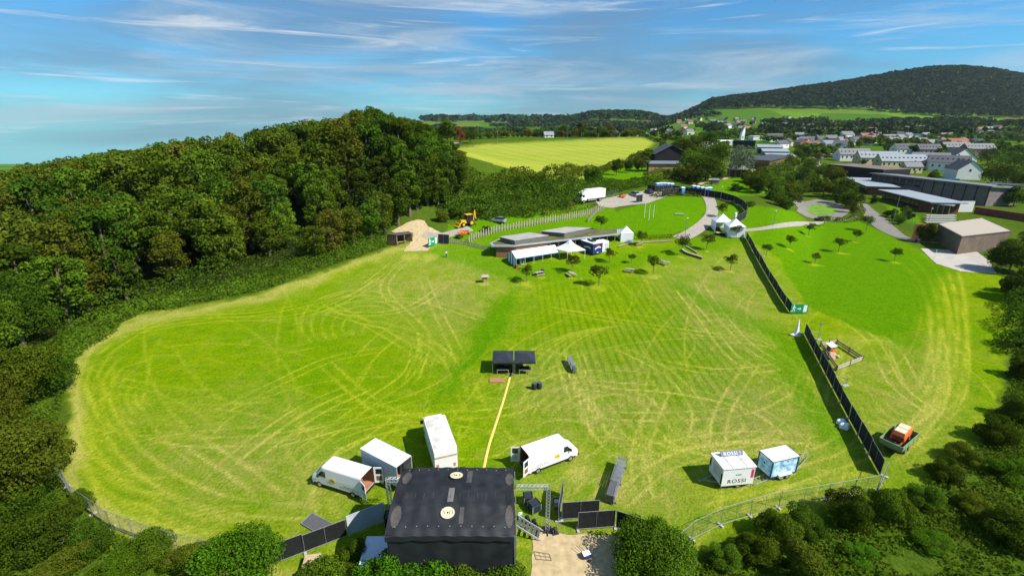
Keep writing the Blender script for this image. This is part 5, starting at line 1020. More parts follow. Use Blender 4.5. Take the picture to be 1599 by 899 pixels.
def blue_trailer():
    a, b = at(1206, 721, 2.45), at(1250, 711, 2.45); rz = heading(a, b); L, W = 3.15, 1.75; n = Vector((-math.sin(rz), math.cos(rz))); c = (a.xy+b.xy)/2+n*W/2
    t = thing('cooling_trailer', 'light blue box trailer with white roof and navy edges right of the ROSSI trailer', 'trailer', (c.x, c.y, gz(c.x, c.y)), rz); z0, z1 = .5, 2.4
    M_lb = bpy.data.materials.new('frosty blue print'); M_lb.use_nodes = True; nt = M_lb.node_tree; bs = nt.nodes['Principled BSDF']; bs.inputs['Roughness'].default_value = .4; no = nt.nodes.new('ShaderNodeTexNoise'); no.inputs['Scale'].default_value = 1.7; no.inputs['Detail'].default_value = 6; cr = nt.nodes.new('ShaderNodeValToRGB'); cr.color_ramp.elements[0].position = .38; cr.color_ramp.elements[0].color = (.10, .42, .68, 1); cr.color_ramp.elements[1].position = .58; cr.color_ramp.elements[1].color = (.62, .80, .86, 1)
    tc = nt.nodes.new('ShaderNodeTexCoord'); nt.links.new(tc.outputs['Object'], no.inputs[0]); nt.links.new(no.outputs[0], cr.inputs[0]); nt.links.new(cr.outputs[0], bs.inputs[0])
    m = MB(); m.box((0, 0, (z0+z1)/2), (L, W, z1-z0)); m.build('body', M_lb, t); m = MB(); m.box((0, 0, z1+.03), (L+.06, W+.06, .07)); m.build('roof', mat('light grey roof', (.68, .70, .74), .5, var=.04), t)
    m = MB()
    for x in (-L/2, L/2):
        for y in (-W/2, W/2): m.box((x, y, (z0+z1)/2), (.10, .10, z1-z0))
    for y in (-W/2, W/2): m.box((0, y, z0-.02), (L, .09, .14)); m.box((0, y, z1-.03), (L, .08, .06))
    for x in (-L/2, L/2): m.box((x, 0, z0-.02), (.09, W, .12)); m.box((x, 0, z1-.03), (.08, W, .06))
    m.build('edge_frame', M_navy, t)
    for i, (x, z, s, c_) in enumerate(((-.2, 1.75, .09, M_pink), (.25, 2.1, .08, M_navy), (-.95, 1.3, .06, M_pink))): m = MB(); m.disc((x, -W/2-.008, z), s, 'y', .012, 8); m.build('printed_motif', c_, t)
    m = MB(); rr = random.Random(3)
    for k in range(16): x = -.75+k*.12; m.bar((x, -W/2-.006, 1.62+.08*math.sin(k*1.9)), (x+.1, -W/2-.006, 1.62+.10*math.sin(k*1.9+1.4)+.05), .035, .01, up=(0, 1, 0))
    for k in range(9): x = -.35+k*.1; m.bar((x, -W/2-.006, 1.25), (x+.07, -W/2-.006, 1.28), .03, .01, up=(0, 1, 0))
    m.build('printed_script', mat('slate script', (.22, .35, .50), .6), t); m = MB(); m.disc((-L/2-.01, .1, 1.6), .12, 'x', .012, 8); m.build('printed_drop', M_navy, t)
    for x in (-.25, .45): wheel(t, x, -W/2-.05, .29, .2, side=-1); wheel(t, x, W/2+.05, .29, .2, side=1)
    m = MB(); m.box((.1, -W/2-.14, .68), (1.5, .3, .06)); m.box((.85, -W/2-.14, .55), (.06, .3, .26)); m.box((-.65, -W/2-.14, .55), (.06, .3, .26)); m.build('mudguard', M_white, t)
    m = MB(); m.bar((L/2, -.4, .45), (L/2+1.2, 0, .45), .08); m.bar((L/2, .4, .45), (L/2+1.2, 0, .45), .08); m.build('drawbar', M_galv, t); m = MB(); m.tube([(L/2+.3, .35, 1.6), (L/2+.3, .35, 2.2)], .22, 12); m.build('cooling_unit', mat('mid blue plastic', (.06, .16, .45), .5), t)
blue_trailer()
def lay_rail(pts, lab):
    t = thing('barrier_rail', lab, 'railing', (0, 0, 0), 0, 'low steel rails by the catering trailers'); P = [at(*p) for p in pts]; m = MB()
    for i in range(2): m.tube([P[0]+Vector((0, i*.55, .25+.2*i)), P[1]+Vector((0, i*.55, .25+.2*i))], .035, 6)
    for f in np.linspace(0, 1, 6): q = P[0].lerp(P[1], f); m.tube([q+Vector((0, 0, .05)), q+Vector((0, .55, .45))], .025, 5)
    m.build('rail', M_galv, t)
lay_rail([(1178, 759), (1204, 749)], 'low steel rail between the two catering trailers'); lay_rail([(1236, 742), (1262, 715)], 'low steel rail on the right of the blue trailer')
# ------------------------------------------------------------ right of the fence
def pictogram(b, parent, flip=1):
    """white running figure, arrow and doorway on the face of a sign board; local x across, z up, face at y=-.05"""
    y = -.052; m = MB()
    def q(P): m.add([(x*flip, y, z) for x, z in P], [tuple(range(len(P)))])
    q([(-.92+.10*math.cos(i*.7), .42+.10*math.sin(i*.7)) for i in range(9)]); q([(-.98, .3), (-.80, .34), (-.86, .0), (-1.02, -.02)]); q([(-.80, .30), (-.58, .12), (-.62, .05), (-.84, .2)]); q([(-.98, .28), (-1.15, .10), (-1.09, .05), (-.94, .2)]); q([(-.88, .02), (-.66, -.12), (-.74, -.42), (-.82, -.40), (-.78, -.14), (-.98, -.02)]); q([(-1.0, 0), (-1.12, -.28), (-1.34, -.3), (-1.34, -.38), (-1.06, -.36), (-.9, -.02)])
    q([(-.35, .06), (.05, .06), (.05, -.06), (-.35, -.06)]); q([(.02, .20), (.26, 0), (.02, -.20)]); q([(.62, .48), (1.18, .48), (1.18, -.42), (.62, -.42)]); return m.build('pictogram', M_signw, parent)
def exit_sign(A, B, h, lab, z0=.15, tilt=0):
    a, b = Vector(A), Vector(B); L = (b-a).length; c = (a+b)/2; t = thing('exit_sign', lab, 'sign', (c.x, c.y, gz(c.x, c.y)), heading(a, b), 'green emergency exit signs'); m = MB(); m.box((0, 0, 0), (L, .08, h)); bd = m.build('board', M_green, t, (0, 0, z0+h/2)); bd.rotation_euler = (tilt, 0, 0)
    p = pictogram(None, bd); p.scale = (L/2.7, 1, h/1.15)
    for s in (-1, 1): m = MB(); m.bar((s*(L/2-.1), .1, 0), (s*(L/2-.1), .1, z0+h), .07); m.build('post', M_galv, t)
exit_sign((Vector(ow(47.4, 91.9))), (Vector(ow(50.3, 91.9))), 1.75, 'large green exit sign with arrow at the gap of the long black fence', .2)
a, b = at(669.5, 388).xy, at(683, 380.5).xy; exit_sign(a, b, 2.0, 'green exit sign beside the sandy track by the timber shelter', .2)
p = at(1243, 524); t = thing('furled_flag', 'white furled beach flag standing below the green exit sign', 'flag', p); m = MB(); m.loft([[Vector((r*math.cos(k*math.pi/5)*(1+.3*math.sin(k*3)), r*math.sin(k*math.pi/5)*.6, z)) for k in range(10)] for r, z in ((.75, .06), (.42, .45), (.28, 1.0), (.15, 1.9), (.03, 3.1))], smooth=True); m.build('flag_cloth', M_cloth, t); m = MB(); m.tube([(0, 0, 0), (0, 0, 3.2)], .03, 6); m.build('pole', M_alu, t); m = MB(); m.sheet([(-1.1, -.1, .3), (0, -.3, .1), (.2, .1, .9), (-.4, .1, .55)], .03); m.build('flag_corner', M_cloth, t)
for px, py, s, lab in ((1313, 661, .52, 'white filled sack, the farther of the two by the black fence'), (1318, 668, .58, 'white filled sack, the nearer of the two by the black fence')):
    p = at(px, py); rng = np.random.default_rng(int(px)); bm = bmesh.new(); bmesh.ops.create_icosphere(bm, subdivisions=3, radius=1)
    for v in bm.verts: k = 1+.16*math.sin(v.co.x*5+px)*math.cos(v.co.y*4)+.06*rng.normal(); v.co = Vector((v.co.x*s*k, v.co.y*s*.85*k, max(-.45, v.co.z)*s*.85*k+.4*s))
    me = bpy.data.meshes.new('sack'); bm.to_mesh(me); bm.free(); me.materials.append(M_cloth); tag(link('sack', me, None, (p.x, p.y, p.z)), lab, 'sack', 'two white sacks')
p = at(1275, 535); t = thing('spot_pole', 'thin pole with a grey lamp left of the timber enclosure', 'pole', p); m = MB(); m.tube([(0, 0, 0), (0, 0, 3.3)], .035, 6); m.build('pole', M_galv, t); m = MB(); m.box((.1, 0, 3.35), (.4, .25, .3)); m.build('lamp_head', M_galv, t)
def enclosure():
    P = [at(*q).xy for q in [(1281, 541), (1306, 537), (1346, 563), (1306, 579)]]; c = sum((p for p in P), Vector((0, 0)))/4; g = gz(c.x, c.y); t = thing('timber_enclosure', 'square low timber rail enclosure beside the long black fence', 'fence', (c.x, c.y, g)); Q = [p-c for p in P]
    for i in range(4):
        a, b = Q[i], Q[(i+1) % 4]; mt = M_lwood if i in (2, 0) else M_brown
        m = MB(); [m.bar((a.x, a.y, z), (b.x, b.y, z), .06, .24) for z in (.3, .66)]; m.build('rail', mat('silvered plank', (.44, .38, .32), .85, var=.2) if i in (2, 0) else M_wood, t)
        for f in (0, .5): q = a.lerp(b, f); m = MB(); m.box((q.x, q.y, .45), (.14, .14, .92)); m.build('post', M_brown, t)
    return c, g
c, g = enclosure()
t = thing('rock_pile', 'pale rocks piled inside the timber enclosure', 'rocks', (c.x-1.3, c.y-.6, g)); rr = random.Random(5)
for i in range(7):
    bm = bmesh.new(); bmesh.ops.create_icosphere(bm, subdivisions=2, radius=.35+rr.random()*.3)
    for v in bm.verts: v.co *= 1+rr.uniform(-.15, .15); v.co.z = v.co.z*.6+.22
    me = bpy.data.meshes.new('rock'); bm.to_mesh(me); bm.free(); me.materials.append(mat('sandy rock', (.45, .33, .22), .9, var=.25)); link('rock', me, t, (rr.uniform(-.9, .9), rr.uniform(-1, 1.4), 0))
t = thing('insect_hotel', 'small brown and white insect house on the rocks in the timber enclosure', 'insect house', (c.x-.9, c.y+.7, g), .4); m = MB(); m.box((0, 0, .8), (1.1, .6, .9)); m.build('cabinet', M_brown, t); m = MB(); m.sheet([(-.7, -.5, 1.25), (.7, -.5, 1.25), (.7, .5, 1.55), (-.7, .5, 1.55)], .06); m.build('roof', M_cloth, t); m = MB(); m.box((.1, -.4, .45), (.7, .3, .5)); m.build('box_front', M_orange, t); m = MB(); [m.bar((x, 0, 0), (x, 0, .4), .1) for x in (-.45, .45)]; m.build('leg', M_wood, t)
def farm_trailer():
    a, b = at(1404, 707, 1.25), at(1439, 676, 1.25); rz = heading(a, b); L, W = 4.5, 2.1; n = Vector((-math.sin(rz), math.cos(rz))); c = (a.xy+b.xy)/2+n*W/2; g = gz(c.x, c.y)
    t = thing('farm_trailer', 'green drop side farm trailer right of the long black fence', 'trailer', (c.x, c.y, g), rz); t.scale = (1, 1, 1.18); m = MB(); m.box((0, 0, .78), (L, W, .1)); m.build('bed', M_brown, t)
    for s in (-1, 1):
        m = MB(); m.box((0, s*W/2, 1.08), (L, .07, .52)); [m.box((x, s*(W/2+.045), 1.08), (.08, .03, .5)) for x in (-2.1, -.7, .7, 2.1)]; m.build('side_board', M_fgreen, t); m = MB(); m.box((s*L/2, 0, 1.08), (.07, W-.08, .5)); m.build('end_board', M_fgreen, t)
        for x in (-.45, .5): wheel(t, x-.1, s*.85, .36, .26, side=s)
        m = MB(); m.box((s*(L/2-.3)*0-2.0, s*.6, .6), (.1, .3, .12)); m.build('rear_light', M_red, t)
    m = MB(); m.box((0, 0, .62), (L, 1.0, .2)); m.bar((L/2, 0, .6), (L/2+1.4, 0, .5), .12); m.build('chassis', M_dark, t)
    k = thing('compressor', 'orange wheeled compressor with cream top loaded on the green farm trailer', 'compressor', (c.x, c.y, g+.98), rz+.06); x0 = .55
    m = MB(); m.loft([[Vector((x0+x, -.62, .32)), Vector((x0+x, -.62, z*.8)), Vector((x0+x, -.5, z)), Vector((x0+x, .5, z)), Vector((x0+x, .62, z*.8)), Vector((x0+x, .62, .32))] for x, z in ((-1.35, .85), (-1.15, 1.25), (1.1, 1.25), (1.3, 1.0))]); m.build('hood', M_orange, k)
    m = MB(); m.box((x0-.6, 0, 1.27), (1.0, .95, .04)); m.box((x0+.5, 0, 1.27), (1.0, .95, .04)); m.build('hood_top', mat('cream panel', (.66, .55, .38), .6), k); m = MB(); m.box((x0-1.36, 0, .62), (.06, 1.0, .55)); m.build('radiator_grille', mat('dark red grille', (.22, .03, .02), .6), k)
    for s in (-1, 1): wheel(k, x0, s*.66, .28, .18, side=s)
    m = MB(); m.bar((x0-1.3, 0, .3), (x0-2.1, 0, .12), .1); m.build('drawbar', M_dark, k)
farm_trailer()
# things on the gravel pad
p = at(917, 872); t = thing('wheelbarrow', 'dark tub wheelbarrow with a white cover standing on the gravel pad', 'wheelbarrow', p, .4); t.scale = (.72, .72, .72); m = MB(); m.loft([[Vector((r*math.cos(k*math.pi/6), r*.8*math.sin(k*math.pi/6), z)) for k in range(12)] for r, z in ((.25, .2), (.48, .55), (.5, .6))]); m.build('tub', M_navy, t); m = MB(); m.sheet([(-.5, -.1, .66), (.45, -.1, .66), (.4, .5, .72), (-.45, .5, .72)], .03); m.build('cover', M_cloth, t); m = MB(); m.bar((-.2, .3, .5), (-.6, 1.5, .75), .04); m.bar((.2, .3, .5), (-.3, 1.5, .6), .04); m.build('handle', M_dark, t); wheel(t, 0, -.45, .18, .1, side=-1)
P = [at(*q) for q in [(834, 862), (858, 866), (862, 876), (838, 874)]]; m = MB(); [m.tube([P[i]+Vector((0, 0, .13)), P[(i+1) % 4]+Vector((0, 0, .13))], .022, 5) for i in range(4)]; [m.tube([P[0].lerp(P[1], f)+Vector((0, 0, .13)), P[3].lerp(P[2], f)+Vector((0, 0, .13))], .015, 4) for f in (.33, .66)]; m.tube([P[0].lerp(P[3], .5)+Vector((0, 0, .14)), P[1].lerp(P[2], .5)+Vector((0, 0, .14))], .02, 4); tag(m.build('steel_frame', M_wood, None), 'thin rusty frame lying flat on the gravel pad', 'frame')
p = at(98, 850); t = thing('wooden_stile', 'brown wooden posts leaning in the rough at the bottom left', 'post', p); [m_.build('post', M_wood, t) for m_ in [MB().bar((0, 0, -.1), (-.3, .8, 1.3), .14), MB().bar((.5, -.1, -.1), (.1, .7, 1.25), .14), MB().bar((-.35, .75, 1.2), (.3, .7, 1.25), .1)]]
# ------------------------------------------------------------ the green roofed building and its tents
def slab(m, P, z1, t, mi=0):
    """P: list of Vectors (x, y); a vertical prism from z1-t to z1"""
    k = len(P); V = [(p[0], p[1], z1) for p in P]+[(p[0], p[1], z1-t) for p in P]
    m.add(V, [tuple(range(k)), tuple(range(2*k-1, k-1, -1))]+[(i, k+i, k+(i+1) % k, (i+1) % k) for i in range(k)], mi); return m
def shrink(P, f):
    c = sum((Vector((p[0], p[1])) for p in P), Vector((0, 0)))/len(P); return [c+(Vector((p[0], p[1]))-c)*f for p in P]
def pavilion():
    H = 3.1; RP = [at(*p, H) for p in [(764.5, 378), (767.5, 384), (802, 385), (968.5, 361), (968.5, 351), (930, 350.5), (890, 346), (826, 354.5), (778, 367)]]; zr = sum(p.z+H for p in RP[1:4])/3
    o = Vector((RP[2].x, RP[2].y)); t = thing('park_building', 'long low timber building with planted roof behind the marquee', 'building', (o.x, o.y, gz(o.x, o.y))); g = gz(o.x, o.y); zt = zr-g; Q = [p.xy-o for p in RP]
    m = MB(); slab(m, Q, zt, .42); rf = m.build('roof', mat('zinc fascia', (.40, .44, .47), .5, .3), t)
    m = MB(); slab(m, shrink(Q, .955), zt+.05, .1); m.build('roof_planting', mat('sedum roof', (.11, .10, .035), .95, var=.45, scale=.7, bump=.5), rf)
    B = shrink(Q, .93); m = MB(); W = [B[1], B[2], B[2].lerp(B[3], .30), B[8].lerp(B[5], .32), B[8]]; slab(m, W, zt-.43, zt+.6); m.build('wall', M_brown, t)
    m = MB(); W2 = [B[2].lerp(B[3], .30), B[2].lerp(B[3], .72), B[5].lerp(B[4], .2), B[8].lerp(B[5], .32)]; W2 = [W2[0]+Vector((0, 2.2)), W2[1]+Vector((0, 2.2)), W2[2], W2[3]]; slab(m, W2, zt-.43, zt+.6); m.build('recessed_wall', mat('dark timber', (.10, .055, .035), .85, var=.3), t)
    for f in np.linspace(.32, 1, 9): q = B[2].lerp(B[3], f); m = MB(); m.box((q.x, q.y, zt/2-.35), (.16, .16, zt-.1+.0)); m.build('column', M_wood, t)
    for f in (.36, .48, .60): q = B[2].lerp(B[3], f)+Vector((0, 2.15)); m = MB(); m.box((q.x, q.y-.02, 1.2), (1.6, .08, 1.7), rz=.5); m.build('window', M_glass, t)
    for nm, px in (('skylight', [(781, 367), (826, 357.5), (856, 366.5), (804, 378)]), ('skylight', [(846, 354.5), (884.5, 345.5), (922, 350), (881.5, 361.5)])):
        P = [at(*p, H+1.1).xy-o for p in px]; m = MB(); slab(m, P, zt+1.1, 1.07); s = m.build(nm, mat('grey boarding', (.13, .125, .115), .8, var=.2), rf); m = MB(); slab(m, shrink(P, 1.04), zt+1.19, .1); m.build('skylight_cap', mat('weathered felt', (.36, .34, .31), .9, var=.15, scale=.5), s)
pavilion()
M_ten = M_cloth
def marquee():
    A = at(805.8, 417.8); Bk = at(794, 411.2); E = at(874, 390, 2.1); rz = heading(A, E); L = (E.xy-A.xy).length; W = (Bk.xy-A.xy).length; W = 4.3
    t = thing('marquee', 'long white marquee with blue striped gable end in front of the timber building', 'tent', A, rz); m = MB(); h, r = 2.2, 3.5
    m.add([(0, 0, h), (L, 0, h), (L, W/2, r), (0, W/2, r), (0, W, h), (L, W, h)], [(0, 1, 2, 3), (3, 2, 5, 4)]); m.add([(0, 0, h), (L, 0, h), (L, 0, h-.22), (0, 0, h-.22)], [(0, 1, 2, 3)]); rf = m.build('roof', M_ten, t)
    m = MB(); m.add([(0, -.012, h-.02), (L, -.012, h-.02), (L, -.012, h-.22), (0, -.012, h-.22)], [(0, 1, 2, 3)]); m.build('valance', M_stripe, rf)
    m = MB(); n = 7
    for k in range(n):
        a, b = k/n, (k+1)/n; z = lambda f: h+(r-h)*(1-abs(2*f-1)); m.add([(0, a*W, 0), (0, b*W, 0), (0, b*W, z(b)), (0, a*W, z(a))], [(0, 1, 2, 3)], k % 2)
    m.build('gable_wall', [M_stripe, M_ten], t)
    for k in range(6): m = MB(); m.tube([(L*k/5, 0, 0), (L*k/5, 0, h)], .04, 6); m.build('post', M_signw, t)
    m = MB(); m.add([(0, W, 0), (L, W, 0), (L, W, h), (0, W, h)], [(0, 1, 2, 3)]); m.build('rear_wall', M_ten, t)
    Rm = Matrix.Rotation(rz, 3, 'Z')
    def inside(x, y, build, lab, cat, nm): p = A+Rm@Vector((x, y, 0)); q = thing(nm, lab, cat, (p.x, p.y, gz(p.x, p.y)), rz); build(q)
    def fridge(q): m = MB(); m.box((0, 0, .85), (.8, .7, 1.7)); m.build('cabinet', mat('pale cabinet', (.45, .48, .38), .5), q); m = MB(); m.box((0, -.36, .9), (.6, .02, 1.3)); m.build('door', M_glass, q)
    inside(L*.17, 1.0, fridge, 'pale upright cabinet at the open front of the marquee', 'cabinet', 'cabinet')
    def bar_(q):
        m = MB(); m.box((0, 0, 1.0), (3.4, .7, .06)); m.build('counter_top', M_lwood, q); m = MB(); m.box((0, 0, .5), (3.3, .6, .94)); m.build('counter_front', M_dgrey, q)
    inside(L*.55, 1.4, bar_, 'dark bar counter under the middle of the marquee', 'counter', 'bar_counter')
    def red(q): m = MB(); m.box((0, 0, .35), (.5, .4, .7)); m.build('box_body', M_red, q); m = MB(); m.box((0, 0, .73), (.54, .44, .06)); m.build('lid', M_dark, q)
    inside(-.1, -.5, red, 'small red box at the striped end of the marquee', 'box', 'red_box')
marquee()
def pagoda():
    P = [at(865, 386, 2.2), at(886, 394.5, 2.2), at(914, 391.5, 2.2)]; P.append(P[0]+P[2]-P[1]); c = sum(P, Vector())/4; g = gz(c.x, c.y); t = thing('pagoda_tent', 'white peaked tent adjoining the right end of the marquee', 'tent', (c.x, c.y, g)); Q = [p-Vector((c.x, c.y, 0)) for p in P]; h = 2.2; m = MB()
    rings = []
    for f, z in ((1.03, h), (.62, h+.7), (.3, h+1.35), (.03, h+2.3)): rings.append([Vector((Q[i].x*f, Q[i].y*f, z)) for i in range(4)])
    m.loft(rings, cap0=False); m.loft([[Vector((q.x, q.y, h)) for q in Q], [Vector((q.x, q.y, h-.2)) for q in Q]], cap0=False, cap1=False); m.build('roof', M_ten, t)
    for q in Q: m = MB(); m.tube([(q.x*.98, q.y*.98, 0), (q.x*.98, q.y*.98, h)], .05, 6); m.build('post', M_signw, t)
    k = thing('beer_table', 'red topped long table under the white peaked tent', 'table', (c.x-1, c.y-.5, g), .3); m = MB(); m.box((0, 0, .75), (2.2, .6, .05)); m.build('tabletop', M_red, k); [MB().bar((x, 0, 0), (x, 0, .73), .08).build('leg', M_galv, k) for x in (-.8, .8)]
    k = thing('beer_table', 'light timber long table under the white peaked tent', 'table', (c.x+1.3, c.y-1.6, g), .4); m = MB(); m.box((0, 0, .75), (2.2, .6, .05)); m.build('tabletop', M_lwood, k); [MB().bar((x, 0, 0), (x, 0, .73), .08).build('leg', M_galv, k) for x in (-.8, .8)]
pagoda()
def food_trailer():
    a, b = at(925.5, 400), at(941, 396.3); rz = heading(a, b); W = 2.5; L = 3.9; t = thing('food_trailer', 'navy blue food trailer with white roof right of the peaked tent', 'trailer', a, rz); m = MB(); m.box((W/2, L/2, 1.45), (W, L, 2.1)); m.build('body', M_navy, t)
    m = MB(); m.box((W/2, L/2, 2.54), (W+.08, L+.08, .1)); rf = m.build('roof', M_white, t); m = MB(); m.box((W/2, L*.45, 2.75), (.9, 1.2, .3)); m.box((W/2, L*.75, 2.72), (.5, .5, .24)); m.build('roof_vent', M_dark, rf)
    m = MB(); [m.disc((W/2+.8*math.sin(a_), -.012, 1.25+.45*math.cos(a_)+.1*math.sin(a_*2)), .16, 'y', .012, 10) for a_ in np.linspace(-.95, .95, 9)]; m.build('printed_arc', M_signw, t); m = MB(); m.disc((W/2, -.012, 2.05), .45, 'y', .012, 14, ry=.16); m.build('printed_badge', M_red, t)
    m = MB(); [m.disc((-.012, L/2-1+.35*i, 1.5+.1*math.sin(i)), .15, 'x', .012, 10) for i in range(6)]; m.build('printed_swoosh', M_signw, t); m = MB(); m.box((W/2, -.01, .62), (.5, .03, .14)); m.build('number_plate', M_signw, t)
    for x in (.1, W-.1):
        for y in (L*.4, L*.58): m = MB(); m.disc((x, y, .32), .32, 'x', .22, 14); w = m.build('wheel', M_tyre, t)
    m = MB(); m.bar((W/2, L, .5), (W/2, L+1.4, .5), .1); m.build('drawbar', M_galv, t)
    p = at(948, 392.5); t = thing('cold_store', 'white cabinet unit just behind the navy food trailer', 'cabinet', p, rz); m = MB(); m.box((-.6, 1, 1.2), (1.9, 2.0, 2.3)); m.build('cabinet', M_white, t); m = MB(); m.box((-.3, -.02, 1.1), (1.0, .05, 1.8)); m.build('door', M_box, t)
food_trailer()
def popup(px, py, w, d, rz, lab, h=2.2, pk=3.5, walls=(0, 1, 3), grp=None, name='popup_tent'):
    p = at(px, py); t = thing(name, lab, 'tent', p, rz, grp); E = [(-w/2, 0), (w/2, 0), (w/2, d), (-w/2, d)]; m = MB(); m.loft([[Vector((w/2*0+(x)*f, d/2+(y-d/2)*f, z)) for x, y in E] for f, z in ((1.02, h-.25), (1.02, h), (.55, h+(pk-h)*.42), (.03, pk))], cap0=False); m.build('roof', M_ten, t)
    for i in walls: a, b = E[i], E[(i+1) % 4]; m = MB(); m.sheet([(a[0], a[1], .05), (b[0], b[1], .05), (b[0], b[1], h-.2), (a[0], a[1], h-.2)], .03); m.build('side_wall', M_ten, t)
    for a in E: m = MB(); m.tube([(a[0]*.98, d/2+(a[1]-d/2)*.98, 0), (a[0]*.98, d/2+(a[1]-d/2)*.98, h)], .03, 5); m.build('leg', M_galv, t)
popup(978.5, 378, 2.9, 2.6, .0, 'small square white tent at the right end of the timber building')
popup(1129, 363, 4.0, 3.8, -.1, 'white gazebo, left of the two at the top of the long black fence', h=2.7, pk=4.3, grp='white gazebos at the fence gate', walls=(3, 2))
popup(1149, 371, 3.9, 3.6, -.1, 'white gazebo with front wall, right of the two at the long black fence', h=2.7, pk=4.3, grp='white gazebos at the fence gate', walls=(0, 1, 3))
popup(1148, 346, .6, .6, .2, 'narrow white upright canopy behind the two white gazebos', h=2.6, pk=2.9, name='flag_tent')
p = at(1127, 368); t = thing('counter_table', 'reddish timber topped table in front of the left white gazebo', 'table', p, -.1); m = MB(); m.box((0, .5, .8), (3.0, 1.5, .06)); m.build('tabletop', M_lwood, t); [MB().bar((x, y, 0), (x, y, .78), .06).build('leg', M_dark, t) for x in (-1.4, 1.4) for y in (-.2, 1.2)]; m = MB(); m.box((0, 1.2, .4), (2.9, .04, .7)); m.build('modesty_panel', M_dark, t)
# ------------------------------------------------------------ shelter, digger, person, fences
def shelter():
    H = 2.4; P = [at(*p, H) for p in [(602.5, 367.5), (619, 370), (644.5, 362.5), (627, 360)]]; c = sum(P, Vector())/4; g = gz(c.x, c.y); t = thing('timber_shelter', 'open timber shelter with dark flat roof beside the sandy track', 'shelter', (c.x, c.y, g)); Q = [p.xy-c.xy for p in P]; H = sum(p.z+H for p in P)/4-g; m = MB(); slab(m, shrink(Q, 1.03), H+.1, .16); m.build('roof', mat('dark bitumen roof', (.075, .075, .08), .8, var=.2), t)
    B = shrink(Q, .93)
    for a, b, nm in ((B[3], B[0], 'rear_wall'), (B[0], B[1], 'side_wall'), (B[2], B[3], 'side_wall')): m = MB(); m.sheet([(a.x, a.y, -.2), (b.x, b.y, -.2), (b.x, b.y, H*.95-.1), (a.x, a.y, H*.95-.1)], .08); m.build(nm, M_brown if nm == 'side_wall' else mat('dark timber', (.10, .055, .035)), t)
    for f in (0, .5, 1): q = B[1].lerp(B[2], f); m = MB(); m.box((q.x, q.y, H/2-.15), (.16, .16, H)); m.build('post', M_wood, t)
    q = B[1].lerp(B[2], .35)*.6; k = thing('shelter_bench', 'light plank bench inside the timber shelter', 'bench', (c.x+q.x, c.y+q.y, g), heading(B[1], B[2])); m = MB(); m.box((0, 0, .45), (2.4, .4, .07)); m.build('seat', M_lwood, k); [MB().box((x, 0, .21), (.1, .35, .42)).build('leg', M_wood, k) for x in (-1, 1)]
shelter()
def digger():
    fr, re_ = at(725.5, 355.5), at(739, 352.5); rz = heading(re_, fr); c = (fr+re_)/2; n = Vector((-math.sin(rz), math.cos(rz), 0))*-.9; c = c+n*(1 if n.y > 0 else -1); s = .92
    t = thing('backhoe_digger', 'yellow backhoe digger facing left on the grass by the wood entrance', 'digger', (c.x, c.y, gz(c.x, c.y)), rz); t.scale = (s, s, s)
    m = MB(); m.box((.9, 0, 1.05), (1.9, .8, .8)); m.box((0, 0, .75), (3.6, .7, .35)); m.build('body', M_yello, t)
    m = MB(); m.box((-.45, 0, 1.2), (1.5, 1.3, .8)); m.build('cab_base', M_dark, t); m = MB(); m.loft([[Vector((x, y, z)) for x, y in ((-1.2*k, -.7*k), (.35*k, -.7*k), (.35*k, .7*k), (-1.2*k, .7*k))] for z, k in ((1.6, 1), (2.65, .94))]); m.build('cab_glass', M_glass, t)
    m = MB(); m.box((-.42, 0, 2.72), (1.75, 1.5, .12)); m.build('cab_roof', M_yello, t); m = MB(); [m.bar((x, y, 1.5), (x*.95, y*.95, 2.7), .08) for x in (-1.2, .35) for y in (-.7, .7)]; m.build('cab_frame', M_dark, t)
    for x, r in ((1.55, .5), (-.75, .72)):
        for y in (-.85, .85): m = MB(); m.disc((x, y, r), r, 'y', .38, 18); w = m.build('wheel', M_tyre, t); m = MB(); m.disc((x, y+.2*(1 if y > 0 else -1), r), r*.58, 'y', .04, 14); m.build('rim', M_yello, w)
    m = MB(); [m.bar((.7, y, 1.35), (2.6, y, .55), .14, .22) for y in (-.5, .5)]; m.build('loader_arm', M_yello, t); m = MB(); m.loft([[Vector((2.5, y, .9)), Vector((2.55, y, .15)), Vector((3.25, y, .12)), Vector((2.75, y, .35)), Vector((2.7, y, .9))] for y in (-1.05, 1.05)]); m.build('front_bucket', M_yello, t)
    m = MB(); m.bar((-1.7, 0, .9), (-2.1, 0, 3.0), .22, .3); m.bar((-2.1, 0, 3.0), (-2.25, 0, 3.6), .18, .25); m.build('boom', M_yello, t); m = MB(); m.bar((-2.2, 0, 3.45), (-2.45, 0, 1.4), .18, .22); m.build('dipper', M_yello, t); m = MB(); m.loft([[Vector((-2.2, y, 1.4)), Vector((-2.8, y, 1.2)), Vector((-2.6, y, .8)), Vector((-2.2, y, .9))] for y in (-.35, .35)]); m.build('rear_bucket', M_dark, t)
    m = MB(); [m.bar((-1.7, 0, .7), (-1.85, y, .05), .12) for y in (-1.0, 1.0)]; m.build('stabiliser', M_dark, t)
digger()
t = thing('barrier_heap', 'heap of orange plastic barriers below the yellow digger', 'barriers', at(722, 367)); rr = random.Random(2)
for i in range(7): m = MB(); m.box((rr.uniform(-1.5, 1.5), rr.uniform(-.6, 1.2), .3+.1*i), (1.7, .12, .5), rr.uniform(0, 3), rot=Euler((rr.uniform(-1, 1), rr.uniform(-.3, .3), rr.uniform(0, 3)))); m.build('barrier', M_orange, t)
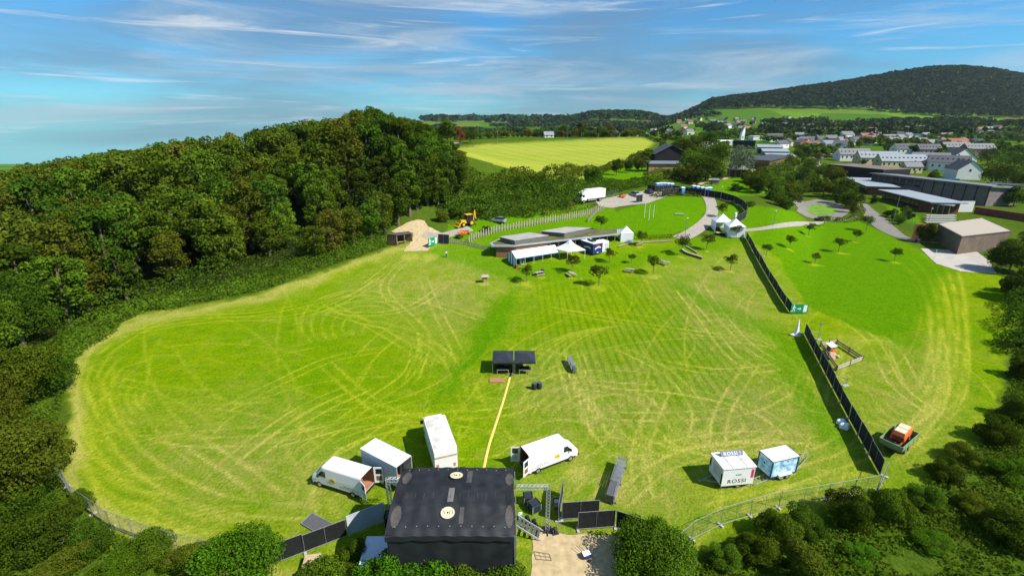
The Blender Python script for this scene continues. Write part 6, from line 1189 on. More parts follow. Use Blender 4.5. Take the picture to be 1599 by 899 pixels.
def person(px, py):
    p = at(px, py); J = {'pelvis': (0, 0, .95, .14), 'chest': (0, .02, 1.28, .15), 'neck': (0, .03, 1.48, .06), 'head': (0, .0, 1.66, .105)}
    vs = [(0, 0, .95), (0, .01, 1.15), (0, .02, 1.36), (0, .01, 1.49), (0, -.01, 1.60), (0, -.02, 1.72)]; rs = [.13, .12, .15, .055, .085, .075]; E = [(i, i+1) for i in range(5)]
    def chain(start, pts, rad):
        last = start
        for q, r in zip(pts, rad): vs.append(q); rs.append(r); E.append((last, len(vs)-1)); last = len(vs)-1
        return last
    for s in (-1, 1):
        st = .12 if s > 0 else -.14
        chain(0, [(s*.10, st*.2, .86), (s*.11, st, .48), (s*.11, st*1.5, .09), (s*.12, st*1.5-.15, .05)], [.10, .065, .045, .04])
        h = chain(2, [(s*.19, .02, 1.40), (s*.25, .04, 1.13), (s*.26, -.08, .90), (s*.26, -.12, .82)], [.06, .045, .032, .035])
        for k in range(4): chain(h, [(s*(.25+.0), -.14+.02*k, .76), (s*.24, -.15+.02*k, .72-.01*(k in (1, 2)))], [.010, .008])
        chain(h, [(s*.235, -.16, .79), (s*.225, -.17, .76)], [.011, .009])
    me = bpy.data.meshes.new('body'); me.from_pydata(vs, E, []); o = link('person', me); md = o.modifiers.new('skin', 'SKIN'); 
    for i, r in enumerate(rs): me.skin_vertices[0].data[i].radius = (r, r*(.75 if i < 3 else 1)) if len(me.skin_vertices) else (r, r)
    me.skin_vertices[0].data[0].use_root = True; sb = o.modifiers.new('sub', 'SUBSURF'); sb.levels = 1; sb.render_levels = 1
    dg = bpy.context.evaluated_depsgraph_get(); m2 = bpy.data.meshes.new_from_object(o.evaluated_get(dg)); bpy.data.objects.remove(o)
    for mt in (mat('skin tone', (.45, .27, .19), .6), mat('pale blue shirt', (.45, .62, .72), .8), mat('dark trousers', (.03, .035, .05), .8), M_dark): m2.materials.append(mt)
    for f in m2.polygons: z = f.center.z; ax = abs(f.center.x); f.material_index = 3 if z < .1 else 2 if (z < .97 and ax < .21) else 1 if (z < 1.47 and z > 1.1) or (z >= .97 and ax < .2 and z < 1.47) else 0; f.use_smooth = True
    o = tag(link('person', m2, None, p, .4), 'person in pale blue top and dark trousers walking on the grass below the green sign', 'person')
    hm = MB(); hm.disc((0, .02, 1.74), .095, 'z', .10, 12); hm.disc((0, .05, 1.69), .09, 'z', .14, 12); hm.build('hair', mat('brown hair', (.06, .035, .02), .8), o)
    fm = MB(); [fm.box((x, -.11, 1.665), (.02, .01, .012)) for x in (-.032, .032)]; fm.build('eyes', M_dark, o); fm = MB(); fm.box((0, -.12, 1.64), (.018, .03, .04)); fm.build('nose', MATS['skin tone'], o); fm = MB(); fm.box((0, -.105, 1.605), (.045, .01, .010)); fm.build('mouth', mat('lips', (.35, .12, .1), .6), o)
try: person(697, 402)
except Exception as ex: print('person', ex)
def picket(pix, label, sp=.55, h=1.25, w=.2):
    W = smoothline([at(*p).xy for p in pix], 1.0); t = thing('picket_fence', label, 'fence', (0, 0, 0), 0, 'rustic picket fences'); acc = 0; n = 0; m = MB(); k = MB(); pp = MB(); last = W[0]; rr = random.Random(8); step = 0
    tot = 0
    for i in range(len(W)-1):
        a, b = W[i], W[i+1]; L = (b-a).length; d = (b-a)/L
        while acc <= L:
            q = a+d*acc; z = gz(q.x, q.y); hh = h*rr.uniform(.85, 1.15); m.box((q.x, q.y, z+hh/2), (w, .05, hh), math.atan2(d.y, d.x)); acc += sp; n += 1
            if n % 5 == 0: pp.box((q.x, q.y+.08, z+.6), (.12, .12, 1.5), math.atan2(d.y, d.x))
        acc -= L; k.bar((a.x, a.y+.05, gz(a.x, a.y)+.9), (b.x, b.y+.05, gz(b.x, b.y)+.9), .06, .1); k.bar((a.x, a.y+.05, gz(a.x, a.y)+.4), (b.x, b.y+.05, gz(b.x, b.y)+.4), .06, .1)
    pk = mat('silver grey pickets', (.33, .28, .22), .9, var=.3, scale=2); m.build('pickets', pk, t); k.build('rails', M_wood, t); pp.build('posts', M_wood, t)
picket([(733, 379), (750, 371), (775, 363), (800, 358), (840, 351), (880, 344), (915, 337), (935, 331), (944, 328)], 'long silvery picket fence curving up behind the timber building', .9, 1.9, .34)
picket([(701, 380), (718, 382), (738, 386), (765, 392)], 'shorter picket fence from the black panel down to the timber building', .55, 1.2, .26)
picket([(918, 347), (926, 338), (935, 329)], 'short picket fence running up beside the dark bushy tree', .55, 1.2, .24)
fence_run([at(684, 381).xy, at(701, 382).xy], True, lambda i, n: 'black screened panel between the green exit sign and picket fence', 'black screened panels on the far side', 9)
fence_run([at(993, 317).xy, at(1003, 315.5).xy], True, lambda i, n: 'lone black screened panel at the lower edge of the car park', 'black screened panels on the far side', 9)
G4 = 'black screened panels round the portable toilets'
fence_run([at(*p).xy for p in [(1010, 299), (1022, 300.5), (1048, 300), (1062, 302), (1085, 305), (1105, 308), (1125, 311), (1145, 317), (1158, 324), (1166, 333), (1164, 341), (1150, 350)]], True, lambda i, n: f'black screened fence panel, {nth(i)} from the car park round the toilets to the gazebos', G4)
fence_run([at(*p).xy for p in [(1033, 308), (1046, 305), (1062, 304)]], True, lambda i, n: f'black screened panel beside the single toilet, {nth(i)} from the left', G4)
# ------------------------------------------------------------ toilets, vehicles, tables
M_tb = mat('toilet blue', (.02, .16, .45), .5); M_tw = mat('toilet white', (.75, .80, .84), .5)
def toilet(px, py, lab, rz=.1):
    p = at(px, py); t = thing('portable_toilet', lab, 'toilet', p, rz, 'blue portable toilets'); m = MB(); m.box((0, 0, 1.05), (1.1, 1.1, 2.1)); m.build('cabin', M_tb, t); m = MB(); m.box((0, -.56, 1.05), (.72, .04, 1.85)); m.build('door', mat('toilet light blue', (.10, .38, .70), .5), t); m = MB(); m.loft([[Vector((x*k, y*k, z)) for x, y in ((-.58, -.58), (.58, -.58), (.58, .58), (-.58, .58))] for z, k in ((2.1, 1), (2.2, 1), (2.35, .6))]); m.build('roof', M_tw, t); m = MB(); m.box((.56, 0, 1.1), (.03, .9, 1.9)); m.build('side_panel', M_tw, t)
TL = [(1026, 297.5), (1031.5, 297), (1037, 297), (1042.5, 297.5), (1048, 298), (1065, 304.5), (1082, 301.5), (1088, 302.5), (1095, 304), (1101, 305), (1107, 304.5)]
TW = ['leftmost in the row above the car park', 'second in the row above the car park', 'middle one in the row above the car park', 'fourth in the row above the car park', 'rightmost in the row above the car park', 'standing alone in front of the black screens', 'first of the five beside the path top', 'second of the five beside the path top', 'third of the five beside the path top', 'fourth of the five beside the path top', 'last of the five beside the path top']
for (px, py), w in zip(TL, TW): toilet(px, py, 'blue portable toilet with white roof, '+w)
def white_lorry():
    a, b = at(905, 318.5), at(942, 314); rz = heading(b, a); c = (a+b)/2; t = thing('white_lorry', 'white box lorry facing left beside the tall hedge at the car park', 'lorry', (c.x, c.y+1.2, gz(c.x, c.y+1.2)), rz); L = 7.6; m = MB(); m.box((-.9, 0, 2.45), (L, 2.5, 2.7)); m.build('box_body', M_white, t)
    m = MB(); m.loft([[Vector((x, y, z)) for x, z in ((2.95, .7), (5.0, .7), (5.05, 1.6), (4.75, 2.85), (3.6, 3.55), (2.95, 3.6))] for y in (-1.15, 1.15)]); m.build('cab', M_white, t); m = MB(); m.sheet([(5.07, -1.0, 1.7), (5.07, 1.0, 1.7), (4.80, .95, 2.75), (4.80, -.95, 2.75)], .03); m.build('windscreen', M_glass, t)
    for s in (-1, 1):
        m = MB(); m.box((4.2, s*1.165, 2.1), (.8, .03, .7)); m.build('side_window', M_glass, t)
        for x in (4.1, -2.6): wheel(t, x, s*1.05, .48, .3, side=s)
        m = MB(); m.box((.6, s*1.1, .7), (3.6, .08, .4)); m.build('side_guard', M_galv, t)
    m = MB(); m.box((-.6, 0, .9), (7.2, .8, .3)); m.build('chassis', M_dark, t)
white_lorry()
def car(px, py, rz, mt, lab, s=1, name='parked_car', est=.3):
    p = at(px, py); t = thing(name, lab, 'car', p, rz, 'cars around the site'); t.scale = (s, s, s); m = MB()
    m.loft([ring(x, w, .28, z, w-.08, .1) for x, w, z in ((-2.1, .78, .75), (-2.0, .85, .98), (-1.5, .87, 1.02), (1.0, .87, .98), (1.8, .84, .85), (2.1, .72, .62))]); m.build('body', mt, t)
    m = MB(); m.loft([ring(x, w, .9, z, w-.12, .1) for x, w, z in ((-1.85, .76, 1.0), (-1.45, .78, 1.40), (.1, .78, 1.46), (.95, .76, 1.0))]); m.build('glasshouse', M_glass, t); m = MB(); m.box((-.6, 0, 1.485), (1.5, 1.15, .04)); m.build('roof', mt, t)
    for x in (-1.3, 1.3):
        for y in (-.8, .8): wheel(t, x, y, .31, .2, side=1 if y > 0 else -1)
    for y in (-.6, .6): m = MB(); m.box((2.03, y, .66), (.1, .26, .13)); m.build('headlight', M_alu, t)
M_silver = mat('silver car paint', (.42, .44, .46), .3, .5, var=.02); M_dcar = mat('dark car paint', (.05, .055, .06), .3, .4, var=.02); M_rcar = mat('red car paint', (.35, .03, .02), .3)
car(990, 306, 2.0, M_silver, 'silver estate car in the car park left of the darker one'); car(1013, 302, 1.7, M_dcar, 'dark car at the far end of the car park'); car(778, 347, 2.7, M_silver, 'silver car parked behind the picket fence', .95)
p = at(972, 309); t = thing('cable_trailer', 'small orange trailer at the edge of the car park', 'trailer', p, .2); m = MB(); m.box((0, 0, .8), (2.0, 1.2, .7)); m.build('body', M_orange, t); m = MB(); m.box((-.5, 0, 1.2), (.9, 1.0, .2)); m.build('lid', M_dark, t); wheel(t, 0, -.7, .3, .18, side=-1); wheel(t, 0, .7, .3, .18); m = MB(); m.bar((-1, 0, .5), (-1.9, 0, .4), .1); m.build('drawbar', M_dark, t)
fence_run([at(947, 309).xy, at(957, 307).xy, at(966, 305).xy], False, lambda i, n: f'bare wire fence panel leaning by the hedge right of the white lorry, {nth(i)} one', 'bare fence panels near the lorry')
p = at(890, 319); t = thing('red_crate', 'reddish crate stack left of the white lorry', 'crate', p, .1); [MB().box((0, 0, .3+.5*i), (1.2, .9, .46), .1*i).build('crate', mat('faded red crate', (.32, .10, .08), .7, var=.2), t) for i in range(3)]
def picnic(px, py, rz, lab, tidy=True):
    p = at(px, py); t = thing('picnic_table', lab, 'picnic table', p, rz, 'picnic tables on the grass'); pw = mat('bleached planks', (.36, .32, .27), .85, var=.15); m = MB(); [m.box((0, y, .74), (1.9, .13, .04)) for y in (-.3, -.15, 0, .15, .3)]; m.build('tabletop', pw, t)
    for s in (-1, 1): m = MB(); m.box((0, s*.72, .44), (1.9, .26, .05)); m.build('bench', pw, t); m = MB(); m.bar((s*.7, -.75, .05), (s*.7, -.2, .72), .06); m.bar((s*.7, .75, .05), (s*.7, .2, .72), .06); m.bar((s*.7, -.8, .38), (s*.7, .8, .38), .06); m.build('leg', M_wood, t)
for a in ((842, 430, .5, 'picnic table with a dark bin leaning on it, leftmost of the grass tables'), (892, 431, 1.9, 'picnic table in front of the peaked tent, second from the left'), (983, 425, 2.6, 'picnic table right of the worn circle tree, third from the left'), (1037, 413, 2.3, 'picnic table behind the dark young tree, fourth from the left'), (1142, 318, 2.8, 'picnic table at the black fence bend, upper one'), (1155, 323, 2.8, 'picnic table at the black fence bend, lower one')): picnic(*a)
p = at(847, 427); t = thing('waste_bin', 'dark wheeled bin at the leftmost picnic table', 'bin', p, .4); m = MB(); m.box((0, 0, .55), (.6, .6, .95)); m.build('bin_body', M_dark, t); m = MB(); m.box((0, 0, 1.05), (.66, .66, .07)); m.build('lid', M_dgrey, t)
p = at(757, 441); t = thing('bird_table', 'small wooden bird table with pale roof standing alone on the grass', 'bird table', p, .3); [MB().bar((x, y, 0), (x*.6, y*.6, 1.0), .08).build('leg', M_wood, t) for x in (-.4, .4) for y in (-.3, .3)]; m = MB(); m.box((0, 0, .95), (1.2, .8, .1)); m.box((0, 0, 1.2), (.7, .5, .4)); m.build('box_house', M_brown, t); m = MB(); m.sheet([(-.8, -.6, 1.35), (.8, -.6, 1.35), (.8, 0, 1.75), (-.8, 0, 1.75)], .05); m.sheet([(-.8, 0, 1.75), (.8, 0, 1.75), (.8, .6, 1.35), (-.8, .6, 1.35)], .05); m.build('roof', mat('bleached planks', (.5, .46, .4)), t)
def logwall(pix, lab, h=.55, w=.5):
    W = smoothline([at(*p).xy for p in pix], .9); t = thing('log_seat', lab, 'bench', (0, 0, 0), 0, 'curved timber seat walls'); m = MB(); s = MB()
    for a, b in zip(W[:-1], W[1:]): m.bar((a.x, a.y, gz(a.x, a.y)+h/2), (b.x, b.y, gz(b.x, b.y)+h/2), w*.8, h); s.bar((a.x, a.y, gz(a.x, a.y)+h+.035), (b.x, b.y, gz(b.x, b.y)+h+.035), w, .06)
    m.build('base', M_brown, t); s.build('seat', mat('bleached planks', (.5, .46, .4)), t)
logwall([(1064, 391), (1070, 396), (1080, 400), (1090, 403), (1096, 405)], 'curved timber seat wall right of the dense dark young tree'); logwall([(1071, 386), (1080, 391), (1088, 396)], 'thin pale timber edge behind the curved seat wall', .3, .25); logwall([(965, 386), (985, 381), (1015, 379), (1050, 377)], 'long pale stone edging right of the small white tent', .25, .4); logwall([(993, 384), (1003, 381)], 'short pale stone kerb below the small white tent', .3, .5)
for i, (px, py) in enumerate([(1006, 340), (1013, 344), (1020, 339)]):
    p = at(px, py); m = MB(); m.tube([(0, 0, 0), (0, 0, 4.6-.9*(i == 2))], [.07, .05], 6); tag(m.build('white_pole', M_signw, None, p), f'slim white pole on the bright lawn, {["left", "tallest middle", "short right"][i]} of three', 'pole', 'three white poles')
p = at(1060, 336); t = thing('lawn_goal', 'low pale blue bench frame on the bright lawn', 'bench', p, -.1); m = MB(); m.box((0, 0, .5), (2.8, .5, .08)); m.build('seat', mat('pale blue paint', (.35, .50, .60), .6), t); [MB().box((x, 0, .23), (.08, .5, .46)).build('leg', M_galv, t) for x in (-1.3, 1.3)]
def lamp(px, py, h, lab, head=.5):
    p = at(px, py); t = thing('street_lamp', lab, 'lamp post', p, .3, 'lamp posts'); m = MB(); m.tube([(0, 0, 0), (0, 0, h)], [.09, .06], 7); m.build('pole', M_galv, t); m = MB(); m.box((.1, 0, h+.05), (head, .3, .16)); m.build('lamp_head', mat('lamp housing', (.60, .62, .64), .4), t)
for a in ((1070, 366, 4.6, 'lamp post at the lower end of the curved footpath'), (1207, 353, 4.6, 'lamp post beside the garden footpath below the lawn'), (1125, 311, 4.4, 'lamp post by the black fence above the lawn'), (1394, 348, 10, 'tall lamp mast on the bank before the school'), (1449, 348, 5, 'lamp at the school terrace corner'), (1041, 236, 13, 'tall floodlight mast beside the black barn'), (886, 222, 12, 'pylon pole on the far edge of the yellow field'), (777, 226, 9, 'thin pole at the far left of the yellow field'), (1100, 308, 4.4, 'lamp post at the top end of the curved footpath')): lamp(*a)
p = at(1459, 403); t = thing('net_post', 'thin post at the left side of the sand court', 'post', p); m = MB(); m.tube([(0, 0, 0), (0, 0, 2.4)], .05, 6); m.build('pole', M_signw, t); m = MB(); m.box((0, 0, .06), (.4, .4, .1)); m.build('base', M_conc, t)
p = at(1432, 379); t = thing('litter_bin', 'dark litter bin at the road end beside the tall olive bush', 'bin', p); m = MB(); m.box((0, 0, .5), (.8, .8, 1.0)); m.build('bin_body', M_dark, t); m = MB(); m.box((0, 0, 1.04), (.9, .9, .08)); m.build('lid', M_dgrey, t)
SCALE_UP = {'portable_toilet': 1.25, 'backhoe_digger': 1.2, 'food_trailer': 1.22, 'cold_store': 1.15, 'popup_tent': 1.15, 'white_lorry': 1.08, 'parked_car': 1.12, 'picnic_table': 1.12, 'flag_tent': 1.0}
# ------------------------------------------------------------ barn, shed, school, town
M_slate = mat('dark slate roof', (.065, .068, .078), .6, var=.15, scale=.6); M_zinc = mat('zinc roof', (.24, .27, .30), .7, 0, var=.1, scale=.3); M_tile = mat('red brown tiles', (.26, .10, .06), .8, var=.2); M_greyr = mat('grey roof tiles', (.17, .17, .18), .7, var=.15)
M_wh = mat('white render', (.72, .70, .66), .8, var=.05, scale=.4); M_cr = mat('cream render', (.58, .48, .28), .8, var=.06, scale=.4); M_bgw = mat('brown render', (.20, .16, .13), .85, var=.15); M_or = mat('orange render', (.42, .17, .10), .85, var=.08); M_corten = mat('rust red cladding', (.20, .055, .035), .8, var=.25, scale=.8); M_lou = mat('grey timber louvres', (.19, .165, .145), .85, var=.18, scale=.6); M_dclad = mat('dark cladding', (.016, .016, .018), .95, var=.2)
def gable(name, lab, c, w, d, h, rh, rz, wall, roof, cat='house', group=None, win=0, chim=True, eave=.35, door=False, ends=True):
    """gabled house, ridge along local x; front faces -y"""
    t = thing(name, lab, cat, (c.x, c.y, gz(c.x, c.y)-.3), rz, group); m = MB()
    m.add([(-w/2, -d/2, 0), (w/2, -d/2, 0), (w/2, d/2, 0), (-w/2, d/2, 0), (-w/2, -d/2, h), (w/2, -d/2, h), (w/2, d/2, h), (-w/2, d/2, h), (-w/2, 0, h+rh), (w/2, 0, h+rh)], [(0, 1, 5, 4), (2, 3, 7, 6), (1, 2, 6, 9, 5), (3, 0, 4, 8, 7)]); m.build('wall', wall, t)
    k = rh/(d/2); o = eave; m = MB()
    for s in (-1, 1): m.sheet([(-w/2-o, s*(d/2+o), h-k*o+.06), (w/2+o, s*(d/2+o), h-k*o+.06), (w/2+o, 0, h+rh+.06), (-w/2-o, 0, h+rh+.06)], .16)
    rf = m.build('roof', roof, t)
    if chim: m = MB(); m.box((w*.22, d*.12, h+rh+.2), (.7, .7, 1.5)); m.build('chimney', M_bgw, rf)
    if w > 18:
        for i in range(int(w/2.6)):
            x = -w/2+w*(i+.5)/int(w/2.6); q = MB(); q.box((x, -d*.27, h+rh*.46+.22), (1.0, 1.1, .12), rot=Euler((math.atan(k), 0, 0))); q.build('roof_window', M_glass, rf)
    for i in range(win):
        x = -w/2+w*(i+.5)/win; m = MB(); m.box((x, -d/2-.02, h*.62), (min(1.1, w/win*.5), .08, 1.3)); m.build('window', M_glass, t)
    if win and ends:
        for s in (-1, 1): m = MB(); m.box((s*(w/2+.02), 0, h*.9), (.08, 1.1, 1.3)); m.build('window', M_glass, t)
    if door: m = MB(); m.box((w*.1, -d/2-.03, 1.1), (1.0, .1, 2.1)); m.build('door', M_brown, t)
    return t
def px_w(px0, px1, py): a, b = at(px0, py), at(px1, py); return a, b, (b-a).length
def barn():
    a, b, w = px_w(1023.5, 1072, 262); rz = -.06; c = (a+b)/2; d = 15; c = c+Vector((0, d/2, 0)); g = gz(c.x, c.y)
    t = gable('black_barn', 'black timber barn with steep dark roof behind the wooden shed', c, d, w*1.0, 6.6, 4.3, rz+R(90), M_dclad, M_slate, 'barn', chim=False, eave=.6)
    m = MB(); m.box((-d/2-.03, -w*.25, 2.5), (.08, 3, 4)); m.build('door', mat('barn door black', (.018, .018, .02)), t)
    a, b, w = px_w(1013, 1060, 269); c = (a+b)/2; t = thing('wooden_shed', 'long light timber shed with grey mono pitch roof in front of the black barn', 'shed', (c.x, c.y, gz(c.x, c.y)-.3), rz); m = MB(); m.box((0, 2.6, 2.1), (w, 5, 4.2)); m.build('wall', mat('larch boards', (.40, .24, .13), .8, var=.2, scale=1), t); m = MB(); m.sheet([(-w/2-.4, -.5, 4.2), (w/2+.6, -.5, 4.2), (w/2+.6, 5.6, 5.1), (-w/2-.4, 5.6, 5.1)], .2); m.build('roof', mat('slate blue sheet roof', (.16, .18, .21), .5), t)
    m = MB(); m.box((w/2+.55, 2.6, 1.8), (1.0, 4.9, 3.4)); m.build('end_wall', mat('larch boards', (.4, .24, .13)), t)
    p = at(1152, 277); t = thing('timber_pavilion', 'small timber pavilion with pale roof below the silvery tree', 'pavilion', p, -.1); m = MB(); m.box((0, 3, 2), (7, 4.5, 3.2)); m.build('wall', mat('dark timber', (.10, .055, .035)), t); m = MB(); m.sheet([(-4.3, -.6, 3.5), (4.3, -.6, 3.5), (4.3, 6, 4.6), (-4.3, 6, 4.6)], .2); m.build('roof', mat('pale roof boards', (.48, .44, .38), .8), t); [MB().box((x, 0, 1.7), (.25, .25, 3.5)).build('post', M_wood, t) for x in (-3.8, -1.2, 1.2, 3.8)]
    p = at(1117, 289); t = thing('garden_hut', 'tiny grey timber hut left of the timber pavilion', 'hut', p, -.2); m = MB(); m.box((0, 1, 1), (2.6, 2, 2)); m.build('wall', M_wood, t); m = MB(); m.sheet([(-1.6, -.3, 2.0), (1.6, -.3, 2.0), (1.6, 2.4, 2.5), (-1.6, 2.4, 2.5)], .12); m.build('roof', M_galv, t)
    p = at(1108, 288); t = thing('stone_seat', 'pale boulder seat on the lawn edge below the broad dark tree', 'bench', p, .3); m = MB(); m.box((0, 0, .5), (2.4, 1.0, .3), .1); m.build('seat', M_conc, t); [MB().box((x, 0, .18), (.4, .9, .4)).build('leg', M_conc, t) for x in (-.8, .8)]
barn()
def block(name, lab, base_px, H, roof, wall, cat='building', depth=None, over=.5, rt=.35, group=None, rise=0, bands=None, dz=0):
    """flat or mono pitch block on a ground outline given by pixels of its front foot line"""
    A, B = at(*base_px[0]), at(*base_px[1]); rz = heading(A, B); w = (B-A).length; c = (A+B)/2; z = min(gz(A.x, A.y), gz(B.x, B.y)); t = thing(name, lab, cat, (c.x, c.y, z-.5+dz), rz, group); H += .5
    m = MB(); m.add([(-w/2, 0, 0), (w/2, 0, 0), (w/2, depth, 0), (-w/2, depth, 0), (-w/2, 0, H), (w/2, 0, H), (w/2, depth, H+rise), (-w/2, depth, H+rise)], [(0, 1, 5, 4), (1, 2, 6, 5), (2, 3, 7, 6), (3, 0, 4, 7), (4, 5, 6, 7)]); m.build('wall', wall, t)
    k = rise/depth; m = MB(); m.sheet([(-w/2-over, -over, H-k*over+rt/2+.01), (w/2+over, -over, H-k*over+rt/2+.01), (w/2+over, depth+over, H+rise+k*over+rt/2+.01), (-w/2-over, depth+over, H+rise+k*over+rt/2+.01)], rt); m.build('roof', roof, t)
    return t, w, H
def glaze(t, w, H, n, z0, z1, name='window', y=-.05, mt=None, x0=None, x1=None):
    x0 = -w/2 if x0 is None else x0; x1 = w/2 if x1 is None else x1
    for i in range(n): x = x0+(x1-x0)*(i+.5)/n; m = MB(); m.box((x, y, (z0+z1)/2), ((x1-x0)/n*.86, .12, z1-z0)); m.build(name, mt or M_glass, t)
def school():
    # long hall: louvred end towards the right, glass strip, mono pitch roof
    t, w, H = block('school_hall', 'long school hall with grey roof, glazed strip and louvred right end', [(1357, 294), (1538, 322)], 7.8, mat('hall sheet roof', (.15, .17, .17), .8, var=.1, scale=.3), M_lou, 'school', depth=16, over=1.0, rt=.5, rise=-1.0)
    glaze(t, w, H, 7, 4.6, H-.5, x1=-w*.02, mt=mat('hall glass', (.03, .04, .05), .15)); m = MB(); [m.box((x, -.12, H/2), (.25, .1, H-.3)) for x in np.linspace(w*.0, w*.5-.3, 7)]; m.build('wall_rib', M_dclad, t)
    t, w, H = block('school_wing', 'low school wing with pale grey roof and rust red walls, right of two', [(1376, 311), (1452, 332)], 3.9, mat('pale zinc roof', (.27, .31, .34), .7, 0, var=.08, scale=.3), M_corten, 'school', depth=9.5, over=1.6, rt=.35)
    glaze(t, w, H, 9, 1.0, 3.2, x1=w*.28)
    t, w, H = block('school_wing', 'low school wing with pale grey roof and dark glazing, left of two', [(1322, 288), (1353, 304)], 3.9, MATS['pale zinc roof'], M_corten, 'school', depth=11, over=1.4, rt=.35)
    glaze(t, w, H, 7, 1.0, 3.6)
    t, w, H = block('sports_hall', 'dark flat roofed sports hall at the left end of the school', [(1289, 272), (1375, 284)], 6.6, mat('brown gravel roof', (.17, .13, .10), .9, var=.15), M_dclad, 'school', depth=20, over=.1, rt=.3)
    t, w, H = block('school_porch', 'glazed school entrance porch with white wall beside it', [(1454, 332), (1480, 335)], 3.2, M_zinc, M_glass, 'school', depth=6, over=.8)
    m = MB(); [m.box((x, -.2, H/2), (.35, .3, H)) for x in np.linspace(-w/2, w/2, 4)]; m.build('column', M_or, t)
    t, w, H = block('white_screen_wall', 'plain white wall below the louvred hall end', [(1482, 331), (1518, 331)], 4.0, M_wh, M_wh, 'wall', depth=.6, over=.05, rt=.1)
    t, w, H = block('red_wall', 'long low brick red wall right of the white one', [(1520, 333), (1625, 350)], 2.6, M_corten, M_corten, 'wall', depth=.6, over=.05, rt=.1)
    # flat roofed hall by the court
    P = [at(*q, 4.7).xy for q in [(1465, 351), (1502, 371), (1578, 362), (1533, 341)]]; c = sum(P, Vector((0, 0)))/4; g = gz(c.x, c.y); t = thing('court_hall', 'timber clad hall with broad pale flat roof beside the sand court', 'building', (c.x, c.y, g-.5)); Q = [p-c for p in P]; m = MB(); slab(m, Q, 5.2, 5.2); m.build('wall', mat('brown timber cladding', (.16, .115, .085), .85, var=.2, scale=.5), t); m = MB(); slab(m, shrink(Q, 1.02), 5.45, .25); rf = m.build('roof_edge', M_dgrey, t); m = MB(); slab(m, shrink(Q, .985), 5.5, .1); m.build('roof', mat('pale roof gravel', (.40, .35, .28), .95, var=.08), t)
    a = Q[0].lerp(Q[1], 0); b = Q[0].lerp(Q[1], .33); n = Vector((b-a).yx); m = MB(); m.sheet([(a.x-.6, a.y-.3, .2), (a.x-5.5, a.y+1.5, .2), (a.x-5.5, a.y+1.5, 5.2), (a.x-.6, a.y-.3, 5.2)], .4); m.build('orange_wall', mat('bright orange render', (.55, .20, .09), .8), t)
    # terrace steps
    for i in range(4):
        A, B = at(1444, 342+i*2.2), at(1490, 342+i*2.2); m = MB(); m.bar((A.x, A.y, A.z+1.3-.3*i), (B.x, B.y, A.z+1.3-.3*i), 1.2, .35); tag(m.build('terrace_step', M_conc, None), f'pale concrete terrace step below the school porch, {nth(i)} from the top', 'step', 'terrace steps')
    # tall court fence and green fence
    def netfence(pix, h, mt, lab, name='net_fence'):
        W = smoothline([at(*p).xy for p in pix], 3.0); t = thing(name, lab, 'fence', (0, 0, 0)); m = MB(); n = MB()
        for i, q in enumerate(W): m.tube([(q.x, q.y, gz(q.x, q.y)), (q.x, q.y, gz(q.x, q.y)+h)], .05, 5)
        for a, b in zip(W[:-1], W[1:]):
            for z in np.linspace(.3, h, 6): n.bar((a.x, a.y, gz(a.x, a.y)+z), (b.x, b.y, gz(b.x, b.y)+z), .025)
        m.build('posts', mt, t); n.build('wires', mt, t)
    netfence([(1506, 390), (1530, 398), (1552, 410), (1562, 424)], 3.6, M_wood, 'tall brownish ball fence along the right of the sand court')
    netfence([(1407, 343), (1418, 352), (1428, 362)], 3.2, mat('green fence wire', (.03, .16, .09), .6), 'green mesh fence left of the orange wall')
    # scaffolding right of the hall
    p = at(1560, 316); t = thing('scaffolding', 'dark scaffolding tower right of the louvred hall', 'scaffold', p, -.15); m = MB()
    for x in np.arange(-9, 13, 2.2):
        for y in (0, 1.2): m.tube([(x, y, 0), (x, y, 8)], .06, 4)
    for z in (2, 4, 6, 7.8):
        for y in (0, 1.2): m.tube([(-9, y, z), (12, y, z)], .05, 4)
    m.build('tube_frame', M_galv, t); m = MB(); [m.box((1.5, .6, z), (21, 1.2, .08)) for z in (2.05, 4.05, 6.05)]; m.build('deck', M_wood, t)
    t, w, H = block('building_shell', 'dark unfinished building behind the scaffolding', [(1535, 305), (1600, 315)], 6, M_dgrey, mat('bare concrete dark', (.09, .085, .08), .9), 'building', depth=12, over=.2)
    p = at(1479, 288); t = thing('site_container', 'teal blue site container before the white gabled houses', 'container', p, -.3); m = MB(); m.box((0, 0, 1.6), (9, 2.6, 3.2)); m.build('body', mat('teal container', (.02, .14, .24), .6), t); m = MB(); m.box((4.52, 0, 1.5), (.06, 2.2, 2.7)); m.build('door', M_dgrey, t)
school()
